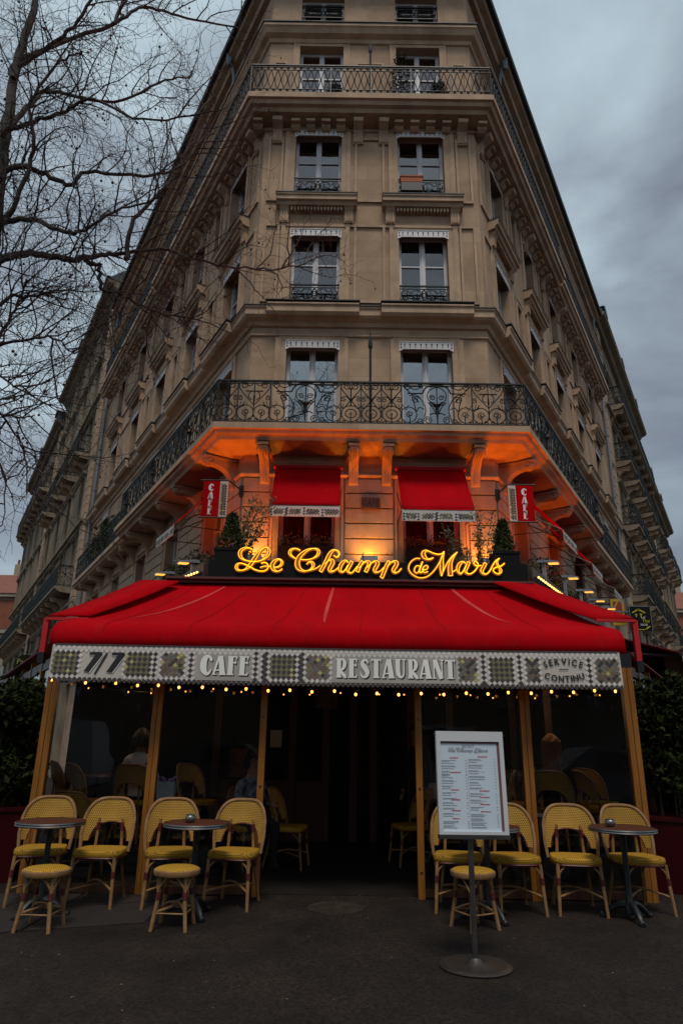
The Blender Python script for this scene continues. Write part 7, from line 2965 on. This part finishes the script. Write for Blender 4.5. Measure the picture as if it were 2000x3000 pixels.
# ================================================================== PARKED CARS ACROSS THE ROAD (mirrored in the glass)
def parked_car(x, y, paint, label, van=False):
    o = thing('parked_car', label, 'car', (x, y, 0), 'cars parked across the road', world=False)
    L_, h0, h1 = (4.9, 1.0, 2.0) if van else (4.3, 0.78, 1.45)
    side_ = [(-L_ / 2, 0.3), (-L_ / 2 + 0.05, h0 - 0.1), (-L_ / 2 + 0.35, h0), (-L_ / 2 + (0.7 if van else 1.2), h0 + 0.06), (-L_ / 2 + (1.2 if van else 1.85), h1 - 0.05), (-L_ / 2 + 2.3, h1), (L_ / 2 - (0.3 if van else 1.1), h1 - 0.02), (L_ / 2 - (0.1 if van else 0.35), h0 + 0.12), (L_ / 2 - 0.02, h0 - 0.1), (L_ / 2, 0.32), (L_ / 2 - 0.2, 0.22), (-L_ / 2 + 0.2, 0.22)]
    q = MB()
    k_ = len(side_)
    vs = []
    for yy, tuck in ((-0.88, 0.0), (-0.84, 1.0), (0.84, 1.0), (0.88, 0.0)):
        for a, b in side_:
            inn = 0.16 if b > h0 + 0.1 else 0.0
            vs.append((a, (abs(yy) - inn) * (1 if yy > 0 else -1), b + (0.0 if tuck else -0.0)))
    fs = []
    for r_ in range(3):
        for i in range(k_):
            j = (i + 1) % k_
            fs.append((r_ * k_ + i, r_ * k_ + j, (r_ + 1) * k_ + j, (r_ + 1) * k_ + i))
    fs += [tuple(range(k_)), tuple(range(3 * k_, 4 * k_))]
    q.add(vs, fs)
    q.build('body', paint, o, True)
    for yy in (-0.75, 0.75):
        q = MB()
        q.add([(-L_ / 2 + 1.4, yy * 1.1, h0 + 0.1), (L_ / 2 - 0.75, yy * 1.1, h0 + 0.1), (L_ / 2 - 1.15, yy * 0.99, h1 - 0.1), (-L_ / 2 + 2.05, yy * 0.99, h1 - 0.1)], [(0, 1, 2, 3)])
        q.build('side_window', 'car_dark', o)
    for wx in (-L_ / 2 + 0.8, L_ / 2 - 0.85):
        for wy in (-0.8, 0.8):
            q = MB()
            q.lathe([(0.1, -0.1), (0.3, -0.1), (0.32, -0.06), (0.32, 0.06), (0.3, 0.1), (0.1, 0.1)], (0, 0, 0), 18, M=Matrix.Translation((wx, wy, 0.32)) @ Matrix.Rotation(pi / 2, 4, 'X'))
            w_ = q.build('wheel', 'car_dark', o, True)
            q = MB()
            q.lathe([(0.02, -0.108), (0.2, -0.105), (0.2, 0.105), (0.02, 0.108)], (0, 0, 0), 12, M=Matrix.Translation((wx, wy, 0.32)) @ Matrix.Rotation(pi / 2, 4, 'X'))
            q.build('hub_cap', 'steel', w_)
    for yy in (-0.6, 0.6):
        q = MB()
        q.box(-L_ / 2 - 0.01, -L_ / 2 + 0.1, yy - 0.16, yy + 0.16, 0.55, 0.68)
        q.build('headlight', 'plastic_white', o)


parked_car(-3.6, -4.6, 'car_paint', 'silver hatchback parked across the road, mirrored in the left glass')
parked_car(1.6, -4.7, 'plastic_white', 'white van parked across the road, mirrored in the right glass', True)
parked_car(7.0, -4.6, 'car_paint', 'silver hatchback parked behind the white van across the road')
parked_car(-9.0, -4.7, 'plastic_white', 'white van parked far along the road, left of the silver hatchback', True)

figure('person', 'guest in a white shirt with dark hair sitting with the back to the glass', -2.62, 9.62, radians(170), True, 'cloth_white', 'hair_dark', 0.12, zfloor=0.27)
figure('person', 'guest with long blond hair in a dark jacket behind the right glass pane', 2.78, 9.42, radians(150), True, 'cloth_black', 'hair_blond', 0.34, zfloor=0.27)
figure('person', 'dark-haired man in a beige top sitting sideways behind the menu stand', 1.97, 9.3, radians(-90), True, 'cloth_beige', 'hair_dark', 0.06, zfloor=0.27)
figure('person', 'waiter in dark clothes standing inside the entrance beside the right post', 1.15, 10.35, radians(-60), False, 'cloth_black', 'hair_dark', 0.05)
figure('person', 'guest in a blue patterned blouse sitting inside at the left entrance post', -1.12, 9.55, radians(40), True, 'cloth_blue', 'hair_dark', 0.1)

# gift bag on the indoor table
o = thing('gift_bag', 'white gift bag with purple tissue on the indoor table behind the left double post', 'bag', (-2.02, 8.72, 0.776))
q = MB()
q.prism([(-0.11, -0.06), (0.11, -0.06), (0.11, 0.06), (-0.11, 0.06)], 0.7765, 1.03, lambda u, v, t: (-2.02 + u * (0.85 + 0.5 * (t - 0.776)), 8.72 + v, t))
q.build('bag', 'bag_white', o)
q = MB()
for i in range(14):
    a = cr_.uniform(0, 2 * pi)
    q.add([(-2.02, 8.72, 1.0), (-2.02 + 0.1 * cos(a), 8.72 + 0.05 * sin(a), 1.07), (-2.02 + 0.12 * cos(a + 0.5), 8.72 + 0.06 * sin(a + 0.5), 1.05 + cr_.uniform(0, 0.05))], [(0, 1, 2)])
q.build('tissue', 'tissue', o)
# papers and poster inside
for x, y, z, w, h, mt, lab in ((-1.02, 11.85, 1.42, 0.16, 0.24, 'paper', 'pale notice sheet on the rear wall seen through the left glass'), (-0.20, 11.86, 2.05, 0.34, 0.5, 'poster', 'brownish poster on the rear wall left of the entrance door'), (-1.62, 11.85, 0.95, 0.26, 0.42, 'poster', 'framed dark notice on the rear wall low behind the left glass')):
    q = MB()
    q.box(x - w / 2, x + w / 2, y, y + 0.02, z, z + h)
    q.box(x - w / 2 - 0.015, x + w / 2 + 0.015, y + 0.021, y + 0.035, z - 0.015, z + h + 0.015)
    oo = q.build('notice', mt)
    tag(oo, lab, 'notice')
# two menu folders standing on the indoor table
for i, x in enumerate((1.25, 1.37)):
    q = MB()
    q.box(x - 0.055, x + 0.055, 10.12, 10.125, 0.7765, 0.98)
    q.box(x - 0.055, x + 0.055, 10.14, 10.145, 0.7765, 0.98)
    q.box(x - 0.055, x + 0.055, 10.126, 10.139, 0.955, 0.98)
    oo = q.build('menu_folder', 'paper')
    tag(oo, ['small pale menu folder on the indoor table, next to the right entrance post', 'small pale menu folder on the indoor table, on the side of the menu stand'][i], 'menu', 'menu folders on the indoor table')

# ================================================================== STREET EXTRAS
# dark red shop awnings of the side streets
def shop_awning(f, sg, s0, s1, out0, out1, z0, z1, label):
    loc = f.P(sg * s0, -out0, z1)
    o = thing('shop_awning', label, 'awning', tuple(loc))
    a, b = sorted((sg * s0, sg * s1))
    q = MB()
    q.add([(a, -out0, z0), (b, -out0, z0), (b, -out1, z1), (a, -out1, z1), (a, -out0, z0 - 0.02), (b, -out0, z0 - 0.02), (b, -out1, z1 - 0.02), (a, -out1, z1 - 0.02)],
          [(0, 1, 2, 3), (4, 7, 6, 5), (0, 4, 5, 1), (2, 6, 7, 3), (0, 3, 7, 4), (1, 5, 6, 2)])
    q.build('canvas', 'dark_red', o, M=f.M())
    q = MB()
    q.box(a, b, -out1 - 0.012, -out1, z1 - 0.34, z1)
    v = q.build('valance', 'valance', o, M=f.M())
    q = MB()
    x = a + 0.2
    while x < b - 0.4:
        q.box(x, x + 0.16, -out1 - 0.016, -out1 - 0.0125, z1 - 0.25, z1 - 0.1)
        x += 0.32
    q.build('mosaic_print', 'print_black', v)
    q = MB()
    q.tube([(a, -out1, z1 - 0.01), (b, -out1, z1 - 0.01)], 0.05, 8)
    q.build('front_bar', 'black', o, M=f.M())
    for xx in (a + 0.1, b - 0.1):
        q = MB()
        q.tube([(xx, -out0, z0 - 0.35), (xx, -out1 + 0.05, z1 - 0.06)], 0.03, 6)
        q.build('arm', 'black', o, M=f.M())


shop_awning(FR, 1, -0.6, 5.5, 1.75, 3.1, 3.42, 2.98, 'dark red side awning of the café in the right-hand street')
shop_awning(FL, -1, 0.4, 7.5, 1.75, 3.4, 3.30, 2.92, 'dark red side awning of the café in the left-hand street')
# projecting shop signs in the right-hand street
o = thing('shop_sign', 'yellow and red projecting shop sign with a big chevron in the right-hand street', 'sign', (9.0, 22.0, 5.2))
q = MB()
q.box(8.80, 9.22, 22.0, 22.12, 5.2, 6.06)
q.build('board', 'sign_yellow', o)
q = MB()
q.add([(8.87, 21.994, 5.98), (9.0, 21.994, 5.98), (8.87, 21.994, 5.76)], [(0, 1, 2)])
q.add([(9.05, 21.994, 5.98), (9.16, 21.994, 5.98), (9.16, 21.994, 5.62), (8.90, 21.994, 5.70)], [(0, 1, 2, 3)])
for i in range(4):
    q.box(8.93, 9.16, 21.992, 21.996, 5.30 + i * 0.085, 5.345 + i * 0.085)
q.build('emblem', 'sign_red', o)
q = MB()
q.tube([(8.8, 22.06, 5.9), (8.1, 22.06, 5.9)], 0.03, 5)
q.build('arm', 'iron', o)
o = thing('shop_sign', 'black projecting restaurant sign with yellow roof emblem in the right-hand street', 'sign', (9.6, 22.0, 5.0))
q = MB()
q.box(9.27, 9.92, 21.7, 21.8, 5.0, 5.76)
q.build('board', 'sign_black', o)
q = MB()
yy = 21.694
for pts in ([(9.34, 5.56, 0.03), (9.54, 5.68, 0.05), (9.76, 5.56, 0.03)], [(9.5, 5.66, 0.06), (9.58, 5.66, 0.06)], [(9.42, 5.5, 0.03), (9.5, 5.5, 0.03)], [(9.46, 5.54, 0.03), (9.46, 5.43, 0.03)], [(9.57, 5.52, 0.03), (9.66, 5.52, 0.03)], [(9.61, 5.55, 0.03), (9.61, 5.43, 0.03)], [(9.74, 5.06, 0.05), (9.86, 5.14, 0.03)], [(9.36, 5.03, 0.02), (9.72, 5.03, 0.02)]):
    Lp, Rp, _c = ribbon2d(pts, 1)
    k_ = len(Lp)
    q.add([(p[0], yy, p[1]) for p in Lp + Rp], [(i, i + 1, k_ + i + 1, k_ + i) for i in range(k_ - 1)])
add_text(q, 'Thai', 0.14, lambda u, v: (9.76 + u, yy, 5.26 + v), shear=0.3)
q.build('emblem', 'yellow_print', o)
q = MB()
add_text(q, 'NT', 0.10, lambda u, v: (9.68 + u, yy, 5.37 + v))
add_text(q, 'NOIS', 0.10, lambda u, v: (9.68 + u, yy, 5.15 + v))
q.build('lettering', 'print_white', o)
q = MB()
q.box(9.25, 9.27, 21.69, 21.81, 4.98, 5.78)
q.box(9.92, 9.94, 21.69, 21.81, 4.98, 5.78)
q.box(9.27, 9.92, 21.69, 21.81, 5.76, 5.78)
q.tube([(9.27, 21.75, 5.6), (8.1, 21.75, 5.6)], 0.03, 5)
q.build('frame', 'pipe', o)
# small signs in the left-hand street
o = thing('house_number_sign', 'small yellow sign with the number 35 in the left-hand street', 'sign', (-6.1, 13.4, 2.2))
q = MB()
q.box(-6.22, -5.98, 13.4, 13.44, 2.15, 2.33)
q.tube([(-6.1, 13.43, 0.0), (-6.1, 13.43, 2.2)], 0.02, 6)
q.build('board', 'yellow_print', o)
q = MB()
add_text(q, '3 5', 0.16, lambda u, v: (-6.1 + u, 13.395, 2.185 + v))
q.build('lettering', 'print_black', o)
o = thing('shop_sign', 'round greenish illuminated sign below the left-hand dark awning', 'sign', (-5.65, 12.5, 2.6))
q = MB()
q.lathe([(0.0, 0), (0.19, 0), (0.2, 0.02), (0.19, 0.05), (0.0, 0.05)], (0, 0, 0), 20, M=Matrix.Translation((-5.62, 12.5, 2.72)) @ Matrix.Rotation(pi / 2, 4, 'X'))
q.build('board', 'leaf_hedge', o)
q = MB()
add_text(q, 'Paris', 0.14, lambda u, v: (-5.62 + u, 12.44, 2.74 + v))
q.build('lettering', 'tile_yellow', o)
q = MB()
add_text(q, 'tour', 0.13, lambda u, v: (-5.62 + u, 12.44, 2.62 + v))
q.build('lettering', 'sign_red', o)
q = MB()
q.tube([(-5.62, 12.5, 2.9), (-5.62, 12.5, 3.2)], 0.012, 5)
q.build('hanger', 'iron', o)
